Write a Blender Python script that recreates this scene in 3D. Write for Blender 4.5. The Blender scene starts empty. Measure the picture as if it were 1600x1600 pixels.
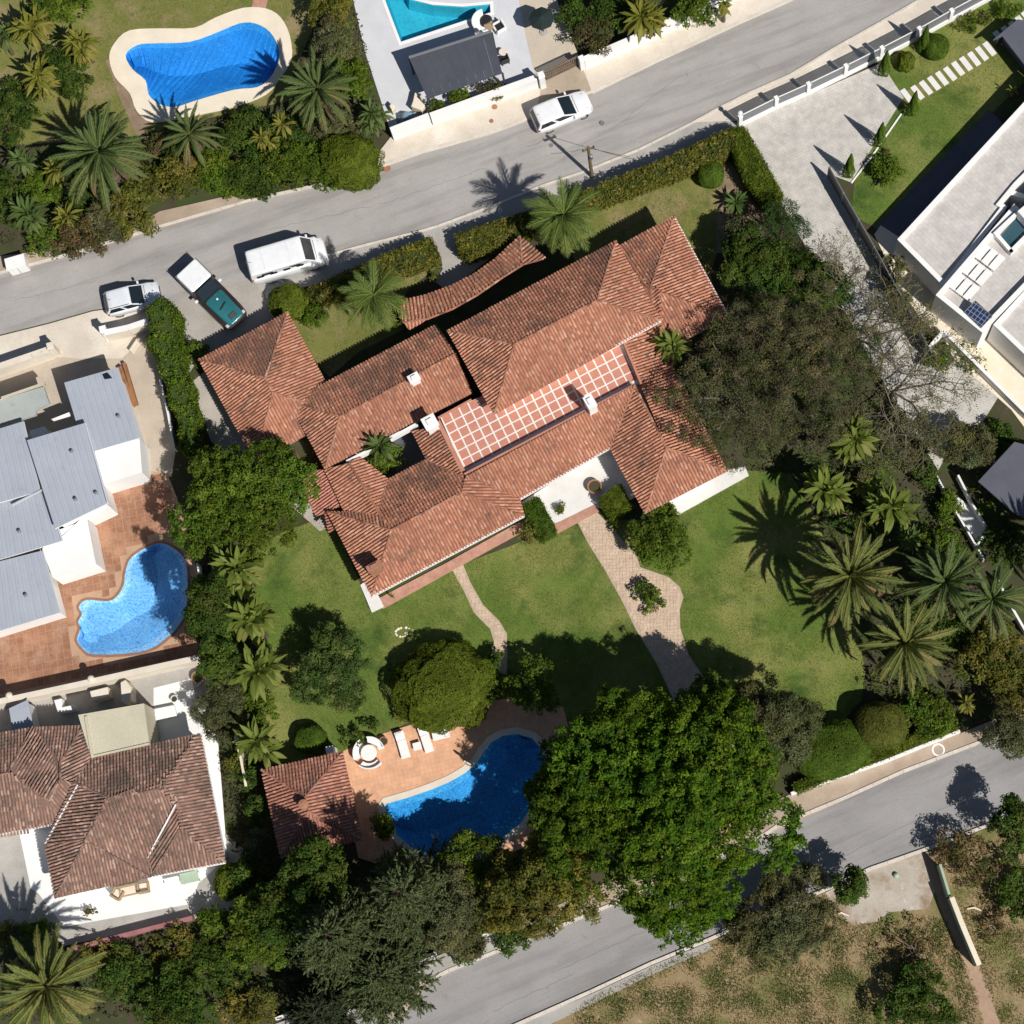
import bpy, math, random
import numpy as np
from mathutils import Vector, Matrix, noise as mnoise

R = math.radians
rng = np.random.default_rng(7)
random.seed(7)
SC = bpy.context.scene
COL = SC.collection

# ------------------------------------------------------------------ camera
FPX = 3200.0                       # focal length in photo pixels (photo 1600 px wide)
MPP = 0.043                        # metres per photo pixel at the picture centre
NADX, NADY = 300.0, 800.0          # where straight-down falls, in px from the centre (right, down)
_t = math.atan(math.hypot(NADX, NADY) / FPX)
_a, _b = NADX / math.hypot(NADX, NADY), NADY / math.hypot(NADX, NADY)
_zc = Vector((-_a * math.sin(_t), _b * math.sin(_t), -math.cos(_t)))      # world up in (right, up, forward)
_xc = Vector((1, 0, 0)); _xc = (_xc - _zc * _xc.dot(_zc)).normalized()
# camera frame (right, up, forward) is left handed; build Y so that it points up in the picture
_yc = Vector((0, 1, 0)); _yc = _yc - _zc * _yc.dot(_zc); _yc = (_yc - _xc * _yc.dot(_xc)).normalized()
def cam_to_world(v):
    return Vector((v.dot(_xc), v.dot(_yc), v.dot(_zc)))
C_R, C_U, C_F = cam_to_world(Vector((1, 0, 0))), cam_to_world(Vector((0, 1, 0))), cam_to_world(Vector((0, 0, 1)))
CAM = -C_F * (FPX * MPP)
cam_data = bpy.data.cameras.new("camera"); cam = bpy.data.objects.new("camera", cam_data); COL.objects.link(cam)
m3 = Matrix((C_R, C_U, -C_F)).transposed()
cam.matrix_world = Matrix.Translation(CAM) @ m3.to_4x4()
cam_data.sensor_width = 36.0; cam_data.lens = 36.0 * FPX / 1600.0
cam_data.clip_start = 1.0; cam_data.clip_end = 2000.0
SC.camera = cam

# ------------------------------------------------------------------ sky, sun, exposure
SUN_EL, SUN_DIR = 48.0, Vector((0.70, -0.715))      # towards the sun, on the ground plane
world = bpy.data.worlds.new("World"); SC.world = world; world.use_nodes = True
wn = world.node_tree; bg = wn.nodes["Background"]
sky = wn.nodes.new("ShaderNodeTexSky"); sky.sky_type = 'NISHITA'; sky.sun_disc = False
sky.sun_elevation = R(SUN_EL); sky.sun_rotation = math.atan2(SUN_DIR.x, SUN_DIR.y)
sky.air_density = 1.0; sky.dust_density = 0.6; sky.ozone_density = 1.2
wn.links.new(sky.outputs[0], bg.inputs[0]); bg.inputs[1].default_value = 0.05
sl = bpy.data.lights.new("sun", 'SUN'); sl.energy = 5.0; sl.angle = R(0.55); sl.color = (1.0, 0.95, 0.88)
so = bpy.data.objects.new("sun", sl); COL.objects.link(so)
_sd = Vector((SUN_DIR.x * math.cos(R(SUN_EL)), SUN_DIR.y * math.cos(R(SUN_EL)), math.sin(R(SUN_EL)))).normalized()
so.rotation_euler = _sd.to_track_quat('Z', 'Y').to_euler(); so.location = (0, 0, 60)
SC.view_settings.view_transform = 'Standard'; SC.view_settings.look = 'None'
SC.view_settings.exposure = 0.0; SC.view_settings.gamma = 1.0; SC.view_settings.use_curve_mapping = False
SC.render.engine = 'CYCLES'
SC.cycles.max_bounces = 6; SC.cycles.diffuse_bounces = 3; SC.cycles.transparent_max_bounces = 12
SC.cycles.use_denoising = True

# ------------------------------------------------------------------ photo pixel -> place
def G(px, py, h=0.0):
    """ground position under the photo's pixel for something at height h"""
    d = C_R * ((px - 800) / FPX) + C_U * (-(py - 800) / FPX) + C_F
    k = (h - CAM.z) / d.z
    return (CAM.x + d.x * k, CAM.y + d.y * k)
def V(px, py, h=0.0):
    x, y = G(px, py, h); return (x, y, h)
def GP(pts, h=0.0):
    return [G(p[0], p[1], h) for p in pts]

# ------------------------------------------------------------------ materials
def _nt(name):
    m = bpy.data.materials.new(name); m.use_nodes = True
    nt = m.node_tree; nt.nodes.clear()
    out = nt.nodes.new("ShaderNodeOutputMaterial")
    return m, nt, out
def _n(nt, t, **kw):
    n = nt.nodes.new(t)
    for k, v in kw.items(): setattr(n, k, v)
    return n
def _noise(nt, vec, scale, detail=4.0, rough=0.55):
    n = nt.nodes.new("ShaderNodeTexNoise"); n.inputs["Scale"].default_value = scale
    n.inputs["Detail"].default_value = detail; n.inputs["Roughness"].default_value = rough
    nt.links.new(vec, n.inputs["Vector"]); return n.outputs["Fac"]
def _ramp(nt, fac, stops):
    n = nt.nodes.new("ShaderNodeValToRGB"); r = n.color_ramp
    while len(r.elements) < len(stops): r.elements.new(0.5)
    for e, (p, c) in zip(r.elements, stops):
        e.position = p; e.color = (*c, 1) if len(c) == 3 else c
    nt.links.new(fac, n.inputs[0]); return n.outputs[0]
def _mix(nt, fac, a, b, mode='MIX'):
    n = nt.nodes.new("ShaderNodeMix"); n.data_type = 'RGBA'; n.blend_type = mode
    for s, v in ((n.inputs[0], fac), (n.inputs[6], a), (n.inputs[7], b)):
        if isinstance(v, (int, float)): s.default_value = v
        elif isinstance(v, tuple): s.default_value = (*v, 1) if len(v) == 3 else v
        else: nt.links.new(v, s)
    return n.outputs[2]
def _bump(nt, h, strength, dist=0.03):
    n = nt.nodes.new("ShaderNodeBump"); n.inputs["Strength"].default_value = strength
    n.inputs["Distance"].default_value = dist
    nt.links.new(h, n.inputs["Height"]); return n.outputs[0]
def _pos(nt): return nt.nodes.new("ShaderNodeNewGeometry").outputs["Position"]
def _pbsdf(nt, out, col, rough=0.8, spec=0.3, metal=0.0, normal=None):
    p = nt.nodes.new("ShaderNodeBsdfPrincipled")
    if isinstance(col, tuple): p.inputs["Base Color"].default_value = (*col, 1)
    else: nt.links.new(col, p.inputs["Base Color"])
    p.inputs["Roughness"].default_value = rough; p.inputs["Specular IOR Level"].default_value = spec
    p.inputs["Metallic"].default_value = metal
    if normal is not None: nt.links.new(normal, p.inputs["Normal"])
    nt.links.new(p.outputs[0], out.inputs[0]); return p
def surf(name, c1, c2=None, sc=1.0, rough=0.85, bump=0.3, bsc=25.0, spec=0.25, c3=None, sc3=0.25, th3=(0.5, 0.65), grain=0.12, metal=0.0, c4=None, sc4=3.0, th4=(0.62, 0.72)):
    m, nt, out = _nt(name); p = _pos(nt)
    c2 = c2 or tuple(x * 0.8 for x in c1)
    col = _ramp(nt, _noise(nt, p, sc, 6.0, 0.6), [(0.32, c1), (0.68, c2)])
    if c3: col = _mix(nt, _ramp(nt, _noise(nt, p, sc3, 5.0, 0.6), [(th3[0], (0, 0, 0)), (th3[1], (1, 1, 1))]), col, c3)
    if c4: col = _mix(nt, _ramp(nt, _noise(nt, p, sc4, 5.0, 0.7), [(th4[0], (0, 0, 0)), (th4[1], (1, 1, 1))]), col, c4)
    if grain:
        g = _ramp(nt, _noise(nt, p, 14.0, 3.0, 0.7), [(0.3, (1 - grain,) * 3), (0.7, (1 + grain,) * 3)])
        col = _mix(nt, 1.0, col, g, 'MULTIPLY')
    nrm = _bump(nt, _noise(nt, p, bsc, 3.0), bump) if bump else None
    _pbsdf(nt, out, col, rough, spec, metal, nrm)
    return m
def attr_mat(name, rough=0.6, transl=0.25, spec=0.3, stain=None):
    """colour from the mesh's own 'col' attribute (one value per leaf or tile)"""
    m, nt, out = _nt(name)
    a = _n(nt, "ShaderNodeAttribute", attribute_name="col"); col = a.outputs["Color"]
    if stain:
        p = _pos(nt)
        s = _ramp(nt, _noise(nt, p, stain[0], 5.0, 0.7), [(stain[1], (1, 1, 1)), (stain[2], stain[3])])
        col = _mix(nt, 1.0, col, s, 'MULTIPLY')
    pb = _pbsdf(nt, out, col, rough, spec)
    if transl:
        tr = nt.nodes.new("ShaderNodeBsdfTranslucent"); mx = nt.nodes.new("ShaderNodeMixShader")
        tc = _mix(nt, 1.0, col, (1.25, 1.35, 0.6), 'MULTIPLY'); nt.links.new(tc, tr.inputs[0])
        mx.inputs[0].default_value = transl
        nt.links.new(pb.outputs[0], mx.inputs[1]); nt.links.new(tr.outputs[0], mx.inputs[2]); nt.links.new(mx.outputs[0], out.inputs[0])
    return m
def grid_mat(name, c1, c2, joint, size, ang, jw=0.06, rough=0.8, bump=0.3, aspect=1.0, offset=0.0, var=0.5):
    """small laid units (pavers, mosaic) too fine to pick apart"""
    m, nt, out = _nt(name); p = _pos(nt)
    mp = nt.nodes.new("ShaderNodeMapping"); mp.inputs["Rotation"].default_value = (0, 0, ang)
    nt.links.new(p, mp.inputs["Vector"])
    b = nt.nodes.new("ShaderNodeTexBrick"); nt.links.new(mp.outputs[0], b.inputs["Vector"])
    b.offset = offset; b.squash = 1.0
    b.inputs["Color1"].default_value = (*c1, 1); b.inputs["Color2"].default_value = (*c2, 1); b.inputs["Mortar"].default_value = (*joint, 1)
    b.inputs["Scale"].default_value = 1.0; b.inputs["Mortar Size"].default_value = jw * size; b.inputs["Mortar Smooth"].default_value = 0.2
    b.inputs["Brick Width"].default_value = size * aspect; b.inputs["Row Height"].default_value = size
    g = _ramp(nt, _noise(nt, p, 1.3, 6.0, 0.65), [(0.3, (1 - 0.35 * var,) * 3), (0.7, (1 + 0.3 * var,) * 3)])
    col = _mix(nt, 1.0, b.outputs["Color"], g, 'MULTIPLY')
    _pbsdf(nt, out, col, rough, 0.25, 0.0, _bump(nt, b.outputs["Fac"], -bump, 0.02) if bump else None)
    return m
def paint(name, c, rough=0.3, spec=0.5, metal=0.0, coat=0.0):
    m, nt, out = _nt(name); p = _pos(nt)
    col = _mix(nt, 1.0, c, _ramp(nt, _noise(nt, p, 3.0, 4.0), [(0.3, (0.95,) * 3), (0.7, (1.03,) * 3)]), 'MULTIPLY')
    b = _pbsdf(nt, out, col, rough, spec, metal); b.inputs["Coat Weight"].default_value = coat; b.inputs["Coat Roughness"].default_value = 0.05
    return m
def water_mat(name, tint):
    m, nt, out = _nt(name); p = _pos(nt)
    tr = nt.nodes.new("ShaderNodeBsdfTransparent"); tr.inputs[0].default_value = (*tint, 1)
    gl = nt.nodes.new("ShaderNodeBsdfGlossy"); gl.inputs["Roughness"].default_value = 0.04
    nrm = _bump(nt, _noise(nt, p, 5.0, 3.0, 0.6), 0.35, 0.06); nt.links.new(nrm, gl.inputs["Normal"])
    fr = nt.nodes.new("ShaderNodeFresnel"); fr.inputs["IOR"].default_value = 1.33; nt.links.new(nrm, fr.inputs["Normal"])
    mx = nt.nodes.new("ShaderNodeMixShader"); nt.links.new(fr.outputs[0], mx.inputs[0])
    nt.links.new(tr.outputs[0], mx.inputs[1]); nt.links.new(gl.outputs[0], mx.inputs[2]); nt.links.new(mx.outputs[0], out.inputs[0])
    return m
def mosaic_caustic_mat(name, c1, c2, c3, scale):
    m, nt, out = _nt(name); p = _pos(nt)
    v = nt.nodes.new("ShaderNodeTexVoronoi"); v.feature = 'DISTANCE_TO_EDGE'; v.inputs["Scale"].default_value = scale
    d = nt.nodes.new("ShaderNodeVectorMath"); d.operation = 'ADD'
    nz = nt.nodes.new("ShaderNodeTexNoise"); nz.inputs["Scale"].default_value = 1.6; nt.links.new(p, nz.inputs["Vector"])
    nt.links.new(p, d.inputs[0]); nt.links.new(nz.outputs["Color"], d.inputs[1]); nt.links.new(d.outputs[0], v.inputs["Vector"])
    col = _ramp(nt, v.outputs["Distance"], [(0.0, c3), (0.10, c2), (0.45, c1)])  # pale cell edges paint caustic-like light ripples into the floor colour
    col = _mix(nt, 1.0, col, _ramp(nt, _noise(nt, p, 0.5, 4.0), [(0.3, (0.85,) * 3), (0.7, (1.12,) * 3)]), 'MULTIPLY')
    _pbsdf(nt, out, col, 0.6, 0.2); return m
def glass_mat(name, c, rough=0.08):
    return paint(name, c, rough, 0.6)

MT = {}
def asphalt_mat(name, c, ang):
    m, nt, out = _nt(name); p = _pos(nt)
    mp = nt.nodes.new("ShaderNodeMapping"); mp.vector_type = 'TEXTURE'; mp.inputs["Rotation"].default_value = (0, 0, ang); mp.inputs["Scale"].default_value = (9.0, 1.0, 1.0); nt.links.new(p, mp.inputs["Vector"])
    col = _ramp(nt, _noise(nt, p, 0.3, 6.0, 0.65), [(0.3, tuple(x * 1.07 for x in c)), (0.7, tuple(x * 0.9 for x in c))])
    col = _mix(nt, 1.0, col, _ramp(nt, _noise(nt, mp.outputs[0], 0.9, 4.0, 0.6), [(0.36, (0.80,) * 3), (0.52, (1.0,) * 3), (0.75, (1.06,) * 3)]), 'MULTIPLY')
    col = _mix(nt, 1.0, col, _ramp(nt, _noise(nt, p, 0.8, 5.0, 0.75), [(0.60, (1.0,) * 3), (0.78, (0.74, 0.73, 0.72))]), 'MULTIPLY')
    col = _mix(nt, 1.0, col, _ramp(nt, _noise(nt, p, 3.2, 3.0, 0.8), [(0.66, (1.0,) * 3), (0.74, (0.70,) * 3)]), 'MULTIPLY')
    col = _mix(nt, 1.0, col, _ramp(nt, _noise(nt, p, 16.0, 3.0, 0.7), [(0.3, (0.86,) * 3), (0.7, (1.12,) * 3)]), 'MULTIPLY')
    _pbsdf(nt, out, col, 0.9, 0.25, 0.0, _bump(nt, _noise(nt, p, 40.0, 3.0), 0.5)); return m
MT['asphalt'] = asphalt_mat('asphalt_street', (0.37, 0.352, 0.338), R(19))
MT['asphalt_far'] = asphalt_mat('asphalt_lane', (0.31, 0.30, 0.298), R(23))
MT['asphalt_old'] = surf('asphalt', (0.365, 0.348, 0.335), (0.30, 0.288, 0.28), 0.35, 0.9, 0.5, 40, c3=(0.36, 0.345, 0.33), sc3=0.12, c4=(0.21, 0.205, 0.2), sc4=0.55, th4=(0.63, 0.8), grain=0.14)
MT['asphalt_patch'] = surf('asphalt_south', (0.30, 0.29, 0.29), (0.25, 0.245, 0.245), 0.35, 0.9, 0.5, 40, c3=(0.31, 0.30, 0.295), sc3=0.12, c4=(0.2, 0.195, 0.19), sc4=0.5, th4=(0.62, 0.8), grain=0.14)
MT['tar'] = surf('crack_seal_and_shadow', (0.20, 0.195, 0.19), bump=0.1)
MT['pavement'] = surf('pavement_concrete', (0.66, 0.59, 0.50), (0.56, 0.50, 0.42), 0.5, 0.9, 0.3, 30, c3=(0.70, 0.64, 0.55), sc3=0.3, c4=(0.42, 0.36, 0.29), sc4=1.2, th4=(0.66, 0.76))
MT['pavement_grey'] = surf('pavement_grey', (0.40, 0.385, 0.36), (0.33, 0.315, 0.295), 0.6, 0.9, 0.3, 30, c3=(0.44, 0.42, 0.39), c4=(0.26, 0.24, 0.21), sc4=1.0, th4=(0.64, 0.76))
MT['pavement_dirt'] = surf('dusty_verge', (0.42, 0.33, 0.26), (0.34, 0.27, 0.20), 0.8, 0.95, 0.5, 30, c3=(0.48, 0.39, 0.31), c4=(0.30, 0.22, 0.10), sc4=0.7, th4=(0.6, 0.75))
MT['kerb'] = surf('kerb_stone', (0.66, 0.61, 0.54), (0.54, 0.49, 0.43), 1.5, 0.9, 0.3, 30)
MT['soil'] = surf('garden_soil', (0.075, 0.062, 0.04), (0.045, 0.048, 0.022), 0.8, 1.0, 0.8, 12, c3=(0.05, 0.07, 0.02), sc3=0.5, th3=(0.45, 0.6), c4=(0.17, 0.12, 0.08), sc4=1.5)
MT['bare_soil'] = surf('bare_soil', (0.30, 0.21, 0.15), (0.22, 0.16, 0.11), 1.2, 1.0, 0.6, 15, c4=(0.16, 0.15, 0.06), sc4=1.5, th4=(0.55, 0.7))
MT['lawn'] = surf('lawn_turf', (0.118, 0.172, 0.030), (0.085, 0.138, 0.024), 0.9, 1.0, 0.7, 30, c3=(0.215, 0.22, 0.065), sc3=0.17, th3=(0.44, 0.64), c4=(0.045, 0.088, 0.016), sc4=0.30, th4=(0.52, 0.68), grain=0.3)
MT['lawn_worn'] = surf('worn_turf', (0.20, 0.19, 0.06), (0.135, 0.155, 0.036), 0.9, 1.0, 0.7, 30, c3=(0.27, 0.21, 0.11), sc3=0.35, th3=(0.5, 0.66), c4=(0.08, 0.105, 0.03), sc4=0.8, th4=(0.55, 0.7), grain=0.3)
MT['dry'] = surf('dry_field', (0.31, 0.225, 0.13), (0.245, 0.19, 0.095), 1.5, 1.0, 0.8, 20, c3=(0.135, 0.145, 0.045), sc3=0.4, th3=(0.46, 0.64), c4=(0.40, 0.30, 0.19), sc4=1.8, th4=(0.58, 0.7), grain=0.25)
MT['stone'] = surf('path_stone', (0.62, 0.485, 0.365), (0.48, 0.36, 0.262), 2.2, 0.9, 0.4, 25, c4=(0.66, 0.55, 0.45), sc4=2.5, th4=(0.55, 0.7))
MT['path_bed'] = surf('path_mortar', (0.50, 0.39, 0.30), (0.42, 0.32, 0.24), 1.5)
MT['white'] = surf('white_render', (0.82, 0.815, 0.80), (0.76, 0.755, 0.745), 0.8, 0.8, 0.12, 40, c4=(0.62, 0.60, 0.56), sc4=0.9, th4=(0.66, 0.82), grain=0.04)
MT['cream'] = surf('cream_stone', (0.78, 0.70, 0.57), (0.70, 0.62, 0.49), 0.9, 0.8, 0.2, 30, grain=0.06)
MT['creamwall'] = surf('cream_wall', (0.72, 0.66, 0.56), (0.64, 0.57, 0.48), 0.9, 0.85, 0.2, 30, c4=(0.5, 0.44, 0.36), sc4=0.8, grain=0.06)
MT['whitepave'] = surf('white_paving', (0.74, 0.735, 0.71), (0.67, 0.66, 0.635), 1.2, 0.75, 0.15, 30, c4=(0.5, 0.48, 0.44), sc4=1.7, th4=(0.64, 0.74), grain=0.06)
MT['bluewhite'] = surf('pale_grey_paving', (0.60, 0.61, 0.64), (0.54, 0.55, 0.585), 0.7, 0.75, 0.12, 30, grain=0.05)
MT['concrete_drive'] = grid_mat('driveway_setts', (0.53, 0.505, 0.47), (0.49, 0.47, 0.435), (0.42, 0.40, 0.37), 0.17, R(25), 0.10, 0.9, 0.25, 1.6, 0.5, 0.6)
MT['roof_paver'] = grid_mat('roof_pavers', (0.54, 0.515, 0.49), (0.505, 0.48, 0.455), (0.455, 0.43, 0.41), 0.30, R(48), 0.06, 0.9, 0.3, 1.3, 0.5, 0.45)
MT['peach'] = grid_mat('peach_deck_tiles', (0.70, 0.40, 0.245), (0.64, 0.36, 0.22), (0.56, 0.34, 0.22), 0.28, R(-12), 0.06, 0.75, 0.25, 1.0, 0.0, 0.45)
MT['brick_strip'] = grid_mat('terracotta_paving', (0.50, 0.27, 0.20), (0.44, 0.225, 0.165), (0.40, 0.25, 0.19), 0.24, R(28), 0.06, 0.85, 0.25, 1.0, 0.0, 0.5)
MT['brown_tile'] = surf('brown_deck_tile', (0.33, 0.165, 0.098), (0.25, 0.122, 0.072), 2.5, 0.7, 0.2, 25, c3=(0.44, 0.24, 0.15), sc3=0.4, c4=(0.42, 0.27, 0.19), sc4=0.5, th4=(0.52, 0.72))
MT['brown_joint'] = surf('brown_joint', (0.50, 0.33, 0.22), (0.42, 0.27, 0.18), 1.0)
MT['terr_tile'] = surf('terrace_tile', (0.56, 0.255, 0.18), (0.49, 0.21, 0.15), 1.6, 0.7, 0.2, 25, c4=(0.62, 0.33, 0.25), sc4=0.8)
MT['grout'] = surf('white_grout', (0.80, 0.78, 0.75), (0.72, 0.69, 0.65), 2.0, 0.9, 0.1)
MT['roofsheet'] = surf('roof_pan_tile', (0.35, 0.155, 0.105), (0.26, 0.115, 0.08), 1.2, 0.95, 0.4, 18, c4=(0.15, 0.10, 0.08), sc4=1.1, th4=(0.56, 0.7))
MT['roofsheet_b'] = surf('roof_pan_tile_weathered', (0.24, 0.14, 0.105), (0.15, 0.10, 0.08), 1.2, 0.95, 0.4, 18)
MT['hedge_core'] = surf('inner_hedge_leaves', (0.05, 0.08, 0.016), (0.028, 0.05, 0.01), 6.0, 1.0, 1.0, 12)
MT['tile'] = attr_mat('barrel_tile', 0.85, 0.0, 0.2, stain=(2.6, 0.55, 0.75, (0.76, 0.72, 0.70)))
MT['terracotta_flat'] = surf('terracotta_flat', (0.50, 0.235, 0.165), (0.42, 0.19, 0.13), 1.0, 0.85, 0.3, 20, c4=(0.33, 0.16, 0.11), sc4=1.4)
MT['metal_roof'] = surf('grey_sheet_roof', (0.375, 0.41, 0.47), (0.34, 0.372, 0.43), 0.5, 0.55, 0.1, 30, spec=0.4, c4=(0.30, 0.33, 0.38), sc4=0.9, th4=(0.58, 0.75), grain=0.06)
MT['green_roof'] = surf('pale_green_flat_roof', (0.40, 0.43, 0.41), (0.34, 0.37, 0.36), 0.7, 0.9, 0.2, 20, c4=(0.28, 0.28, 0.22), sc4=1.0)
MT['beige_roof'] = surf('beige_flat_roof', (0.56, 0.52, 0.40), (0.50, 0.46, 0.35), 0.7, 0.9, 0.2, 20, c4=(0.36, 0.34, 0.26), sc4=0.9, th4=(0.66, 0.76))
MT['charcoal'] = surf('charcoal_roof', (0.075, 0.08, 0.10), (0.06, 0.064, 0.082), 0.6, 0.6, 0.1, 30, grain=0.08)
MT['charcoal2'] = surf('slate_grey_slab', (0.11, 0.115, 0.145), (0.09, 0.095, 0.12), 0.6, 0.6, 0.1, 30, grain=0.06)
MT['dark_metal'] = paint('dark_metal', (0.045, 0.05, 0.055), 0.45, 0.4)
MT['grey_metal'] = paint('grey_metal', (0.22, 0.23, 0.25), 0.4, 0.5, 0.3)
MT['rust_metal'] = surf('brown_gate_metal', (0.20, 0.15, 0.11), (0.14, 0.10, 0.075), 2.0, 0.6, 0.1)
MT['wood'] = surf('brown_timber', (0.34, 0.17, 0.08), (0.24, 0.115, 0.055), 3.0, 0.8, 0.3, 20)
MT['pole_wood'] = surf('pole_wood', (0.20, 0.155, 0.09), (0.13, 0.10, 0.06), 4.0, 0.9, 0.3)
MT['trunk'] = surf('bark', (0.16, 0.12, 0.085), (0.09, 0.07, 0.05), 5.0, 0.95, 0.8, 14)
MT['trunk_pale'] = surf('pale_bark', (0.17, 0.145, 0.11), (0.11, 0.095, 0.07), 5.0, 0.95, 0.6, 14)
MT['leaf'] = attr_mat('leaf', 0.65, 0.34, 0.10)
MT['leafgloss'] = attr_mat('glossy_leaf', 0.55, 0.30, 0.16)
MT['needle'] = attr_mat('needle', 0.75, 0.28, 0.08)
MT['grassblade'] = attr_mat('grass_blade', 0.8, 0.25, 0.2)
MT['pool_blue'] = mosaic_caustic_mat('blue_mosaic_caustics', (0.010, 0.185, 0.60), (0.015, 0.225, 0.66), (0.045, 0.33, 0.79), 6.5)
MT['pool_main'] = mosaic_caustic_mat('azure_mosaic_caustics', (0.008, 0.17, 0.46), (0.018, 0.25, 0.58), (0.06, 0.40, 0.74), 5.0)
MT['pool_pale'] = mosaic_caustic_mat('pale_blue_mosaic_caustics', (0.10, 0.36, 0.76), (0.21, 0.50, 0.88), (0.38, 0.65, 0.94), 4.5)
MT['pool_teal'] = mosaic_caustic_mat('turquoise_mosaic_caustics', (0.03, 0.42, 0.54), (0.04, 0.46, 0.575), (0.055, 0.50, 0.61), 2.5)
MT['water'] = water_mat('pool_water', (0.80, 0.92, 0.98))
MT['car_white'] = paint('white_car_paint', (0.80, 0.81, 0.83), 0.25, 0.5, 0.0, 0.6)
MT['car_silver'] = paint('silver_car_paint', (0.76, 0.79, 0.83), 0.28, 0.5, 0.1, 0.6)
MT['car_teal'] = paint('teal_car_paint', (0.028, 0.165, 0.185), 0.3, 0.5, 0.1, 0.6)
MT['car_dark'] = paint('dark_car_body', (0.03, 0.022, 0.022), 0.35, 0.5, 0.0, 0.4)
MT['car_glass'] = glass_mat('car_glass', (0.012, 0.02, 0.026))
MT['rubber'] = surf('rubber', (0.022, 0.022, 0.022), rough=0.9, bump=0.1)
MT['rim'] = paint('wheel_rim', (0.45, 0.46, 0.48), 0.3, 0.5, 0.8)
MT['tail_red'] = paint('tail_light_red', (0.35, 0.015, 0.02), 0.2)
MT['lamp_clear'] = paint('lamp_clear', (0.55, 0.57, 0.6), 0.1)
MT['plastic_white'] = paint('white_plastic', (0.82, 0.82, 0.80), 0.45, 0.4)
MT['plastic_black'] = paint('black_plastic', (0.02, 0.02, 0.022), 0.5, 0.4)
MT['parasol'] = surf('dark_green_canvas', (0.02, 0.032, 0.032), (0.015, 0.024, 0.024), 2.0, 0.9, 0.1)
MT['wicker'] = surf('wicker', (0.40, 0.29, 0.17), (0.30, 0.21, 0.12), 8.0, 0.8, 0.4)
MT['tarp'] = surf('blue_tarp', (0.20, 0.29, 0.37), (0.12, 0.19, 0.26), 1.6, 0.6, 0.5, 4, c4=(0.42, 0.50, 0.56), sc4=1.4, th4=(0.6, 0.68))
MT['solar'] = grid_mat('solar_cells', (0.02, 0.035, 0.09), (0.025, 0.04, 0.10), (0.30, 0.33, 0.40), 0.28, R(40), 0.06, 0.25, 0.0, 1.0, 0.0, 0.2)
MT['green_wall'] = surf('pale_green_paint', (0.40, 0.50, 0.38), (0.33, 0.43, 0.31), 1.0, 0.85, 0.2, c4=(0.55, 0.58, 0.48), sc4=1.2)
MT['pink_wall'] = surf('pink_wall', (0.36, 0.17, 0.17), (0.28, 0.12, 0.12), 1.2, 0.9, 0.2)
MT['clay'] = surf('clay_pot', (0.38, 0.19, 0.12), (0.30, 0.15, 0.09), 3.0)
MT['flower'] = attr_mat('petal', 0.6, 0.2, 0.2)

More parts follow.
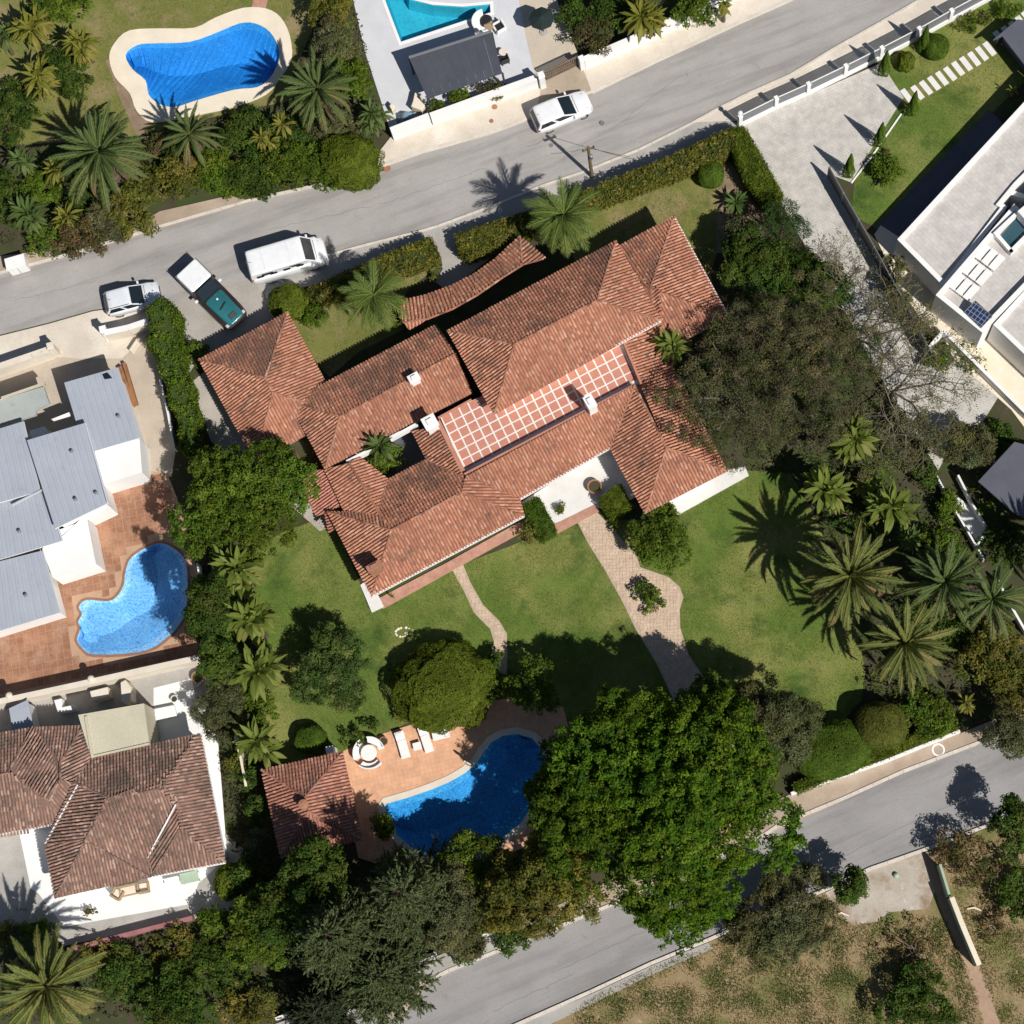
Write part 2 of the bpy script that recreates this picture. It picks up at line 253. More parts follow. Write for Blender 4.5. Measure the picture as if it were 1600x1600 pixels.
# ------------------------------------------------------------------ mesh builders
class MB:
    def __init__(s): s.v = []; s.f = []
    def add(s, verts, faces):
        o = len(s.v); s.v += [tuple(p) for p in verts]; s.f += [tuple(i + o for i in f) for f in faces]; return s
    def prism(s, pts, z0, z1, top_scale=None):
        a = sum(pts[i][0] * pts[(i + 1) % len(pts)][1] - pts[(i + 1) % len(pts)][0] * pts[i][1] for i in range(len(pts)))
        if a < 0: pts = pts[::-1]
        n = len(pts)
        return s.add([(x, y, z0) for x, y in pts] + [(x, y, z1) for x, y in pts],
                     [tuple(range(n - 1, -1, -1)), tuple(range(n, 2 * n))] + [(i, (i + 1) % n, n + (i + 1) % n, n + i) for i in range(n)])
    def box(s, c, size, rz=0.0, taper=1.0):
        x, y, z = size[0] / 2, size[1] / 2, size[2] / 2; co, si = math.cos(rz), math.sin(rz); vs = []
        for dz in (-1, 1):
            k = taper if dz > 0 else 1.0
            for dx, dy in ((-1, -1), (1, -1), (1, 1), (-1, 1)):
                a, b = dx * x * k, dy * y * k
                vs.append((c[0] + a * co - b * si, c[1] + a * si + b * co, c[2] + dz * z))
        return s.add(vs, [(3, 2, 1, 0), (4, 5, 6, 7), (0, 1, 5, 4), (1, 2, 6, 5), (2, 3, 7, 6), (3, 0, 4, 7)])
    def loft(s, rings, caps=True, close=True):
        n = len(rings[0]); vs = [p for r in rings for p in r]; fs = []
        for k in range(len(rings) - 1):
            for i in range(n if close else n - 1):
                j = (i + 1) % n
                fs.append((k * n + i, k * n + j, (k + 1) * n + j, (k + 1) * n + i))
        if caps: fs += [tuple(range(n - 1, -1, -1)), tuple(range((len(rings) - 1) * n, len(rings) * n))]
        return s.add(vs, fs)
    def tube(s, path, radii, sides=6):
        rings = []
        P = [Vector(p) for p in path]
        for i, p in enumerate(P):
            d = (P[min(i + 1, len(P) - 1)] - P[max(i - 1, 0)]).normalized()
            a = d.cross(Vector((0, 0, 1))) if abs(d.z) < 0.95 else d.cross(Vector((1, 0, 0)))
            a.normalize(); b = d.cross(a)
            r = radii[i] if isinstance(radii, (list, tuple)) else radii
            rings.append([tuple(p + (a * math.cos(2 * math.pi * k / sides) + b * math.sin(2 * math.pi * k / sides)) * r) for k in range(sides)])
        return s.loft(rings)
    def lathe(s, c, prof, sides=16):
        return s.loft([[(c[0] + r * math.cos(2 * math.pi * k / sides), c[1] + r * math.sin(2 * math.pi * k / sides), c[2] + z) for k in range(sides)] for r, z in prof])
    def build(s, name, mat, parent=None, smooth=False, bevel=0.0):
        me = bpy.data.meshes.new(name); me.from_pydata(s.v, [], s.f); me.update()
        if smooth:
            me.polygons.foreach_set('use_smooth', [True] * len(me.polygons))
        me.materials.append(MT[mat] if isinstance(mat, str) else mat)
        o = bpy.data.objects.new(name, me); COL.objects.link(o)
        if bevel:
            b = o.modifiers.new('bevel', 'BEVEL'); b.width = bevel; b.segments = 2; b.limit_method = 'ANGLE'
        return attach(o, parent)
def world_loc(o):
    p = Vector(o.location)
    while o.parent: o = o.parent; p = p + Vector(o.location)
    return p
def attach(o, parent):
    if parent is not None:
        o.parent = parent
        if parent.type == 'EMPTY' and parent.rotation_euler.z == 0 and 'local' not in parent:
            o.matrix_parent_inverse = Matrix.Translation(-Vector(parent.location))
    return o
def tag(o, label, cat, group=None, kind=None):
    if label: o['label'] = label
    if cat: o['category'] = cat
    if group: o['group'] = group
    if kind: o['kind'] = kind
    return o
def thing(name, label, cat, loc=(0, 0, 0), group=None, rz=0.0, local=False):
    o = bpy.data.objects.new(name, None); COL.objects.link(o); o.empty_display_size = 0.3
    o.location = loc; o.rotation_euler = (0, 0, rz)
    if local: o['local'] = 1
    return tag(o, label, cat, group)
def structure(name, mb, mat, **kw):
    o = mb.build(name, mat, **kw); o['kind'] = 'structure'; return o
def sheet(name, pts, z, mat, th=None):
    """a ground sheet given as photo pixels"""
    return structure(name, MB().prism(GP(pts, z), z - (th or 0.3), z), mat)
def np_mesh(name, verts, quads, cols, mat, parent=None, smooth=False, tri=False):
    k = 3 if tri else 4
    me = bpy.data.meshes.new(name); nv, nf = len(verts), len(quads)
    me.vertices.add(nv); me.vertices.foreach_set('co', np.asarray(verts, np.float32).ravel())
    me.loops.add(nf * k); me.loops.foreach_set('vertex_index', np.asarray(quads, np.int32).ravel())
    me.polygons.add(nf); me.polygons.foreach_set('loop_start', np.arange(0, nf * k, k, dtype=np.int32))
    me.polygons.foreach_set('loop_total', np.full(nf, k, np.int32))
    if smooth: me.polygons.foreach_set('use_smooth', np.ones(nf, bool))
    me.update(calc_edges=True)
    if cols is not None:
        a = me.attributes.new('col', 'FLOAT_COLOR', 'POINT')
        c = np.ones((nv, 4), np.float32); c[:, :3] = np.clip(cols, 0, 1); a.data.foreach_set('color', c.ravel())
    me.materials.append(MT[mat]); me.validate()
    o = bpy.data.objects.new(name, me); COL.objects.link(o)
    return attach(o, parent)
def inside(poly, pts):
    poly = np.asarray(poly); x, y = pts[:, 0], pts[:, 1]; res = np.zeros(len(pts), bool); j = len(poly) - 1
    for i in range(len(poly)):
        xi, yi = poly[i]; xj, yj = poly[j]
        c = ((yi > y) != (yj > y)) & (x < (xj - xi) * (y - yi) / (yj - yi + 1e-12) + xi)
        res ^= c; j = i
    return res
def smooth_poly(pts, n=3):
    """Catmull-Rom through a closed outline"""
    out = []; m = len(pts)
    for i in range(m):
        p0, p1, p2, p3 = [np.array(pts[(i + k) % m], float) for k in (-1, 0, 1, 2)]
        for q in range(n):
            t = q / n
            out.append(tuple(0.5 * (2 * p1 + (p2 - p0) * t + (2 * p0 - 5 * p1 + 4 * p2 - p3) * t * t + (3 * p1 - p0 - 3 * p2 + p3) * t ** 3)))
    return out
def inset(pts, d):
    """shrink an outline (world xy) by d"""
    a = sum(pts[i][0] * pts[(i + 1) % len(pts)][1] - pts[(i + 1) % len(pts)][0] * pts[i][1] for i in range(len(pts)))
    P = [Vector(p) for p in (pts if a > 0 else pts[::-1])]; n = len(P); out = []
    for i in range(n):
        e0 = (P[i] - P[i - 1]).normalized(); e1 = (P[(i + 1) % n] - P[i]).normalized()
        n0, n1 = Vector((-e0.y, e0.x)), Vector((-e1.y, e1.x)); b = n0 + n1
        b = b / max(b.length_squared, 0.35) * 2 if b.length > 1e-6 else n0
        out.append(tuple(P[i] + b * d))
    return out
# ------------------------------------------------------------------ setting
from mathutils.geometry import tessellate_polygon
def holed(name, outer, holes, z, mat, parent=None, drop=0.25):
    """flat sheet (world xy outline) with openings cut out, and a short skirt along every edge"""
    loops = [[Vector((x, y, z)) for x, y in outer]] + [[Vector((x, y, z)) for x, y in h] for h in holes]
    vs = [tuple(p) for l in loops for p in l]; fs = []
    for t in tessellate_polygon(loops):
        a, b, c = [Vector(vs[i]) for i in t]
        fs.append(tuple(t) if (b - a).cross(c - a).z > 0 else tuple(t[::-1]))
    o = 0
    for l in loops:
        n = len(l); base = len(vs); vs += [(p.x, p.y, z - drop) for p in l]
        fs += [(o + i, o + (i + 1) % n, base + (i + 1) % n, base + i) for i in range(n)]; o += n
    # indices of the first loops run on in order, so o is right while only loops precede
    m = MB(); m.v = vs; m.f = fs
    return m.build(name, mat, parent)
POOL = {
 'north_west': smooth_poly([(197,87),(214,72),(239,69),(295,67),(337,53),(374,38),(399,38),(422,51),(436,76),(436,98),(422,124),(402,138),(366,142),(309,158),(273,169),(248,163),(233,149),(228,127),(208,110)]),
 'north': [(598,-14),(603,4),(627,67),(732,32),(767,21),(766,8),(723,12),(676,9),(640,0),(636,-14)],
 'west': smooth_poly([(245,850),(270,856),(290,876),(294,907),(292,949),(281,977),(253,1005),(219,1020),(149,1024),(130,1014),(121,1000),(126,984),(123,972),(129,960),(124,949),(136,938),(169,940),(183,933),(194,915),(197,893),(208,870)]),
 'main': [(601,1262),(605,1256),(640,1246),(677,1233),(705,1221),(727,1208),(745,1193),(756,1176),(768,1160),(786,1150),(808,1147),(832,1154),(846,1170),(850,1190),(848,1215),(838,1250),(815,1285),(775,1318),(735,1338),(690,1345),(650,1330),(620,1305)],
}
PW = {k: GP(v, -0.1) for k, v in POOL.items()}
big = [(-260, -260), (260, -260), (260, 260), (-260, 260)]
g = holed('ground', big, list(PW.values()), 0.0, 'soil', drop=0.02); g['kind'] = 'structure'
STEPS = {'north_west': [(-.75, [(202,88),(216,76),(238,73),(246,76),(240,95),(226,108),(212,106)]), (-.4, [(203,88),(214,79),(222,78),(218,94),(209,101)])], 'main': [(-.5, [(772,1162),(788,1153),(808,1150),(830,1157),(842,1170),(820,1176),(795,1174)]), (-.28, [(782,1157),(808,1151),(830,1158),(818,1165),(797,1165)])], 'west': [(-.5, [(126,950),(136,941),(150,942),(150,1018),(134,1010),(126,998),(131,984),(128,972),(133,960)])]}
def pool(key, mat, depth, label, coping=None, cop_mat='cream', cop_z=0.06):
    pts = PW[key]; c = (sum(p[0] for p in pts) / len(pts), sum(p[1] for p in pts) / len(pts), 0)
    t = thing('swimming_pool', label, 'pool', c)
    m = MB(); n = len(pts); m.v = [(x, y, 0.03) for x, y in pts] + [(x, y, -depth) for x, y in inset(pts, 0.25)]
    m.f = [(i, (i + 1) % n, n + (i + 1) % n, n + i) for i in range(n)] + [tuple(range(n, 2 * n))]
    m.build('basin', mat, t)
    w = MB(); w.v = [(x, y, -0.10) for x, y in pts]; w.f = [tuple(range(n))]; w.build('water', 'water', t)
    if key in STEPS:
        for z, q in STEPS[key]: MB().prism(GP(q, -.1), -depth + .01, z).build('step', mat, t)
    if coping is not None:
        cp = holed('coping', coping, [pts], cop_z, cop_mat, t)
    return t
L1 = [(-140,478),(0,429),(84,407),(169,382),(253,356),(394,315),(498,292),(591,263),(661,239),(765,210),(816,191),(926,146),(1025,98),(1081,73),(1152,39),(1239,0),(1340,-48)]
L2 = [(-140,562),(0,523),(76,504),(146,484),(273,471),(304,464),(351,449),(394,436),(507,399),(569,382),(653,361),(684,352),(770,320),(850,288),(912,267),(997,233),(1081,191),(1115,172),(1166,146),(1234,116),(1307,72),(1375,34),(1434,0),(1530,-55)]
sheet('road', L1 + L2[::-1], 0.012, 'asphalt')
L3 = [(330,1660),(480,1604),(560,1578),(674,1533),(702,1519),(750,1500),(880,1448),(1000,1398),(1100,1352),(1197,1306),(1216,1293),(1319,1250),(1412,1208),(1541,1159),(1600,1137),(1720,1090)]
L4 = [(600,1690),(803,1600),(922,1547),(1016,1503),(1106,1466),(1200,1425),(1288,1388),(1359,1355),(1439,1327),(1503,1303),(1600,1263),(1720,1215)]
sheet('road_south', L3 + L4[::-1], 0.012, 'asphalt_far')
def strip(name, line, off, z, mat, w=None, kind='structure', seg=None):
    """kerb: a raised band along a photo polyline, OFF px to one side, laid as separate stones of SEG m"""
    P = [Vector(G(*p)) for p in line]; m = MB(); stones = []
    for a, b in zip(P[:-1], P[1:]):
        d = (b - a).normalized(); nn = Vector((-d.y, d.x)) * (off * MPP); L = (b - a).length; k = max(1, int(L / (seg or L)))
        for i in range(k):
            g0, g1 = a + (b - a) * (i / k) + d * 0.008, a + (b - a) * ((i + 1) / k) - d * 0.008
            stones.append([tuple(g0), tuple(g1), tuple(g1 + nn), tuple(g0 + nn)])
    return stones
def kerb(name, line, off, z, mat):
    root = structure(name, MB().prism(GP([(l[0], l[1]) for l in line] + [(l[0], l[1] - off * 0.8) for l in line[::-1]]), -0.3, 0.018), mat)
    for s in strip(name, line, off, z, mat, seg=1.0):
        xs = [p[0] for p in s]; ys = [p[1] for p in s]
        if max(abs(sum(xs) / 4), abs(sum(ys) / 4)) > 42: continue
        MB().prism(s, -0.1, z).build('kerb_stone', mat, root)
    return root
# pavements beside the north road
sheet('pavement', [(585,268),(591,263),(661,239),(765,210),(816,191),(926,146),(1025,98),(1152,39),(1239,0),(1340,-48),(1290,-60),(1180,-12),(1085,28),(1000,70),(912,100),(905,88),(850,112),(842,128),(700,180),(612,212),(590,240)], 0.10, 'pavement')
sheet('driveway_apron', [(851,114),(905,90),(926,147),(905,156),(836,184),(843,150)], 0.106, surf('brown_concrete', (0.42, 0.35, 0.27), (0.35, 0.29, 0.22), 0.8))
sheet('pavement_verge', [(169,382),(253,356),(394,315),(360,305),(250,330),(215,350),(200,362)], 0.08, 'pavement_dirt')
sheet('pavement_west', [(-60,445),(0,427),(84,405),(80,390),(0,400),(-60,415)], 0.08, 'pavement_dirt')
sheet('pavement_house', [(394,436),(507,399),(569,382),(653,361),(684,352),(770,320),(850,288),(912,267),(997,233),(1081,191),(1115,172),(1158,196),(1080,232),(960,285),(880,312),(790,345),(715,375),(640,400),(540,432),(470,450),(420,470)], 0.05, 'pavement_grey')
sheet('pavement_east', [(1081,191),(1115,172),(1166,146),(1234,116),(1307,72),(1375,34),(1434,0),(1530,-55),(1560,-40),(1500,15),(1400,68),(1300,118),(1160,188)], 0.06, 'pavement')
sheet('forecourt', [(273,471),(304,464),(351,449),(394,436),(420,470),(440,490),(310,560),(285,600),(300,680),(270,640),(255,560),(262,500)], 0.03, surf('forecourt_concrete', (0.40, 0.37, 0.34), (0.33, 0.305, 0.275), 0.7, c4=(0.46, 0.42, 0.36), sc4=0.5))
sheet('pavement_forecourt', [(-60,542),(0,525),(76,506),(146,486),(273,472),(262,500),(240,515),(190,560),(120,560),(78,556),(0,580),(-60,600)], 0.03, 'pavement')
sheet('yard', [(-80,560),(30,575),(120,545),(190,540),(250,520),(262,600),(275,700),(268,745),(225,740),(165,756),(60,790),(-80,790)], 0.02, surf('yard_concrete', (0.50, 0.43, 0.35), (0.42, 0.36, 0.29), 0.6))
# kerbs
kerb('kerb', L1, 5, 0.12, 'kerb'); kerb('kerb_line', L2[8:], -4, 0.10, 'kerb')
kerb('kerb_south', L3, 5, 0.13, 'kerb'); kerb('kerb_field', L4, -5, 0.12, 'kerb')
# south road verges
sheet('verge', [(620,1600),(674,1533),(702,1519),(750,1500),(880,1448),(1000,1398),(1197,1306),(1319,1250),(1412,1208),(1541,1159),(1600,1137),(1720,1090),(1710,1060),(1600,1105),(1500,1146),(1381,1191),(1241,1238),(1130,1290),(860,1420),(680,1495),(580,1550)], 0.07, 'pavement_dirt')
sheet('verge_west', [(300,1655),(480,1603),(560,1577),(674,1533),(750,1500),(880,1448),(860,1428),(680,1495),(500,1575),(430,1600)], 0.076, 'pavement_grey')
sheet('dry_field', [(600,1700),(803,1607),(922,1554),(1016,1510),(1106,1473),(1288,1395),(1359,1362),(1439,1334),(1503,1310),(1600,1270),(1720,1222),(1760,1900),(600,1900)], 0.02, 'dry')
sheet('concrete_pad', [(1290,1395),(1359,1357),(1440,1329),(1452,1348),(1462,1390),(1450,1420),(1390,1425),(1370,1440),(1330,1445),(1300,1420)], 0.03, surf('old_concrete', (0.48, 0.44, 0.38), (0.38, 0.33, 0.27), 0.8, c3=(0.28, 0.20, 0.13), sc3=0.6, th3=(0.5, 0.65), c4=(0.6, 0.57, 0.52), sc4=0.9))
sheet('dirt_track', [(1440,1330),(1456,1345),(1500,1440),(1545,1545),(1575,1640),(1550,1640),(1515,1530),(1470,1420)], 0.036, surf('track_dirt', (0.42, 0.29, 0.20), (0.34, 0.23, 0.16), 1.5))
sheet('pavement_field', [(795,1608),(922,1554),(1016,1510),(1106,1473),(1114,1482),(1020,1522),(926,1568),(810,1625)], 0.06, 'pavement_grey')
# lawns
LAWN = [(398,860),(440,832),(515,805),(560,905),(575,950),(700,890),(905,812),(1010,812),(1165,735),(1235,740),(1265,790),(1300,870),(1335,960),(1352,1050),(1345,1095),(1310,1135),(1230,1180),(1100,1200),(900,1160),(860,1115),(760,1112),(640,1128),(560,1165),(535,1180),(420,1195),(400,1120),(430,1040),(400,950)]
sheet('lawn', LAWN, 0.012, 'lawn')
LAWN2 = [(425,480),(560,415),(690,375),(700,405),(640,450),(626,475),(630,515),(560,550),(515,590)]
sheet('lawn_front', LAWN2, 0.012, 'lawn_worn')
LAWN3 = [(880,330),(960,295),(1130,240),(1150,265),(1170,320),(1130,360),(1110,430),(1130,500),(1060,360),(970,400),(900,420)]
sheet('lawn_side', LAWN3, 0.012, 'lawn_worn')
LAWN4 = [(-40,-60),(520,-60),(500,20),(465,100),(440,160),(300,190),(200,215),(60,225),(-40,230)]
l4 = holed('lawn_pool', GP(LAWN4), [GP(smooth_poly([(171,90),(180,67),(203,48),(253,45),(304,44),(337,28),(380,13),(416,14),(439,28),(453,56),(456,93),(439,121),(416,148),(366,168),(300,182),(240,192),(214,174),(203,146),(180,121)]))], 0.012, 'lawn_worn'); l4['kind'] = 'structure'
LAWN5 = [(1376,100),(1402,150),(1335,285),(1330,335),(1372,358),(1470,262),(1548,178),(1640,90),(1640,-60),(1520,0),(1450,45)]
sheet('lawn_east', LAWN5, 0.012, 'lawn')
sheet('bed', [(1120,260),(1150,262),(1200,330),(1190,400),(1120,395),(1120,310)], 0.016, 'bare_soil')
sheet('bed_wall', [(1085,755),(1140,730),(1170,742),(1120,765),(1062,800)], 0.016, 'bare_soil')
# paths of laid stones
def paving(name, poly_px, z, cell, seed, bed='path_bed', mat='stone', label=None):
    poly = np.array(GP(poly_px)); root = structure(name, MB().prism([tuple(p) for p in poly], -0.2, z), bed)
    r = np.random.default_rng(seed); x0, y0 = poly.min(0); x1, y1 = poly.max(0); m = MB()
    nx, ny = int((x1 - x0) / cell) + 2, int((y1 - y0) / cell) + 2
    J = r.uniform(-0.32, 0.32, (nx + 1, ny + 1, 2)) * cell
    for i in range(nx):
        for j in range(ny):
            q = np.array([(x0 + a * cell + J[a, b, 0], y0 + b * cell + J[a, b, 1]) for a, b in ((i, j), (i + 1, j), (i + 1, j + 1), (i, j + 1))])
            c = q.mean(0)
            if not inside(poly, q).all(): continue
            q = c + (q - c) * 0.9
            m.prism([tuple(p) for p in q], z - 0.02, z + r.uniform(0.008, 0.028))
    o = m.build('paving_stones', mat, root); o['kind'] = 'stuff'
    return root
PATH1 = [(704,886),(724,922),(741,958),(766,983),(772,1003),(768,1020),(776,1050),(792,1055),(793,1030),(792,990),(780,970),(755,945),(735,910),(722,878)]
PATH2 = [(900,812),(919,849),(947,894),(975,945),(992,981),(1026,1037),(1060,1110),(1085,1170),(1150,1170),(1120,1110),(1101,1060),(1076,1023),(1063,981),(1062,953),(1068,933),(1062,917),(1045,902),(1000,886),(995,869),(952,821),(930,796)]
paving('path', PATH1, 0.03, 0.21, 3); paving('path_wide', PATH2, 0.03, 0.22, 4)
# house surrounds
sheet('house_strip', [(574,944),(700,878),(818,812),(826,826),(720,884),(599,951)], 0.09, 'brick_strip')
sheet('house_corner', [(563,914),(575,905),(592,932),(600,948),(581,957)], 0.10, 'whitepave')
sheet('patio', [(806,790),(955,695),(1000,770),(960,800),(932,792),(866,818),(848,790),(826,800)], 0.11, 'whitepave')
sheet('patio_edge', [(866,819),(931,787),(936,799),(870,834)], 0.115, 'brick_strip')
sheet('terrace_south', [(1000,808),(1040,780),(1130,735),(1164,729),(1170,743),(1062,803),(1020,822)], 0.11, 'whitepave')
sheet('courtyard_floor', [(540,650),(700,600),(760,760),(600,800)], 0.02, 'charcoal2')
sheet('side_yard', [(296,600),(320,580),(420,730),(470,770),(520,820),(500,830),(420,760),(330,690)], 0.025, surf('side_concrete', (0.46, 0.42, 0.37), (0.38, 0.345, 0.30), 0.7))
sheet('gate_walk', [(684,353),(706,372),(745,392),(770,400),(700,455),(680,440),(692,420),(676,385)], 0.055, 'pavement_grey')
# main pool deck
DECK = [(528,1178),(560,1162),(600,1146),(650,1130),(700,1112),(745,1098),(790,1092),(880,1105),(900,1180),(880,1260),(830,1320),(700,1370),(590,1350),(560,1340)]
d = holed('pool_deck', GP(DECK), [inset(PW['main'], -0.3)], 0.05, 'peach'); d['kind'] = 'structure'
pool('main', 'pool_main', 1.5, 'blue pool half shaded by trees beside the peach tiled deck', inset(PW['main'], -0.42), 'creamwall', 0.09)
nwdeck = GP(smooth_poly([(171,90),(180,67),(203,48),(253,45),(304,44),(337,28),(380,13),(416,14),(439,28),(453,56),(456,93),(439,121),(416,148),(366,168),(300,182),(240,192),(214,174),(203,146),(180,121)]))
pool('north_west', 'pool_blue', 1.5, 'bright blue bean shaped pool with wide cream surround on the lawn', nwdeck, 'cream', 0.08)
sheet('pool_walk', [(392,16),(398,-10),(402,-60),(425,-60),(421,-10),(414,16)], 0.04, 'brick_strip')
sheet('pool_verge', [(165,95),(175,90),(205,150),(235,195),(215,215),(190,160)], 0.02, 'bare_soil')
# north plot terrace
nt_ = holed('pool_terrace', GP([(548,-40),(552,0),(570,80),(596,160),(612,212),(700,180),(838,126),(822,60),(803,-40)]), [PW['north']], 0.045, 'bluewhite'); nt_['kind'] = 'structure'
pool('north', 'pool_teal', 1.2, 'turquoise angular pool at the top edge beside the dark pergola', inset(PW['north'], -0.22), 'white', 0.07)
sheet('north_drive', [(803,-40),(822,60),(838,126),(852,112),(905,90),(870,0),(862,-40)], 0.05, surf('sandy_concrete', (0.56, 0.49, 0.40), (0.48, 0.42, 0.34), 0.8))
# east driveway and the modern house ground
sheet('driveway', [(1160,194),(1378,98),(1392,122),(1412,152),(1360,235),(1330,285),(1299,273),(1330,330),(1402,452),(1445,540),(1500,570),(1560,620),(1535,660),(1482,705),(1466,735),(1420,660),(1370,580),(1300,450),(1250,370),(1205,290)], 0.03, 'concrete_drive')
sheet('modern_terrace', [(1366,366),(1376,352),(1420,380),(1480,400),(1620,500),(1640,720),(1580,640),(1490,560),(1476,530),(1440,500),(1405,448)], 0.05, 'cream')
sheet('side_steps', [(1484,767),(1511,787),(1540,822),(1548,833),(1529,850),(1494,799)], 0.06, 'whitepave')
# west house deck of brown tiles, each laid tile its own piece
WD = [(60,780),(165,750),(225,735),(262,740),(285,800),(310,900),(330,1030),(0,1092),(-90,1108),(-90,900)]
wd = holed('tile_deck', GP(WD), [PW['west']], 0.03, 'brown_joint'); wd['kind'] = 'structure'
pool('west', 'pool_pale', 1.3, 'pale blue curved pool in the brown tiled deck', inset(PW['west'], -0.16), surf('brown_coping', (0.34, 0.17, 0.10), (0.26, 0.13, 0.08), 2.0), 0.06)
poly = np.array(GP(WD)); hole = np.array(inset(PW['west'], -0.2)); e1 = Vector(G(250, 1035)) - Vector(G(0, 1085)); e1.normalize(); e2 = Vector((-e1.y, e1.x)); o0 = Vector(G(0, 1085))
cands = []
TS = 0.52
for i in range(-4, 40):
    for j in range(-3, 40):
        c = o0 + e1 * (TS * (i + .5)) + e2 * (TS * (j + .5))
        cr = np.array([c + e1 * a * TS * .5 + e2 * b * TS * .5 for a, b in ((-1, -1), (1, -1), (1, 1), (-1, 1))])
        if inside(poly, cr).all() and not inside(hole, cr).any(): cands.append((c, abs(c.x + 27) + abs(c.y + 5)))
cands.sort(key=lambda q: q[1])
tile_me = None; rest = MB(); ang = math.atan2(e1.y, e1.x)
for k, (c, _) in enumerate(cands):
    if k < 300:
        if tile_me is None:
            t = MB().box((0, 0, 0), (TS * .95, TS * .95, 0.03), 0).build('tile', 'brown_tile'); tile_me = t.data
        else:
            t = bpy.data.objects.new('tile', tile_me); COL.objects.link(t)
        t.parent = wd; t.location = (c.x, c.y, 0.022 + random.uniform(0, 0.006)); t.rotation_euler = (0, 0, ang)
    else: rest.box((c.x, c.y, 0.024), (TS * .95, TS * .95, 0.03), ang)
if rest.v: o = rest.build('tiles', 'brown_tile', wd); o['kind'] = 'stuff'
# bottom-left house ground
sheet('court', [(-90,1118),(0,1098),(180,1060),(335,1025),(322,1150),(350,1300),(385,1330),(375,1400),(360,1425),(280,1440),(100,1478),(60,1440),(-90,1470)], 0.03, 'pavement_grey')
sheet('court_white', [(-90,1300),(-10,1306),(30,1300),(48,1388),(60,1396),(100,1448),(300,1412),(310,1380),(355,1340),(340,1150),(312,1130),(300,1060),(240,1075),(240,1160),(0,1180),(0,1115),(-90,1130)], 0.036, 'white')
# asphalt cracks, a painted wire shadow, patches and iron covers on the north road
def line_mark(name, pts, w, mat, z=0.018):
    P = [Vector(G(*p)) for p in pts]; m = MB()
    for a, b in zip(P[:-1], P[1:]):
        d = (b - a).normalized() ; nn = Vector((-d.y, d.x)) * w / 2
        m.add([(*(a - nn), z), (*(b - nn), z), (*(b + nn), z), (*(a + nn), z)], [(0, 1, 2, 3)])
    return structure(name, m, mat)
rr = random.Random(5)
def wiggle(a, b, n, amp):
    return [(a[0] + (b[0] - a[0]) * i / n + rr.uniform(-amp, amp), a[1] + (b[1] - a[1]) * i / n + rr.uniform(-amp, amp)) for i in range(n + 1)]
for k, (a, b) in enumerate([((970,190),(1075,110)),((880,245),(1010,170)),((420,358),(600,318)),((600,318),(760,262)),((20,470),(150,438)),((860,1520),(1020,1450)),((1230,1380),(1500,1250)),((770,1580),(900,1520))]):  # first line paints an overhead wire's cast shadow; the others are cracks
    line_mark('crack_and_wire_shadow', wiggle(a, b, 16, 1.8), 0.022, 'tar')
for (px, py, r) in ((941,193,.16),(861,227,.16),(604,263,.3),(773,168,.2),(768,190,.16),(1466,1172,.30)):
    c = G(px, py); mm = MB().lathe((c[0], c[1], 0), [(r, 0.0), (r, 0.02 if py < 160 or py > 210 else 0.125)], 14)
    structure('drain_cover', mm, 'clay' if px in (604, 773, 768) else 'tar')
c = G(1466, 1172); m = MB()
m.loft([[(c[0] + .42 * math.cos(a * math.pi / 9), c[1] + .42 * math.sin(a * math.pi / 9), 0.085) for a in range(18)], [(c[0] + .31 * math.cos(a * math.pi / 9), c[1] + .31 * math.sin(a * math.pi / 9), 0.086) for a in range(18)]], caps=False)
structure('painted_ring', m, 'white')
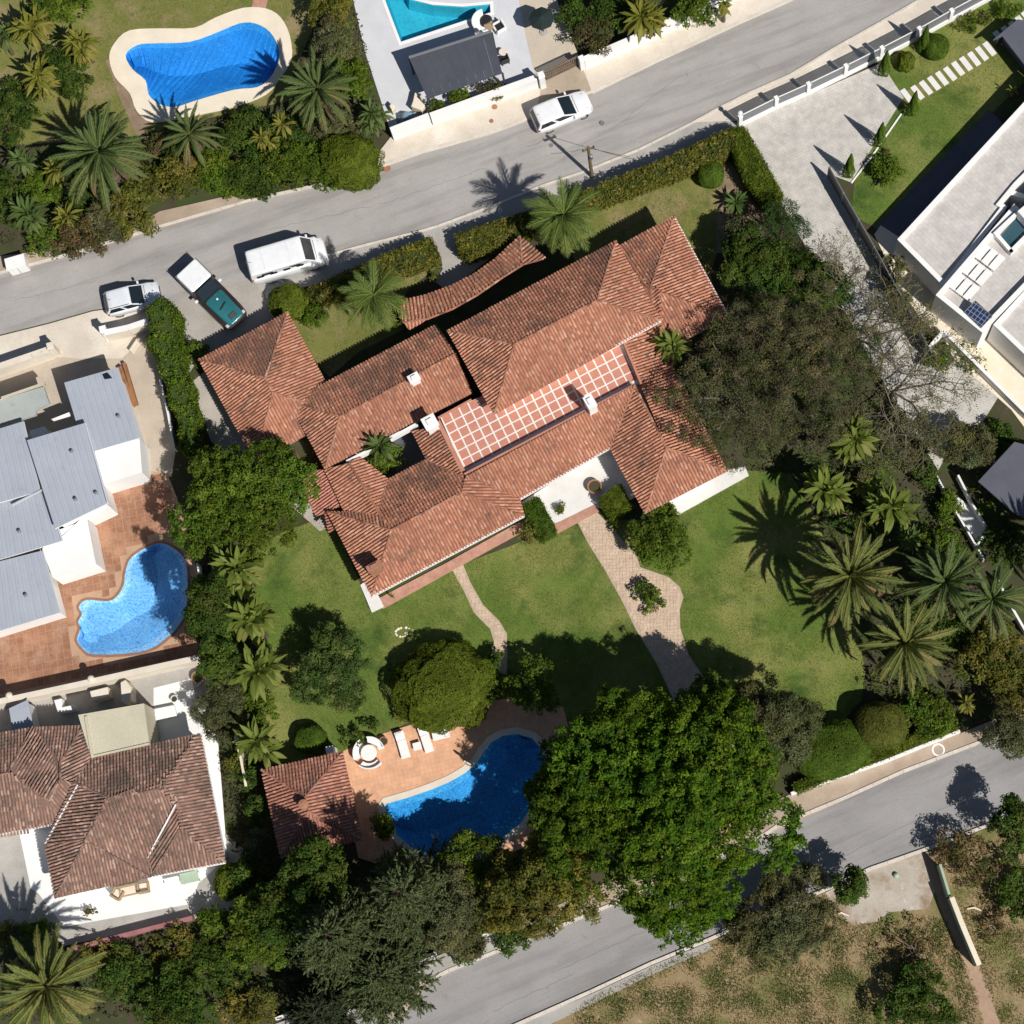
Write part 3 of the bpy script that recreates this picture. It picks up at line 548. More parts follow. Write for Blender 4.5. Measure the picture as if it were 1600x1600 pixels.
# ------------------------------------------------------------------ tiled roofs
PAL_A = np.array([(0.455,0.205,0.126),(0.415,0.176,0.106),(0.50,0.245,0.158),(0.36,0.154,0.096),(0.44,0.210,0.134),(0.28,0.136,0.094),(0.56,0.32,0.222)])
PAL_B = np.array([(0.31,0.175,0.132),(0.26,0.155,0.12),(0.36,0.225,0.175),(0.20,0.135,0.11),(0.46,0.32,0.25),(0.17,0.125,0.105),(0.29,0.185,0.148)])
PAL_P = np.array([(0.46,0.20,0.15),(0.42,0.175,0.135),(0.50,0.235,0.175)])
A2_ = np.array
_ang = np.linspace(0, math.pi, 5)
def plane_of(P):
    P = np.array(P); c = P.mean(0); u, s, vt = np.linalg.svd(P - c); n = vt[2]
    if n[2] < 0: n = -n
    return c, n
def tiles_for(face, pal, pu, pv, lichen_shade, seed):
    r = np.random.default_rng(seed); P = np.array(face); c, n = plane_of(P)
    down = np.array([n[0], n[1], 0.0]);
    if np.linalg.norm(down) < 1e-4: down = np.array([0, -1.0, 0])
    down = down - n * down.dot(n); down /= np.linalg.norm(down); up = -down; u = np.cross(up, n); u /= np.linalg.norm(u)
    uv = np.stack([(P - c) @ u, (P - c) @ up], 1); mn, mx = uv.min(0), uv.max(0)
    I = np.arange(int((mx[0] - mn[0]) / pu) + 1); J = np.arange(int((mx[1] - mn[1]) / pv) + 1)
    gi, gj = np.meshgrid(I, J, indexing='ij'); ct = np.stack([mn[0] + (gi.ravel() + .5) * pu, mn[1] + (gj.ravel() + .45) * pv], 1)
    big_uv = c_uv + (uv - c_uv) * (1 + .30 / max(.5, np.abs(uv - c_uv).max())) if False else uv
    ins = inside(uv, ct)
    for du in (-.45, .45):
        for dv in (-.45, .45): ins |= inside(uv, ct + A2_((du * pu, dv * pv)))
    ct = ct[ins]; N = len(ct)
    if N == 0: return None
    jit = r.normal(0, 0.006, (N, 3)); skew = r.normal(0, 0.010, N)
    A2 = .5 * sum(uv[i][0] * uv[(i + 1) % len(uv)][1] - uv[(i + 1) % len(uv)][0] * uv[i][1] for i in range(len(uv))); PP = uv if A2 > 0 else uv[::-1]; K = len(PP)
    E = [PP[(i + 1) % K] - PP[i] for i in range(K)]; conv = all(E[i][0] * E[(i + 1) % K][1] - E[i][1] * E[(i + 1) % K][0] > -.02 for i in range(K))
    r1, r0 = pu * 0.37, pu * 0.31; V8 = np.zeros((N, 10, 3))
    for e, (rad, dv, lift) in enumerate(((r1, -pv * .55, 0.022), (r0, pv * .62, 0.0))):
        for k, a in enumerate(_ang):
            q = np.stack([ct[:, 0] + rad * math.cos(a) + (skew if e else -skew), ct[:, 1] + dv], 1)
            if conv:
                for i in range(K):
                    el = np.linalg.norm(E[i])
                    if el < .02: continue
                    nn = np.array((-E[i][1], E[i][0])) / el; dd = (q - PP[i]) @ nn + .03; q = q + np.outer(np.clip(-dd, 0, None), nn)
            V8[:, e * 5 + k, :] = (c + np.outer(q[:, 0], u) + np.outer(q[:, 1], up)
                                   + n * (rad * math.sin(a) * 0.8 + lift + 0.005)) + jit
    q = np.array([(k, k + 1, 6 + k, 5 + k) for k in range(4)]); quads = (np.arange(N)[:, None, None] * 10 + q[None]).reshape(-1, 4)
    col = (pal[r.integers(0, len(pal), N)] * .68 + pal[:3].mean(0) * .32) * r.uniform(0.86, 1.12, (N, 1))
    w = c + np.outer(ct[:, 0], u) + np.outer(ct[:, 1], up)
    nz = np.array([mnoise.noise(Vector(p) * 0.4) * .6 + mnoise.noise(Vector(p) * 1.5) * .45 for p in w]); col = col * (1 + .22 * np.array([mnoise.noise(Vector(p) * 0.3 + Vector((9, 3, 1))) for p in w])[:, None])
    k = np.clip((nz + lichen_shade - 0.25) * 2.2 + r.uniform(-.35, .35, N), 0, 1)[:, None]
    col = col * (1 - .72 * k) + np.array((0.09, 0.075, 0.062)) * .72 * k  # tile colour carries growth patches and slope shade; north faces are set darker
    return V8.reshape(-1, 3), quads, np.repeat(col, 10, 0)
def caps_for(lines, pal, seed, rad=0.085):
    r = np.random.default_rng(seed); vs, qs, cs = [], [], []
    for a, b in lines:
        a, b = np.array(a, float), np.array(b, float); L = np.linalg.norm(b - a)
        if L < .2: continue
        d = (b - a) / L; s = np.cross(d, (0, 0, 1.0)); s /= np.linalg.norm(s); n = np.cross(s, d); k = max(1, int(L / 0.36))
        for i in range(k):
            p0, p1 = a + d * (L * i / k - .04), a + d * (L * (i + 1) / k + .03); o = len(vs); col = pal[r.integers(0, len(pal))] * r.uniform(.5, .85)
            for p, rr_, lf in ((p0, rad * 1.12, .05), (p1, rad * .92, .02)):
                for t in _ang: vs.append(p + s * rr_ * math.cos(t) + n * (rr_ * .75 * math.sin(t) + lf - .03)); cs.append(col)
            qs += [(o + q, o + q + 1, o + 6 + q, o + 5 + q) for q in range(4)]
    return vs, qs, cs
_roof_seed = [100]
def roof(house, faces, caps=(), pal=PAL_A, sheet_mat='roofsheet', pu=0.215, pv=0.27, lichen_shade=0.0, faceL=None, th=0.16, walls=None, fascia=None):
    """faces: photo (px, py, height) outlines of the planes. Sheet below, tiles and ridge caps on it"""
    F = [[V(*p) for p in f] for f in faces]; m = MB()
    for f in F:
        k = len(f); a = sum(f[i][0] * f[(i + 1) % k][1] - f[(i + 1) % k][0] * f[i][1] for i in range(k))
        if a < 0: f = f[::-1]
        m.add([(x, y, z - .02) for x, y, z in f] + [(x, y, z - th) for x, y, z in f],
              [tuple(range(k)), tuple(range(2 * k - 1, k - 1, -1))] + [(i, k + i, k + (i + 1) % k, (i + 1) % k) for i in range(k)])
    ro = m.build('roof', sheet_mat, house)
    vs, qs, cs, o = [], [], [], 0
    for i, f in enumerate(F):
        _roof_seed[0] += 1
        t = tiles_for(f, pal, pu, pv, lichen_shade if faceL is None else faceL[i], _roof_seed[0])
        if t is None: continue
        vs.append(t[0]); qs.append(t[1] + o); cs.append(t[2]); o += len(t[0])
    tl = np_mesh('roof_tiles', np.concatenate(vs), np.concatenate(qs), np.concatenate(cs), 'tile', smooth=True); tl.parent = ro; tl['kind'] = 'stuff'
    if caps:
        v, q, c = caps_for([(V(*a), V(*b)) for a, b in caps], pal, _roof_seed[0] + 500)
        cp = np_mesh('ridge_caps', v, q, c, 'tile', smooth=True); cp.parent = ro; cp['kind'] = 'stuff'
    if fascia:
        fm = MB()
        for a, b in fascia:
            A, B = Vector(V(*a)), Vector(V(*b)); d = (B - A).normalized(); s = d.cross(Vector((0, 0, 1))).normalized() * .05
            fm.add([A + s + Vector((0,0,.05)), B + s + Vector((0,0,.05)), B - s + Vector((0,0,.05)), A - s + Vector((0,0,.05)), A + s - Vector((0,0,.2)), B + s - Vector((0,0,.2)), B - s - Vector((0,0,.2)), A - s - Vector((0,0,.2))],
                   [(0, 1, 2, 3), (7, 6, 5, 4), (0, 4, 5, 1), (1, 5, 6, 2), (2, 6, 7, 3), (3, 7, 4, 0)])
        fo = fm.build('fascia', 'white'); fo.parent = ro
    return ro
def walls(house, outline, h, d=0.85, mat='white', top=None):
    pts = inset([G(*p, h) for p in outline], d)
    return MB().prism(pts, 0.0, h - 0.12).build('wall', mat, house)
def chimney(house, px, py, htop, w, l, ang, z0, mat='white', capw=1.25, flue=True):
    x, y = G(px, py, htop); o = MB().box((x, y, (z0 + htop) / 2), (w, l, htop - z0), ang).build('chimney', mat, house)
    m = MB().box((x, y, htop + .05), (w * capw, l * capw, .10), ang); c = m.build('cap', mat, None); c.parent = o; c.matrix_parent_inverse = Matrix(); 
    if flue:
        f = MB().box((x, y, htop + .16), (w * .55, l * .55, .12), ang).build('flue', 'clay' if mat == 'clay' else mat, None); f.parent = o
    return o
# ---- main villa
HA = R(28)
villa = thing('villa', 'large terracotta tiled villa with a rooftop terrace in the middle', 'house', V(800, 660, 0))
# garage wing
e, t_ = 2.6, 3.75
A = dict(W=(311,562,e), N=(449,488,e), E=(537,648,e), S=(399,722,e), a=(414,590,t_), b=(426,613,t_))
roof(villa, [[A['W'], A['N'], A['a']], [A['N'], A['E'], A['b'], A['a']], [A['E'], A['S'], A['b']], [A['S'], A['W'], A['a'], A['b']]],
     [(A['W'], A['a']), (A['N'], A['a']), (A['a'], A['b']), (A['b'], A['E']), (A['b'], A['S'])], faceL=[.42, .1, .0, .12])
walls(villa, [A['W'][:2], A['N'][:2], A['E'][:2], A['S'][:2]], e)
# front wing with gable end
e, t_ = 3.0, 3.95
B = dict(W=(452,628,e), N=(681,508,e), n=(712,552,t_), E=(737,614,e), S=(508,732,e), a=(531,651,t_))
roof(villa, [[B['W'], B['N'], B['n'], B['a']], [B['a'], B['n'], B['E'], B['S']], [B['S'], B['W'], B['a']]],
     [(B['W'], B['a']), (B['a'], B['n']), (B['a'], B['S'])], faceL=[.34, .02, .1])
walls(villa, [B['W'][:2], B['N'][:2], B['E'][:2], B['S'][:2]], e)
chimney(villa, 647, 591, 4.5, .62, .5, HA, 3.2)
chimney(villa, 672, 660, 4.7, .75, .75, HA, 2.6)
# upper roof
e, t_ = 4.9, 6.35
H_ = dict(W=(700,517,e), N=(962,377,e), E=(1033,501,e), S=(772,647,e), a=(803,538,t_), b=(933,469,t_))
roof(villa, [[H_['W'], H_['N'], H_['b'], H_['a']], [H_['N'], H_['E'], H_['b']], [H_['E'], H_['S'], H_['a'], H_['b']], [H_['S'], H_['W'], H_['a']]],
     [(H_['W'], H_['a']), (H_['N'], H_['b']), (H_['a'], H_['b']), (H_['b'], H_['E']), (H_['a'], H_['S'])], faceL=[.22, .0, -.1, .0], fascia=[((960,541,e),(1033,501,e))])
walls(villa, [H_['W'][:2], H_['N'][:2], H_['E'][:2], H_['S'][:2]], e, 0.55)
# north-east wing
e, t_ = 3.1, 4.05
I_ = dict(W=(945,397,e), N=(1053,338,e), E=(1138,494,e), S=(1032,552,e), a=(1016,450,t_), b=(1030,456,t_))
roof(villa, [[I_['W'], I_['N'], I_['a']], [I_['N'], I_['E'], I_['b'], I_['a']], [I_['E'], I_['S'], I_['b']], [I_['S'], I_['W'], I_['a'], I_['b']]],
     [(I_['N'], I_['a']), (I_['b'], I_['E']), (I_['W'], I_['a'])], faceL=[.3, .05, .0, .1], fascia=[(I_['N'], I_['E'])])
walls(villa, [p[:2] for p in (I_['W'], I_['N'], I_['E'], I_['S'])], e)
# east wing
e, t_ = 2.85, 3.85
roof(villa, [[(991,602,t_),(1041,699,t_),(1008,802,e),(953,700,e)], [(1041,699,t_),(1136,736,e),(1008,802,e)], [(973,534,t_ - .1),(1018,512,e),(1136,736,e),(1041,699,t_),(1000,598,t_)]],
     [((991,602,t_),(1041,699,t_)),((1041,699,t_),(1008,802,e)),((1041,699,t_),(1136,736,e))], faceL=[.05, -.05, .1])
walls(villa, [(953,700),(1008,802),(1136,736),(1018,512),(973,534)], e)
# corridor roof below the terrace
roof(villa, [[(727,745,3.9),(991,603,3.9),(953,700,2.85),(812,780,2.85)]], [((991,603,3.9),(953,700,2.85))], faceL=[-.05], fascia=[((812,780,2.85),(953,700,2.85))])
MB().prism(inset([G(*p, 2.8) for p in ((727,745),(991,603),(953,700),(812,780))], .8), 0, 2.7).build('wall', 'white', villa)
# south-west wing
e, t_ = 2.85, 3.95
D = dict(W=(512,800,e), S=(581,932,e), E=(819,806,e), a=(611,828,t_), b=(722,769,t_))
roof(villa, [[D['W'], (591,800,3.3), D['a']], [(591,800,3.3), (606,749,e), (667,718,e), (725,746,3.75), D['b'], D['a']], [D['a'], D['b'], D['E'], D['S']], [D['S'], D['W'], D['a']], [D['b'], (727,745,3.9), (812,780,2.9), D['E']]],
     [(D['W'], D['a']), (D['a'], D['b']), (D['a'], D['S']), (D['b'], D['E'])], faceL=[.3, .36, -.02, .1, .0], fascia=[(D['S'], D['E'])])
walls(villa, [D['W'][:2], (606,752), (667,722), (727,745), (812,782), D['E'][:2], D['S'][:2]], e, .85)
chm = chimney(villa, 585, 885, 4.7, .95, .45, HA, 2.6, 'clay', 1.1)
# courtyard west wing
roof(villa, [[(508,733,2.85),(546,724,3.45),(592,803,3.45),(538,800,2.85)], [(546,724,3.45),(561,713,3.2),(606,749,2.85),(591,800,3.3)]], [((546,724,3.45),(591,800,3.45))], faceL=[.05, .0])
MB().prism([G(*p, 2.7) for p in ((514,735),(556,716),(600,748),(588,792),(540,788))], 0, 2.7).build('wall', 'white', villa)
# courtyard east wing
roof(villa, [[(644,673,2.9),(684,668,3.7),(725,746,3.75),(667,718,2.9)]], faceL=[.12])
MB().prism([G(*p, 2.8) for p in ((648,675),(683,672),(722,742),(669,716))], 0, 2.7).build('wall', 'white', villa)
# little pink lean-to and flat roof near the garage
roof(villa, [[(462,746,2.3),(507,733,2.55),(536,788,2.55),(512,800,2.3),(494,806,2.3)]], pal=PAL_P, faceL=[-.3], pu=.2, pv=.22)
roof(villa, [[(508,802,2.2),(517,800,2.4),(523,826,2.4),(514,832,2.2)]], pal=PAL_P, faceL=[-.3], pu=.2, pv=.22)
MB().prism([G(*p, 2.2) for p in ((418,716),(457,698),(466,722),(430,740))], 0, 2.2).build('lean_to_roof', 'terracotta_flat', villa)
# parapets and courtyard walls
def wallrun(parent, pts, h, w, mat, name='wall', z0=0.0, hp=None, bevel=0.0):
    P = [Vector(G(p[0], p[1], hp if hp is not None else h)) for p in pts]; m = MB()
    for a, b in zip(P[:-1], P[1:]):
        d = (b - a).normalized(); nn = Vector((-d.y, d.x)) * w / 2; a2, b2 = a - d * w * .5, b + d * w * .5
        m.prism([tuple(a2 - nn), tuple(b2 - nn), tuple(b2 + nn), tuple(a2 + nn)], z0, h)
    return m.build(name, mat, parent, bevel=bevel)
wallrun(villa, [(543,720),(578,702)], 3.25, .16, 'white', 'parapet', 2.5)
wallrun(villa, [(610,684),(650,662)], 3.25, .14, 'white', 'parapet', 2.5)
# roof terrace: every tile its own piece on a white grouted slab
tz = 3.2
ter = MB().prism([G(*p, tz) for p in ((688,652),(737,626),(768,612),(800,600),(970,515),(978,530),(1003,596),(728,742))], 2.4, tz).build('terrace', 'grout', villa)
o0 = Vector(G(727, 731, tz)); e1 = (Vector(G(991, 593, tz)) - o0).normalized(); e2 = (Vector(G(688, 650, tz)) - o0).normalized()
cell = 0.675; me_t = None; outline = np.array([G(*p, tz) for p in ((687,650),(738,626),(768,612),(800,598),(960,505),(975,533),(998,592),(729,735))])
for i in range(0, 19):
    for j in range(-1, 9):
        c = o0 + e1 * (cell * (i + .5)) + e2 * (cell * (j + .35))
        q = np.array([c])
        if not inside(outline, q)[0]: continue
        if j > 6 and 4 < i < 17: continue
        if me_t is None:
            o = MB().add([(*(e1 * a + e2 * b) * (cell * .425), z) for z in (0, .02) for a, b in ((-1, -1), (1, -1), (1, 1), (-1, 1))],
                         [(3, 2, 1, 0), (4, 5, 6, 7), (0, 1, 5, 4), (1, 2, 6, 5), (2, 3, 7, 6), (3, 0, 4, 7)]).build('terrace_tile', 'terr_tile'); me_t = o.data
        else: o = bpy.data.objects.new('terrace_tile', me_t); COL.objects.link(o)
        o.parent = ter; o.location = (c.x, c.y, tz - .006 + random.uniform(0, .003))
wallrun(villa, [(727,740),(990,602)], 3.87, .14, 'terracotta_flat', 'parapet', 2.6)
wallrun(villa, [(1001,597),(975,535)], 3.87, .14, 'terracotta_flat', 'parapet', 2.6)
wallrun(villa, [(726,741),(686,661)], 3.6, .30, 'terracotta_flat', 'parapet', 2.6)
wallrun(villa, [(686,652),(735,625)], 3.25, .14, 'terracotta_flat', 'parapet', 2.6)
chimney(villa, 922, 628, 5.3, .55, .8, HA, 3.0, 'white', 1.15)
# porch roof: a curved tiled band over the entrance
po = [(626,471),(666,461),(705,447),(742,428),(778,402),(812,369)]; pi = [(630,503),(668,498),(706,483),(745,461),(787,432),(816,414)]
fc = [[(po[i][0], po[i][1], 2.35), (po[i + 1][0], po[i + 1][1], 2.35), (pi[i + 1][0], pi[i + 1][1], 2.95), (pi[i][0], pi[i][1], 2.95)] for i in range(5)]
fc += [[(812,369,2.35),(853,404,2.35),(816,414,2.95)], [(630,503,2.95),(668,498,2.95),(640,514,2.45)]]
roof(villa, fc, [((*pi[i], 2.95), (*pi[i + 1], 2.95)) for i in range(5)] + [((816,414,2.95),(812,369,2.35))], faceL=[.15] * 7, pu=.25, pv=.27, th=.12)
for p in ((640,478),(700,456),(760,424),(806,384)):
    x, y = G(*p, 2.2); MB().box((x, y, 1.1), (.26, .26, 2.2), HA).build('pillar', 'white', villa)
# windows and doors of the garden front
for px, py, w, hh, kind in ((640,905,1.4,1.2,'window'),(700,873,1.0,2.1,'door'),(760,841,1.4,1.2,'window'),(870,748,1.6,2.1,'door'),(915,724,1.4,1.2,'window')):
    x, y = G(px, py, 2.85); nrm = Vector((math.sin(HA), -math.cos(HA))); c = Vector((x, y)) - nrm * .80
    zc = 1.05 + .1 if kind == 'door' else 1.5
    f = MB().box((c.x, c.y, zc), (w, .12, hh), HA).build(kind, 'wood', villa)
    gme = MB().box((c.x + nrm.x * .05, c.y + nrm.y * .05, zc), (w - .2, .06, hh - .2), HA).build('pane', 'car_glass', None); gme.parent = f
# ---- pool house
ph = thing('pool_house', 'small square terracotta tiled pool house with a round chimney', 'house', V(480, 1255, 0))
e, t_ = 2.5, 3.45
P_ = dict(a=(409,1203,e), b=(535,1175,e), c=(567,1312,e), d=(439,1340,e), p=(476,1246,t_), q=(482,1268,t_))
roof(ph, [[P_['a'], P_['b'], P_['p']], [P_['b'], P_['c'], P_['q'], P_['p']], [P_['c'], P_['d'], P_['q']], [P_['d'], P_['a'], P_['p'], P_['q']]],
     [(P_['a'], P_['p']), (P_['b'], P_['p']), (P_['p'], P_['q']), (P_['q'], P_['c']), (P_['q'], P_['d'])], faceL=[.3, .05, 0, .1], pal=PAL_A * np.array((.90, .90, 1.0)))
walls(ph, [P_[k][:2] for k in 'abcd'], e)
x, y = G(474, 1257, 4.0); ch = MB().lathe((x, y, 3.1), [(.24, 0), (.24, .85), (.33, .87), (.33, .95), (.12, 1.0)], 14).build('chimney', 'clay', ph)
MB().box((*G(515, 1171, 1.6), .8), (.5, .45, 1.6), R(12)).build('pillar', 'white', ph)
# ---- weathered brown-tiled house, bottom left
hs = thing('house', 'weathered brown tiled house with cream annex roof in the white courtyard', 'house', V(190, 1280, 0))
e, t_ = 2.9, 4.1
kw = dict(pal=PAL_B, sheet_mat='roofsheet_b', pu=.215)
roof(hs, [[(116,1222,3.55),(142,1184,2.95),(312,1147,e),(253,1231,t_),(170,1247,t_)], [(312,1147,e),(352,1347,e),(284,1289,3.7),(277,1255,3.85),(253,1231,t_)],
          [(275,1256,3.85),(284,1289,3.7),(238,1369,e),(231,1339,3.1)], [(284,1289,3.7),(352,1347,e),(238,1369,e)],
          [(170,1247,t_),(253,1231,t_),(277,1255,3.75),(231,1339,3.05),(236,1370,2.85),(133,1313,3.75)],
          [(116,1222,3.55),(170,1247,t_),(133,1313,3.75),(70,1320,e)], [(70,1320,e),(133,1313,3.75),(86,1403,e)], [(133,1313,3.75),(236,1370,e),(86,1403,e)]],
     [((170,1247,t_),(253,1231,t_)),((253,1231,t_),(312,1147,e)),((170,1247,t_),(133,1313,3.75)),((133,1313,3.75),(86,1403,e)),((284,1289,3.7),(352,1347,e)),((284,1289,3.7),(238,1369,e)),((277,1255,3.85),(284,1289,3.7)),((133,1313,3.75),(231,1368,e)),((116,1222,3.55),(170,1247,t_))],
     faceL=[.42, .18, .25, .12, .16, .3, .25, .14], fascia=[((275,1257,3.9),(231,1340,3.1)),((122,1226,3.6),(70,1320,2.95)),((238,1370,e),(352,1348,e))], **kw)
roof(hs, [[(-70,1158,e),(52,1137,e),(11,1208,4.0),(-70,1225,4.0)], [(52,1137,e),(94,1191,3.6),(94,1217,3.7),(77,1251,3.5),(11,1208,4.0)], [(52,1137,e),(130,1134,e),(94,1191,3.65)],
          [(130,1134,e),(142,1184,3.1),(116,1220,3.5),(94,1217,3.7),(94,1191,3.65)], [(11,1208,4.0),(77,1251,3.55),(90,1287,e),(0,1304,e),(-70,1318,e),(-70,1225,4.0)], [(77,1251,3.5),(94,1217,3.7),(118,1224,3.4),(90,1287,e)]],
     [((52,1137,e),(11,1208,4.0)),((130,1134,e),(94,1191,3.65)),((11,1208,4.0),(77,1251,3.5)),((11,1208,4.0),(-70,1225,4.0)),((94,1217,3.7),(77,1251,3.5)),((94,1191,3.65),(94,1217,3.7))],
     faceL=[.3, .0, .35, .2, -.02, .2], fascia=[((0,1304,e),(84,1288,e)),((84,1288,e),(86,1290,e))], **kw)
MB().prism(inset([G(*p, 2.8) for p in ((142,1183),(312,1147),(352,1347),(86,1403),(70,1320),(116,1222))], .4), 0, 2.78).build('wall', 'white', hs)
MB().prism(inset([G(*p, 2.8) for p in ((-70,1158),(130,1134),(142,1183),(90,1287),(-70,1318))], .4), 0, 2.78).build('wall', 'white', hs)
MB().prism([G(*p, 3.1) for p in ((122,1117),(225,1099),(233,1161),(142,1183))], 0, 3.1).build('annex', 'beige_roof', hs)
wallrun(hs, [(134,1121),(144,1182)], 3.22, .16, 'beige_roof', 'parapet', 2.9); wallrun(hs, [(144,1182),(232,1162)], 3.18, .12, 'beige_roof', 'parapet', 2.9)
MT['pale_flash'] = paint('pale_flashing', (0.52, 0.55, 0.6), 0.5, 0.4)
# ---- grey sheet-roofed house, left edge
gh = thing('house', 'white house under several grey ribbed metal roofs beside the brown deck', 'house', V(100, 750, 0))
def sheet_roof(pts, h, lo, n, th=.12):
    """pts: four photo corners, ribs run from side 0-1 to side 3-2; each roofing sheet a piece"""
    hs_ = [h, h, lo, lo]; C = [Vector(V(p[0], p[1], q)) for p, q in zip(pts, hs_)]
    base = MB().add([tuple(c - Vector((0, 0, .03))) for c in C] + [tuple(c - Vector((0, 0, th + .03))) for c in C], [(3, 2, 1, 0), (4, 5, 6, 7), (0, 1, 5, 4), (1, 2, 6, 5), (2, 3, 7, 6), (3, 0, 4, 7)]).build('roof', 'white', gh)
    for i in range(n):
        a0, a1 = C[0].lerp(C[1], i / n), C[0].lerp(C[1], (i + 1) / n); b0, b1 = C[3].lerp(C[2], i / n), C[3].lerp(C[2], (i + 1) / n); u = Vector((0, 0, 1))
        m = MB(); prof = ((0.0, 0.0), (.04, .045), (.11, .045), (.15, 0.0), (.45, .004), (.52, .016), (.60, .004), (1.0, 0.0))
        ra = [a0.lerp(a1, t) + u * z for t, z in prof]; rb = [b0.lerp(b1, t) + u * z for t, z in prof]; k = len(prof)
        m.add([tuple(p) for p in ra + rb], [(j, j + 1, k + j + 1, k + j) for j in range(k - 1)])
        s = m.build('roof_sheet', 'metal_roof'); s.parent = base
    wl = inset([tuple(c.xy) for c in C], .3)
    MB().prism(wl, 0, min(h, lo) - th - .05).build('wall', 'white', gh)
sheet_roof([(100,598),(184,574),(219,684),(134,709)], 3.3, 3.1, 9)
sheet_roof([(42,688),(132,661),(169,786),(86,826)], 4.0, 3.8, 9)
sheet_roof([(-40,682),(37,658),(63,767),(-16,790)], 3.55, 3.4, 8)
sheet_roof([(-60,790),(70,757),(98,845),(-60,892)], 3.0, 2.85, 13)
sheet_roof([(-60,892),(67,860),(94,957),(-60,1004)], 2.9, 2.7, 13)
MB().prism([G(*p, 2.5) for p in ((145,700),(218,686),(222,738),(160,757),(140,720))], 0, 2.5).build('balcony', 'white', gh)
MB().prism([G(*p, 2.4) for p in ((80,832),(136,812),(150,881),(82,902),(66,858))], 0, 2.4).build('balcony', 'white', gh)
MB().prism([G(*p, 2.7) for p in ((-60,640),(0,625),(68,604),(77,630),(56,641),(56,648),(18,660),(-60,680))], 2.4, 2.7).build('canopy', 'green_roof', gh)
wallrun(gh, [(-60,638),(0,622),(67,599)], 2.85, .14, 'beige_roof', 'parapet', 2.3)
MB().prism([G(*p, 2.4) for p in ((46,673),(69,666),(72,680),(49,687))], 0, 2.4).build('vent_box', 'white', gh)
MB().prism([G(*p, 2.2) for p in ((80,655),(108,644),(110,650),(84,658))], 2.0, 2.2).build('awning', 'white', gh)
MB().prism([G(*p, 2.9) for p in ((92,838),(142,792),(165,786),(163,795),(146,801))], 2.3, 2.5).build('awning', 'white', gh)
sk = MB().prism([G(*p, 3.42) for p in ((160,585),(168,582),(175,590),(163,592))], 3.2, 3.40).build('skylight', 'car_glass', gh)
for (px, py, h) in ((60,720,3.75),(112,705,4.15),(150,770,4.05),(185,650,3.4),(30,830,3.15),(40,930,3.0),(118,780,4.1)):
    x, y = G(px, py, h); MB().lathe((x, y, h - .3), [(.07, 0), (.07, .28), (.13, .30), (.13, .36), (.03, .4)], 8).build('vent', 'grey_metal', gh)
for a, b, h in (((121,663),(134,709),3.42),((134,662),(168,784),4.06),((64,766),(20,789),3.5),((69,758),(97,844),3.06)):
    wallrun(gh, [a, b], h, .10, 'pale_flash', 'flashing', h - .12)
# ---- modern white house, right edge
mh = thing('house', 'modern white flat roofed house with paved roof terraces at the upper right', 'house', V(1520, 400, 0))
def block(out, h, floor_drop=.22, pw=.32, floor='roof_paver', z0=0.0, name='wing', extra=None):
    pts = [G(*p, h) for p in out]; inn = inset(pts, pw); n = len(pts)
    b = holed(name, pts if sum(pts[i][0]*pts[(i+1)%n][1]-pts[(i+1)%n][0]*pts[i][1] for i in range(n)) > 0 else pts[::-1], [inn], h, 'white', mh, drop=h - z0)
    MB().prism(inset(pts, pw * .6), z0, h - floor_drop).build('roof_terrace', floor, mh); return b
block([(1402,374),(1640,116),(1700,180),(1590,290),(1567,318),(1574,322),(1476,449)], 2.8)
block([(1640,150),(1720,120),(1720,280),(1600,310),(1567,300)], 2.5, floor='charcoal2')
block([(1462,461),(1585,318),(1660,390),(1535,520)], 3.3, .45)
block([(1552,507),(1650,400),(1760,520),(1660,610)], 3.2, .22)
block([(1590,330),(1660,270),(1720,330),(1640,385)], 4.0, .3)
MB().prism([G(*p, 3.2) for p in ((1564,368),(1588,340),(1604,356),(1580,384))], 2.7, 3.0).build('plunge_pool', surf('plunge_water', (0.045,0.10,0.13), (0.03,0.075,0.10), 0.8, 0.1, 0.1), mh)
wallrun(mh, [(1556,364),(1592,330)], 3.5, .25, 'white', 'parapet', 2.8); wallrun(mh, [(1556,364),(1580,392),(1610,362)], 3.3, .25, 'white', 'parapet', 2.8)
o0 = Vector(G(1497, 452, 3.1)); u1 = (Vector(G(1557, 382, 3.1)) - o0).normalized(); u2 = Vector((u1.y, -u1.x))
SLATG = 'white slatted sunbeds on the modern roof terrace'
for k in range(3):
    t = thing('slatted_sunbed', ['white slatted sunbed on the roof terrace beside the solar panel','white slatted sunbed on the roof terrace, middle of the three','white slatted sunbed on the roof terrace, farthest from the solar panel'][k], 'sunbed', (*(o0 + u1 * (1.35 * k + .35) + u2 * .2), 2.85), SLATG)
    for j in range(3):
        c = o0 + u1 * (1.35 * k + .35) + u2 * (-.40 + j * .60)
        MB().box((c.x, c.y, 3.15), (1.2, .5, .07), math.atan2(u1.y, u1.x)).build('slat_panel', 'white', t)
    for sgn in (-1, 1):
        c = o0 + u1 * (1.35 * k + .35 + sgn * .5) + u2 * .2; MB().box((c.x, c.y, 2.98), (.08, 1.7, .26), math.atan2(u1.y, u1.x)).build('frame', 'white', t)
sp = thing('solar_panel', 'dark blue solar panel tilted on the white roof parapet', 'solar panel', V(1528, 489, 2.85)); q = [V(1507,487,3.4), V(1524,470,3.7), V(1550,494,3.7), V(1533,512,3.4)]
MB().add(q + [(x, y, z - .05) for x, y, z in q], [(0, 1, 2, 3), (7, 6, 5, 4), (0, 4, 5, 1), (1, 5, 6, 2), (2, 6, 7, 3), (3, 7, 4, 0)]).build('panel', 'solar', sp)
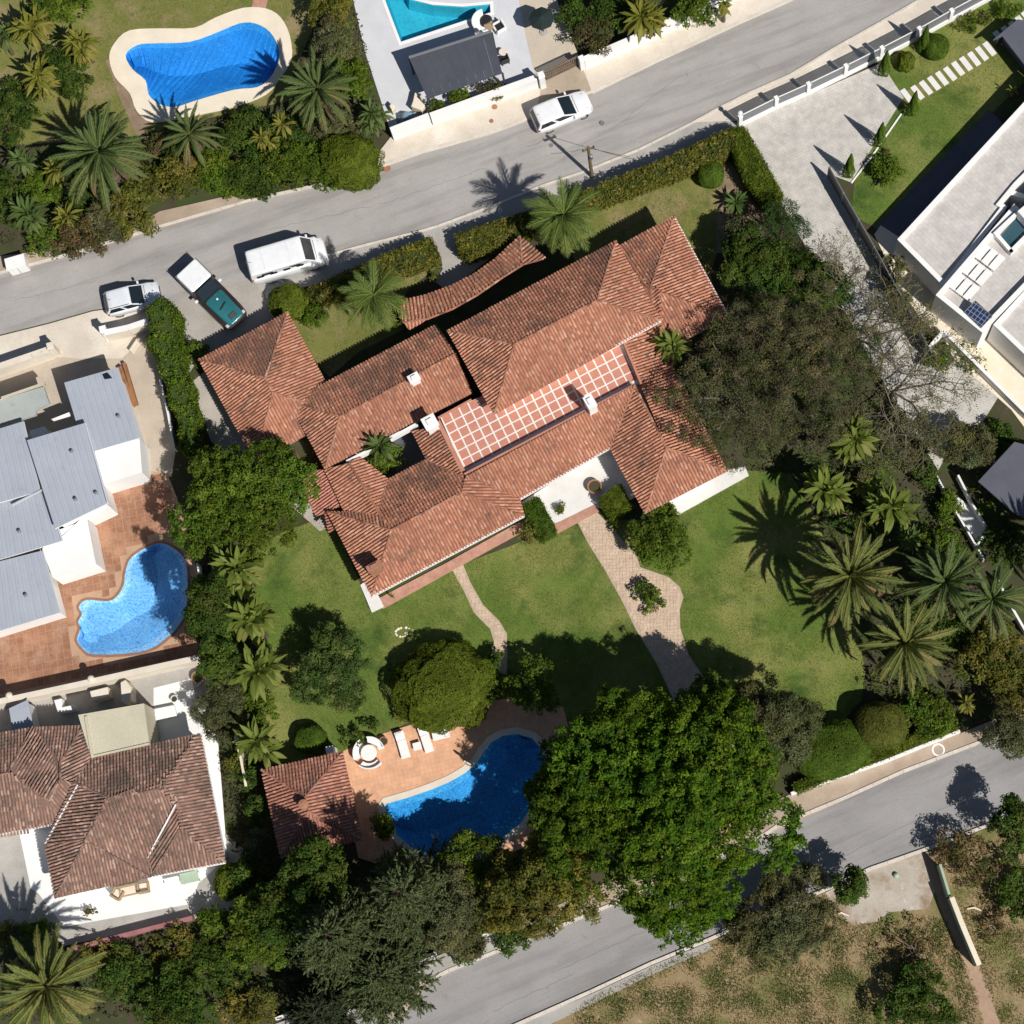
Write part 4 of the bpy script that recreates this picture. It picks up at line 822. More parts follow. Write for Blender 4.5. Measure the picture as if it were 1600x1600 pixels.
for a, b in ((0, 1), (1, 2), (2, 3), (3, 0)): MB().tube([q[a], q[b]], .03, 4).build('frame', 'grey_metal', sp)
for a in range(4): MB().tube([q[a], (q[a][0], q[a][1], 2.84)], .025, 4).build('leg', 'grey_metal', sp)
# carport slab and its wall, right edge below the modern house
cp = thing('carport', 'dark grey flat carport roof crossed by a palm shadow', 'carport', V(1590, 760, 0))
MB().prism([G(*p, 2.6) for p in ((1528,752),(1585,690),(1700,720),(1700,860),(1583,800))], 2.4, 2.6).build('roof', 'charcoal2', cp, bevel=.03)
for p in ((1536,752),(1582,790),(1590,700)):
    x, y = G(*p, 2.5); MB().box((x, y, 1.2), (.14, .14, 2.4), R(40)).build('post', 'dark_metal', cp)
gp = thing('garage', 'raised dark grey pad cutting across the stepping slabs', 'garage', V(1600, 90, 0))  # dark shadow-like ground pad, built as a low roofed block
MB().prism([G(*p, 1.7) for p in ((1552,62),(1566,56),(1612,116),(1660,90),(1660,40),(1590,30))], 1.5, 1.7).build('roof', 'charcoal2', gp)
MB().prism(inset([G(*p, 1.6) for p in ((1552,62),(1566,56),(1612,116),(1660,90),(1660,40),(1590,32))], .25), 0, 1.49).build('wall', 'charcoal', gp)
# ---- dark pergola by the turquoise pool
pg = thing('pergola', 'charcoal roofed pergola between the turquoise pool and the street wall', 'pergola', V(710, 115, 0))
q = [(639,90,2.55),(768,49,2.55),(785,114,2.35),(668,154,2.35)]; W = [Vector(V(*p)) for p in q]; N_ = 9
for i in range(N_):
    a, b, c, d2 = W[0].lerp(W[1], i / N_), W[0].lerp(W[1], (i + .985) / N_), W[3].lerp(W[2], (i + .985) / N_), W[3].lerp(W[2], i / N_)
    pts = [a, b, c, d2]; MB().add([tuple(p) for p in pts] + [tuple(p - Vector((0, 0, .08))) for p in pts], [(3, 2, 1, 0), (4, 5, 6, 7), (0, 1, 5, 4), (1, 2, 6, 5), (2, 3, 7, 6), (3, 0, 4, 7)]).build('roof_panel', 'charcoal', pg)
MB().tube([W[0] + Vector((0, 0, .05)), W[1] + Vector((0, 0, .05))], .10, 6).build('gutter', 'grey_metal', pg)
for p in W: MB().box((p.x, p.y, 1.15), (.14, .14, 2.3), R(18)).build('post', 'dark_metal', pg)
# ------------------------------------------------------------------ walls, fences, gates
def wall_thing(name, label, pts, h, w, mat, cat='wall', group=None, coping=None):
    t = thing(name, label, cat, V(pts[len(pts) // 2][0], pts[len(pts) // 2][1], 0), group)
    P = [Vector(G(p[0], p[1], h)) for p in pts]
    for a, b in zip(P[:-1], P[1:]):
        d = (b - a).normalized(); nn = Vector((-d.y, d.x)) * w / 2
        MB().prism([tuple(a - nn), tuple(b - nn), tuple(b + nn), tuple(a + nn)], 0, h).build('wall_panel', mat, t, bevel=.015)
        if coping:
            n2 = Vector((-d.y, d.x)) * (w / 2 + .04); MB().prism([tuple(a - n2), tuple(b - n2), tuple(b + n2), tuple(a + n2)], h + .003, h + .06).build('coping', coping, t, bevel=.01)
    return t
def post(parent, px, py, h, s, ang, mat='white', cap=True):
    x, y = G(px, py, h); o = MB().box((x, y, h / 2), (s, s, h), ang).build('post', mat, parent, bevel=.015)
    if cap: c = MB().box((x, y, h + .05), (s * 1.2, s * 1.2, .1), ang, .8).build('cap', mat); c.parent = o
    return o
w = wall_thing('garden_wall', 'thick white street wall below the blue tarpaulin', [(610,203),(670,180)], 1.5, .42, 'white')
w = wall_thing('garden_wall', 'white street wall in front of the pergola shrubs', [(672,180),(760,148),(838,120)], 1.4, .40, 'white'); post(w, 845, 117, 1.9, .42, R(20))
w = wall_thing('garden_wall', 'white street wall under the palms at the top edge', [(912,92),(1000,54),(1088,12),(1200,-40)], 1.4, .40, 'white'); post(w, 908, 91, 1.6, .36, R(24))
gt = thing('driveway_gate', 'brown barred sliding gate behind the white car', 'gate', V(880, 105, 0))
a, b = Vector(V(853, 111, 1.5)), Vector(V(904, 87, 1.5))
MB().tube([a, b], .05, 5).build('rail', 'rust_metal', gt); MB().tube([a - Vector((0, 0, 1.3)), b - Vector((0, 0, 1.3))], .05, 5).build('rail', 'rust_metal', gt)
for i in range(19):
    p = a.lerp(b, i / 18); MB().box((p.x, p.y, .78), (.09, .03, 1.4), R(25)).build('bar', 'rust_metal', gt)
w = wall_thing('garden_wall', 'cream street wall with gate post at the left edge', [(-60,590),(0,572),(76,546)], 1.5, .36, 'creamwall', coping='creamwall'); post(w, 78, 540, 1.75, .42, R(16), 'creamwall')
w = wall_thing('garden_wall', 'short white wall with round topped post below the silver car', [(163,520),(200,512),(236,500)], 1.5, .34, 'creamwall', coping='white'); post(w, 160, 514, 1.8, .42, R(14))
w = wall_thing('planter_wall', 'low tan planter wall beside the clipped hedge', [(203,548),(215,530),(232,540)], .6, .2, 'creamwall'); 
wall_thing('boundary_wall', 'thin white wall running along the tall green hedge', [(250,592),(262,645),(272,700)], 1.0, .14, 'white')
w = wall_thing('garden_wall', 'long cream wall between the brown deck and the white courtyard', [(-60,1110),(0,1096),(120,1070),(250,1041),(332,1023)], 1.6, .30, 'creamwall', coping='creamwall')
for p in ((13, 1086), (141, 1060)):
    x, y = G(*p, 2.0); MB().lathe((x, y, 1.6), [(.14, 0), (.2, .15), (.24, .3), (.16, .42), (.08, .45)], 12).build('urn', 'creamwall', w)
wall_thing('boundary_wall', 'thin white fence wall beside the pale blue pool', [(308,880),(318,945),(330,1012)], 1.1, .12, 'white')
pb = thing('pump_box', 'open topped grey concrete pump box at the deck corner', 'box', V(322, 1013, 0)); q = GP([(311,1000),(328,996),(334,1026),(316,1030)], .7)
x_ = holed('box_wall', q, [inset(q, .13)], .7, 'pavement_grey', pb, drop=.7); MB().prism(inset(q, .1), 0, .1).build('box_floor', 'charcoal', pb)
wall_thing('boundary_wall', 'white wall post line beside the brown tiled house', [(367,1150),(376,1185),(384,1228)], 1.2, .16, 'cream')
wall_thing('garden_wall', 'low pink wall behind the flower bushes', [(105,1484),(190,1462),(300,1434)], .8, .28, 'pink_wall')
wall_thing('boundary_wall', 'low white wall under the conifers along the south road', [(430,1592),(520,1560),(600,1525),(680,1489)], .7, .2, 'white')
wall_thing('boundary_wall', 'low white wall below the big green tree by the south road', [(700,1482),(760,1460),(852,1428)], .7, .2, 'white')
wall_thing('boundary_wall', 'low white wall below the clipped hedges by the south road', [(1236,1240),(1310,1214),(1381,1190),(1440,1166),(1500,1142)], .6, .2, 'white')
wall_thing('garden_wall', 'pale green wall standing alone in the dry field', [(1469,1350),(1484,1400)], 1.5, .16, 'green_wall')
wall_thing('garden_wall', 'pale green wall with a whitewashed top in the dry field', [(1487,1402),(1504,1446),(1530,1508)], 1.7, .24, 'green_wall', coping='cream')
wall_thing('garden_wall', 'white corner wall of the modern house planter', [(1450,545),(1474,516),(1530,572),(1610,652)], .9, .22, 'white')
wall_thing('boundary_wall', 'long thin white wall beside the dark olive tree', [(1452,722),(1494,799),(1538,874)], .8, .13, 'white')
wall_thing('boundary_wall', 'thin white wall above the white paved wedge', [(1497,742),(1520,788),(1544,827),(1528,850)], .8, .14, 'white')
wall_thing('boundary_wall', 'broken white wall among the date palms at the right edge', [(1556,900),(1575,938),(1605,990)], .8, .16, 'white')
# dark sheet-metal fence beside the drive
fn = thing('metal_fence', 'dark grey metal fence slanting down beside the pale driveway', 'fence', V(1360, 380, 0))
P = [Vector(G(*p, 1.7)) for p in ((1296,262),(1318,302),(1342,344),(1366,386),(1390,430),(1412,470),(1434,512),(1456,552))]
for a, b in zip(P[:-1], P[1:]):
    d = (b - a).normalized(); nn = Vector((-d.y, d.x)) * .03; a2 = a + d * .03; b2 = b - d * .03
    MB().prism([tuple(a2 - nn), tuple(b2 - nn), tuple(b2 + nn), tuple(a2 + nn)], .1, 1.7).build('panel', 'dark_metal', fn)
    MB().box((a.x, a.y, .9), (.12, .12, 1.8), math.atan2(d.y, d.x)).build('post', 'grey_metal', fn)
    MB().tube([(*a2, 1.74), (*b2, 1.74)], .05, 5).build('rail', 'grey_metal', fn)
MT['pale_metal'] = paint('pale_grey_metal', (0.5, 0.51, 0.52), 0.5, 0.4)
# street fence of the modern house: white base wall, pillars, slatted panels
sf = thing('street_fence', 'white pillared fence with grey slatted panels along the street', 'fence', V(1330, 110, 0))
PX = [(1156,192),(1212,164),(1262,142),(1320,114),(1376,86),(1434,56),(1484,28),(1545,-5),(1610,-40)]
P = [Vector(G(*p, .5)) for p in PX]
for k, (a, b) in enumerate(zip(P[:-1], P[1:])):
    d = (b - a).normalized(); nn = Vector((-d.y, d.x)) * .13; an = math.atan2(d.y, d.x)
    MB().prism([tuple(a - nn), tuple(b - nn), tuple(b + nn), tuple(a + nn)], 0, .5).build('base_wall', 'white', sf, bevel=.01)
    o = MB().box((a.x, a.y, .80), (.28, .28, 1.6), an).build('pillar', 'white', sf, bevel=.01); c = MB().box((a.x, a.y, 1.65), (.34, .34, .10), an, .8).build('cap', 'white'); c.parent = o
    L = (b - a).length - .4; mid = (a + b) / 2
    pn = MB().box((mid.x, mid.y, .56), (L, .05, .06), an).build('panel', 'grey_metal', sf)
    for j in range(11):
        s = MB().box((mid.x, mid.y, .66 + j * .085), (L, .014, .058), an).build('slat', 'grey_metal'); s.parent = pn
    s = MB().box((mid.x, mid.y, 1.62), (L, .06, .05), an).build('top_rail', 'plastic_white', sf)
x, y = P[0]; lp = MB().lathe((x, y, 1.82), [(.05, 0), (.05, .1), (.16, .2), (.16, .35), (.05, .42)], 10).build('lamp', 'plastic_white', sf)
# stepping slabs across the east lawn
st = sheet('stepping_path', [(1404,158),(1409,146),(1560,58),(1600,30),(1610,52),(1560,82),(1440,158),(1420,172)], 0.02, 'lawn_worn')
sl_me = None
for i, (zx, zy) in enumerate([(380,1000),(490,965),(578,915),(662,868),(745,818),(830,770),(912,715),(995,665),(1080,615),(1160,560),(1240,510),(1345,395),(1430,345),(1505,295),(1575,240),(1640,190)]):
    c = G(1360 + zx / 6.667, zy / 6.667); a = Vector(G(1490, 100)) - Vector(G(1472.5, 78)); 
    if sl_me is None:
        o = MB().box((0, 0, 0), (1.15, .40, .06), 0).build('slab', 'whitepave', st, bevel=.01); sl_me = o.data
    else: o = bpy.data.objects.new('slab', sl_me); COL.objects.link(o); o.parent = st
    o.location = (c[0], c[1], .025); o.rotation_euler = (0, 0, math.atan2(a.y, a.x) + random.uniform(-.02, .02))
kb = structure('lawn_edging', MB().tube([V(1330,286,.05), V(1365,240,.05), V(1408,178,.05)], .07, 6), 'whitepave')
sheet('house_shadow_sheet', [(1366,356),(1545,172),(1570,195),(1402,372)], 0.02, 'charcoal2')  # dark sheet painting the modern house's cast shadow on the ground
# ------------------------------------------------------------------ vehicles (local frame: x forward)
def rrect(x0, x1, w, z, r=.2, wf=None):
    """rounded outline in plan: x0 rear, x1 front"""
    wf = wf or w; pts = []
    for (cx, cy, a0, ww) in ((x1 - r, wf - r, 0, wf), (x0 + r, w - r, 90, w), (x0 + r, -w + r, 180, w), (x1 - r, -wf + r, 270, wf)):
        for k in range(4): a = R(a0 + k * 30); pts.append((cx + r * math.cos(a), cy + r * math.sin(a), z))
    return pts
def wheels(t, L, W, r=.33, fx=.31, bx=.30):
    for sx in (L * fx, -L * bx):
        for sy in (-1, 1):
            m = MB(); y = sy * (W / 2 - .12)
            prof = [(r * .62, -.10), (r * .96, -.10), (r, -.06), (r, .06), (r * .96, .10), (r * .62, .10)]
            m.loft([[(sx + q[0] * math.cos(k * math.pi / 9), y + q[1], r + q[0] * math.sin(k * math.pi / 9)) for k in range(18)] for q in prof])
            o = m.build('wheel', 'rubber', t, smooth=False)
            m = MB(); m.loft([[(sx + r * .6 * math.cos(k * math.pi / 9), y + sy * q, r + r * .6 * math.sin(k * math.pi / 9)) for k in range(18)] for q in (.0, .105)])
            ri = m.build('rim', 'rim'); ri.parent = o
def pane(t, name, quad, off=.012, shrink=.90, mat='car_glass'):
    q = [Vector(p) for p in quad]; c = sum(q, Vector()) / 4; n = (q[1] - q[0]).cross(q[3] - q[0]).normalized()
    if n.z < 0 and abs(n.z) > .2: n = -n
    q2 = [c + (p - c) * shrink + n * off for p in q]; q1 = [c + (p - c) * shrink - n * .02 for p in q]
    return MB().add([tuple(p) for p in q2 + q1], [(0, 1, 2, 3), (0, 4, 5, 1), (1, 5, 6, 2), (2, 6, 7, 3), (3, 7, 4, 0)]).build(name, mat, t)
def car(name, label, cat, px, py, ang, L, W, H, mat, xr, xw, rr_, wr, shoulder=.95, hood=.82, taper=.78, rails=False, sw=.84):
    """xr: rear end of the cabin, xw: foot of the windscreen, rr_/wr: how far roof sits in from them"""
    x, y = G(px, py, H * .7); t = thing(name, label, cat, (x, y, 0.03), rz=R(ang), local=True); w = W / 2
    def sec(xx, k, zb, zt):
        ww = w * k
        return [(xx, -ww * .9, zb), (xx, -ww, zb + .12), (xx, -ww, zt - .22), (xx, -ww * .95, zt - .06), (xx, -ww * .82, zt), (xx, ww * .82, zt), (xx, ww * .95, zt - .06), (xx, ww, zt - .22), (xx, ww, zb + .12), (xx, ww * .9, zb)]
    h2 = L / 2; s = shoulder
    MB().loft([sec(-h2, .74, .42, s - .20), sec(-h2 + .07, .86, .32, s - .08), sec(-h2 + .28, .96, .26, s), sec(-h2 + .9, 1.0, .24, s), sec(xw, 1.0, .24, s), sec(xw + .35 * (h2 - xw), .99, .24, s - .02), sec(h2 - .38, .95, .26, hood), sec(h2 - .15, .85, .3, hood - .07), sec(h2 - .04, .72, .36, hood - .17), sec(h2, .60, .45, hood - .27)]).build('body', mat, t, smooth=True)
    lo = [(xr, -w * .90, s - .02), (xw, -w * .88, s - .02), (xw, w * .88, s - .02), (xr, w * .90, s - .02)]
    up = [(xr + rr_, -w * taper, H - .08), (xw - wr, -w * taper, H - .08), (xw - wr, w * taper, H - .08), (xr + rr_, w * taper, H - .08)]
    MB().loft([lo, up]).build('cabin', mat, t)
    pane(t, 'windshield', [lo[1], lo[2], up[2], up[1]], .014, .90); pane(t, 'rear_window', [lo[3], lo[0], up[0], up[3]], .014, .86)
    mid = lambda a, b, k: tuple(a[i] + (b[i] - a[i]) * k for i in range(3))
    for A, B, C_, D_ in ((lo[0], lo[1], up[1], up[0]), (lo[2], lo[3], up[3], up[2])):
        f = .52 if A == lo[0] else .48
        for k0, k1 in ((.03, f - .01), (f + .01, .97)):
            q = [mid(A, B, k0), mid(A, B, k1), mid(D_, C_, k1), mid(D_, C_, k0)]; qv = [Vector(p) for p in q]
            n = (qv[1] - qv[0]).cross(qv[3] - qv[0]).normalized(); sg = 1 if n.y * q[0][1] > 0 else -1
            pane(t, 'side_window', q, .014 * sg if n.z >= 0 or abs(n.z) <= .2 else -.014 * sg * -1, sw)
    ro = [rrect(up[0][0] - .02, up[1][0] + .02, w * (taper + .02), z, .18) for z in (H - .10, H - .05)]
    ro.append(rrect(up[0][0] + .06, up[1][0] - .08, w * (taper - .04), H - .005, .16)); ro.append(rrect(up[0][0] + .3, up[1][0] - .35, w * (taper - .2), H + .012, .12))
    MB().loft(ro).build('roof', mat, t, smooth=True)
    wheels(t, L, W)
    for sy in (-1, 1):
        MB().box((xw - .25, sy * (w + .09), s + .04), (.16, .22, .15), 0, .8).build('mirror', mat, t, bevel=.02)
        MB().box((-h2 + .14, sy * w * .78, s - .14), (.16, .26, .22), 0).build('tail_light', 'tail_red', t, bevel=.02)
        MB().box((h2 - .22, sy * w * .70, hood - .14), (.26, .30, .14), sy * -.25).build('headlight', 'lamp_clear', t, bevel=.02)
        if rails: MB().tube([(xr + rr_ + .1, sy * w * (taper - .03), H + .03), (xw - wr - .1, sy * w * (taper - .03), H + .03)], .022, 5).build('roof_rail', 'plastic_black', t)
        for dx in (.1, -.75): MB().box((xw - .6 + dx, sy * (w + .01), s - .12), (.16, .03, .03)).build('door_handle', mat, t)
    for sy in (-1, 1):
        MB().tube([(xw + .06, sy * w * .70, s + .012), (h2 - .35, sy * w * .62, hood + .012)], .012, 4).build('panel_seam', 'plastic_black', t)
        MB().tube([(xw - .02, sy * .12 + .1, s + .02), (xw - .30, sy * .42 + .2, s + .02 + .30 * (H - s) / max(wr, .3))], .012, 4).build('wiper', 'plastic_black', t)
    MB().tube([(xw + .10, -w * .7, s + .012), (xw + .10, w * .7, s + .012)], .014, 4).build('cowl', 'plastic_black', t)
    MB().tube([(xr + rr_ + .25, 0, H + .01), (xr + rr_ + .1, 0, H + .16)], .012, 4).build('antenna', 'plastic_black', t)
    MB().box((h2 - .07, 0, .52), (.12, W * .5, .20)).build('grille', 'plastic_black', t); MB().box((-h2 + .05, 0, .5), (.12, W * .7, .16)).build('bumper', 'plastic_black', t)
    return t
car('parked_car', 'white estate car with dark windscreen parked by the brown gate', 'car', 877, 170, 22, 4.30, 1.86, 1.58, 'car_white', -2.08, .92, .22, .98, 1.0, .84, .82)
car('parked_car', 'silver hatchback half hidden by the tall green hedge', 'car', 205, 464, 14, 3.95, 1.75, 1.5, 'car_silver', -1.92, .88, .30, .92, .96, .82, .80, rails=True)
vn = car('delivery_van', 'long white van parked beside the hedge on the street', 'van', 446, 401, 15.5, 5.55, 2.05, 2.15, 'car_white', -2.68, 1.98, .10, .66, 1.30, 1.05, .92, sw=.42)
for k in range(4): MB().box((-2.0 + k * .95, -1.0, 1.62), (.5, .04, .22)).build('side_vent', 'car_glass', vn)
MB().box((-1.5, 0, 2.165), (.06, 1.6, .02)).build('roof_seam', 'car_silver', vn); MB().box((.35, 0, 2.165), (.05, 1.6, .02)).build('roof_seam', 'car_silver', vn)
x, y = G(332, 462, 1.0); tk = thing('pickup_truck', 'pickup with white top and teal bonnet parked across the forecourt', 'pickup', (x, y, .04), rz=R(-46), local=True); tk.scale = (1.08, 1.08, 1.04)
def sec2(xx, w_, zb, zt): return [(xx, -w_ * .92, zb), (xx, -w_, zb + .15), (xx, -w_, zt - .1), (xx, -w_ * .9, zt), (xx, w_ * .9, zt), (xx, w_, zt - .1), (xx, w_, zb + .15), (xx, w_ * .92, zb)]
MB().loft([sec2(-2.5, .80, .4, .95), sec2(-2.42, .90, .3, 1.0), sec2(-1.5, .93, .28, 1.0), sec2(.3, .93, .28, .95), sec2(1.7, .92, .3, .86), sec2(2.25, .86, .34, .80), sec2(2.45, .7, .4, .7)]).build('body', 'car_dark', tk, smooth=True)
lo = rrect(-2.45, -.62, .88, .98, .12); up = rrect(-2.30, -.80, .80, 1.72, .12)
MB().loft([lo, up]).build('cabin', 'car_dark', tk)
MB().loft([rrect(-2.36, -.74, .84, 1.70, .12), rrect(-2.36, -.74, .84, 1.76, .12), rrect(-2.30, -.80, .78, 1.80, .10)]).build('roof', 'car_white', tk)
for sy in (-1, 1):
    MB().tube([(-2.38, sy * .88, 1.71), (-.72, sy * .88, 1.71)], .035, 6).build('roof_rail', 'rim', tk)
    MB().box((-.35, sy * 1.02, 1.12), (.14, .22, .16)).build('mirror', 'car_white', tk, bevel=.02)
    MB().box((.9, sy * .86, .97), (1.0, .10, .04)).build('side_trim', 'car_dark', tk); MB().box((2.2, sy * .66, .80), (.2, .26, .12)).build('headlight', 'lamp_clear', tk, bevel=.02)
    pane(tk, 'side_window', [(-2.2, sy * .875, 1.05), (-.75, sy * .875, 1.05), (-.85, sy * .81, 1.66), (-2.15, sy * .81, 1.66)], .02 * (sy if False else 1), .95)
pane(tk, 'windshield', [(-.08, -.74, 1.02), (-.08, .74, 1.02), (-.66, .72, 1.64), (-.66, -.72, 1.64)], .02, .96)
MB().box((-.28, 0, 1.0), (.45, 1.5, .05)).build('cowl', 'plastic_black', tk)
MB().loft([rrect(.0, 2.42, .68, .93, .18, .62), rrect(.0, 2.44, .69, 1.0, .2, .62), rrect(.06, 2.36, .64, 1.05, .2, .56)]).build('bonnet', 'car_teal', tk, smooth=True)
MB().box((1.05, .0, 1.07), (.10, .62, .05), R(18)).build('scoop', 'plastic_black', tk); MB().box((1.98, .02, 1.062), (.38, .52, .03)).build('vent', 'plastic_black', tk)
for k in range(4): MB().box((1.86 + k * .09, .02, 1.08), (.03, .46, .02)).build('vent_bar', 'grey_metal', tk)
MB().lathe((.45, .05, 1.04), [(.07, 0), (.07, .05), (.03, .07)], 10).build('badge_lamp', 'plastic_white', tk); wheels(tk, 4.9, 1.86, .37)
# ------------------------------------------------------------------ street furniture and garden things
up_ = thing('utility_pole', 'wooden utility pole with cables beside the street hedge', 'pole', V(925, 276, 0)); x, y, _ = V(925, 276, 0); hp = 5.0
MB().tube([(x, y, 0), (x, y, 2.5), (x, y, hp)], [.14, .12, .10], 8).build('pole', 'pole_wood', up_)
MB().box((x, y, hp - .35), (.9, .1, .1), R(20)).build('crossarm', 'pole_wood', up_)
for dx in (-.38, 0, .38): MB().lathe((x + dx * math.cos(R(20)), y + dx * math.sin(R(20)), hp - .3), [(.04, 0), (.06, .08), (.03, .16)], 8).build('insulator', 'plastic_black', up_)
MB().lathe((x + .12, y - .1, hp - 1.7), [(.02, 0), (.13, .05), (.13, .5), (.02, .55)], 10).build('junction_box', 'grey_metal', up_)
def wire(a, b, sag, n=10):
    a, b = Vector(a), Vector(b); return [tuple(a.lerp(b, i / n) - Vector((0, 0, sag * 4 * (i / n) * (1 - i / n)))) for i in range(n + 1)]
MB().tube(wire((x + .3, y, hp - .2), V(1010, 252, 2.0), .25), .018, 4).build('cable', 'plastic_black', up_)
MB().tube(wire((x - .1, y, hp - .2), V(860, 240, 3.0), .15), .012, 4).build('cable', 'plastic_black', up_)
cb = thing('utility_cabinet', 'white utility cabinet on the verge at the left edge', 'cabinet', V(24, 420, 0)); c = G(24, 410, 1.1)
MB().box((c[0], c[1], .55), (1.35, .85, 1.1), R(15)).build('casing', 'plastic_white', cb, bevel=.03); MB().box((c[0], c[1], 1.13), (1.42, .92, .06), R(15)).build('lid', 'plastic_white', cb)
MB().box((c[0] + .13, c[1] - .43, .55), (.02, .04, .9), R(15)).build('door_seam', 'grey_metal', cb)
for k, (a, b, lab) in enumerate(((( 187,573),(208,633),'brown timber plank stack leaning beside the grey roof'),((195,566),(214,630),'outer brown timber beam lying beside the plank stack'))):
    A_, B_ = Vector(G(*a, .5)), Vector(G(*b, .5)); d = (B_ - A_).normalized(); nn = Vector((-d.y, d.x)); t = thing('timber_stack', lab, 'timber', (*A_.lerp(B_, .5), 0), 'timber beside the grey roofed house')
    for j in range(2 if k == 0 else 1):
        c = A_.lerp(B_, .5) + nn * (.17 * (j - .5)); MB().box((c.x, c.y, .28 + .06 * j), ((B_ - A_).length, .15 if k == 0 else .2, .5), math.atan2(d.y, d.x)).build('plank', 'wood', t)
# pool terrace furniture of the north plot
ps = thing('parasol', 'dark green parasol shading the drive at the top edge', 'parasol', V(850, 40, 0)); x, y = G(846, 28, 2.2)
m = MB(); n = 8; r = .92; m.v = [(x, y, 2.45)] + [(x + r * math.cos(k * math.pi / 4), y + r * math.sin(k * math.pi / 4), 2.1) for k in range(n)]; m.f = [(0, 1 + k, 1 + (k + 1) % n) for k in range(n)]; m.build('canopy', 'parasol', ps)
MB().tube([(x, y, 0), (x, y, 2.5)], .03, 6).build('pole', 'dark_metal', ps); MB().lathe((x, y, .05), [(.3, 0), (.3, .08), (.05, .12)], 12).build('base', 'pavement_grey', ps)
for k in range(8): MB().tube([(x, y, 2.43), (x + r * math.cos(k * math.pi / 4), y + r * math.sin(k * math.pi / 4), 2.09)], .012, 4).build('rib', 'dark_metal', ps)
def armchair(name, label, px, py, ang, w=.8, cush='plastic_black', fr='plastic_white'):
    x, y = G(px, py, .5); t = thing(name, label, 'chair', (x, y, .05), rz=R(ang), local=True)
    MB().box((0, 0, .30), (w, w, .22)).build('seat', fr, t, bevel=.05); MB().box((0, .02, .45), (w * .72, w * .72, .12)).build('cushion', cush, t, bevel=.04)
    MB().box((0, w * .46, .55), (w, .14, .55)).build('backrest', fr, t, bevel=.05)
    for s in (-1, 1): MB().box((s * w * .46, 0, .48), (.12, w * .9, .3)).build('armrest', fr, t, bevel=.04); 
    for s in (-1, 1):
        for q in (-1, 1): MB().box((s * w * .4, q * w * .4, .09), (.06, .06, .18)).build('leg', fr, t)
    return t
lm = thing('lounge_sofa', 'white curved outdoor sofa with a dark round cushion by the turquoise pool', 'sofa', V(755, 40, 0)); c = G(757, 34, .5)
def arcband(cx, cy, r0, r1, a0, a1, z0, z1, n=12):
    m = MB(); rings = []
    for k in range(n + 1):
        a = R(a0 + (a1 - a0) * k / n); co, si = math.cos(a), math.sin(a)
        rings.append([(cx + r0 * co, cy + r0 * si, z0), (cx + r1 * co, cy + r1 * si, z0), (cx + r1 * co, cy + r1 * si, z1), (cx + r0 * co, cy + r0 * si, z1)])
    return m.loft(rings)
arcband(c[0], c[1], .35, .80, 100, 290, .05, .42).build('seat', 'plastic_white', lm, bevel=.03); arcband(c[0], c[1], .78, .92, 100, 290, .05, .75).build('backrest', 'plastic_white', lm, bevel=.03)
MB().lathe((c[0] + .1, c[1] + .15, .3), [(.1, 0), (.42, .05), (.45, .15), (.3, .24)], 14).build('cushion', 'plastic_black', lm)
tb = thing('side_table', 'round brown table beside the white curved sofa', 'table', V(765, 40, 0)); c = G(764, 39, .5); MB().lathe((c[0], c[1], 0), [(.2, .05), (.05, .1), (.05, .42), (.36, .44), (.36, .5)], 14).build('table_top', 'wicker', tb)
armchair('garden_chair', 'white armchair with dark cushion beside the pale paved terrace edge', 780, 42, -60, .75)
armchair('garden_chair', 'black chair at the corner of the pergola', 788, 92, 200, .6, 'plastic_black', 'plastic_black')
tb = thing('side_table', 'small round cream table beside the black pergola chair', 'table', V(786, 82, 0)); c = G(786, 81, .6); MB().lathe((c[0], c[1], 0), [(.2, .05), (.04, .1), (.04, .55), (.3, .57), (.3, .62)], 14).build('table_top', 'creamwall', tb)
# tarpaulin heap and stone block inside the street wall
tp = thing('tarpaulin', 'crumpled blue grey tarpaulin heaped behind the street wall', 'tarpaulin', V(638, 185, 0)); q = np.array(GP([(616,172),(640,163),(655,172),(664,184),(620,197)], .5)); m = MB(); n = 12; idx = {}
for i in range(n + 1):
    for j in range(n + 1):
        a = q[0] * (1 - i / n) + q[2] * (i / n); b = q[4] * (1 - i / n) + q[3] * (i / n); p = a * (1 - j / n) + b * (j / n)
        ed = min(i, n - i, j, n - j) / 3; z = .05 + min(1, ed) * (.55 + .3 * mnoise.noise(Vector((p[0] * 2.2, p[1] * 2.2, 3)))); m.v.append((p[0], p[1], z))
m.f = [(i * (n + 1) + j, (i + 1) * (n + 1) + j, (i + 1) * (n + 1) + j + 1, i * (n + 1) + j + 1) for i in range(n) for j in range(n)]; m.build('cover', 'tarp', tp)
for lab, pts, h in (('cream stone block standing between the tarpaulin and the pergola', [(645,158),(648,144),(658,146),(656,156),(664,164),(658,172),(642,166)], .9), ('small pale garden ornament beside the tarpaulin', [(608,165),(613,159),(617,166),(613,174)], .8)):
    t = thing('stone_block', lab, 'stone', V(pts[0][0], pts[0][1], 0)); MB().prism(GP(pts, h), 0, h).build('block', 'cream', t, bevel=.05)
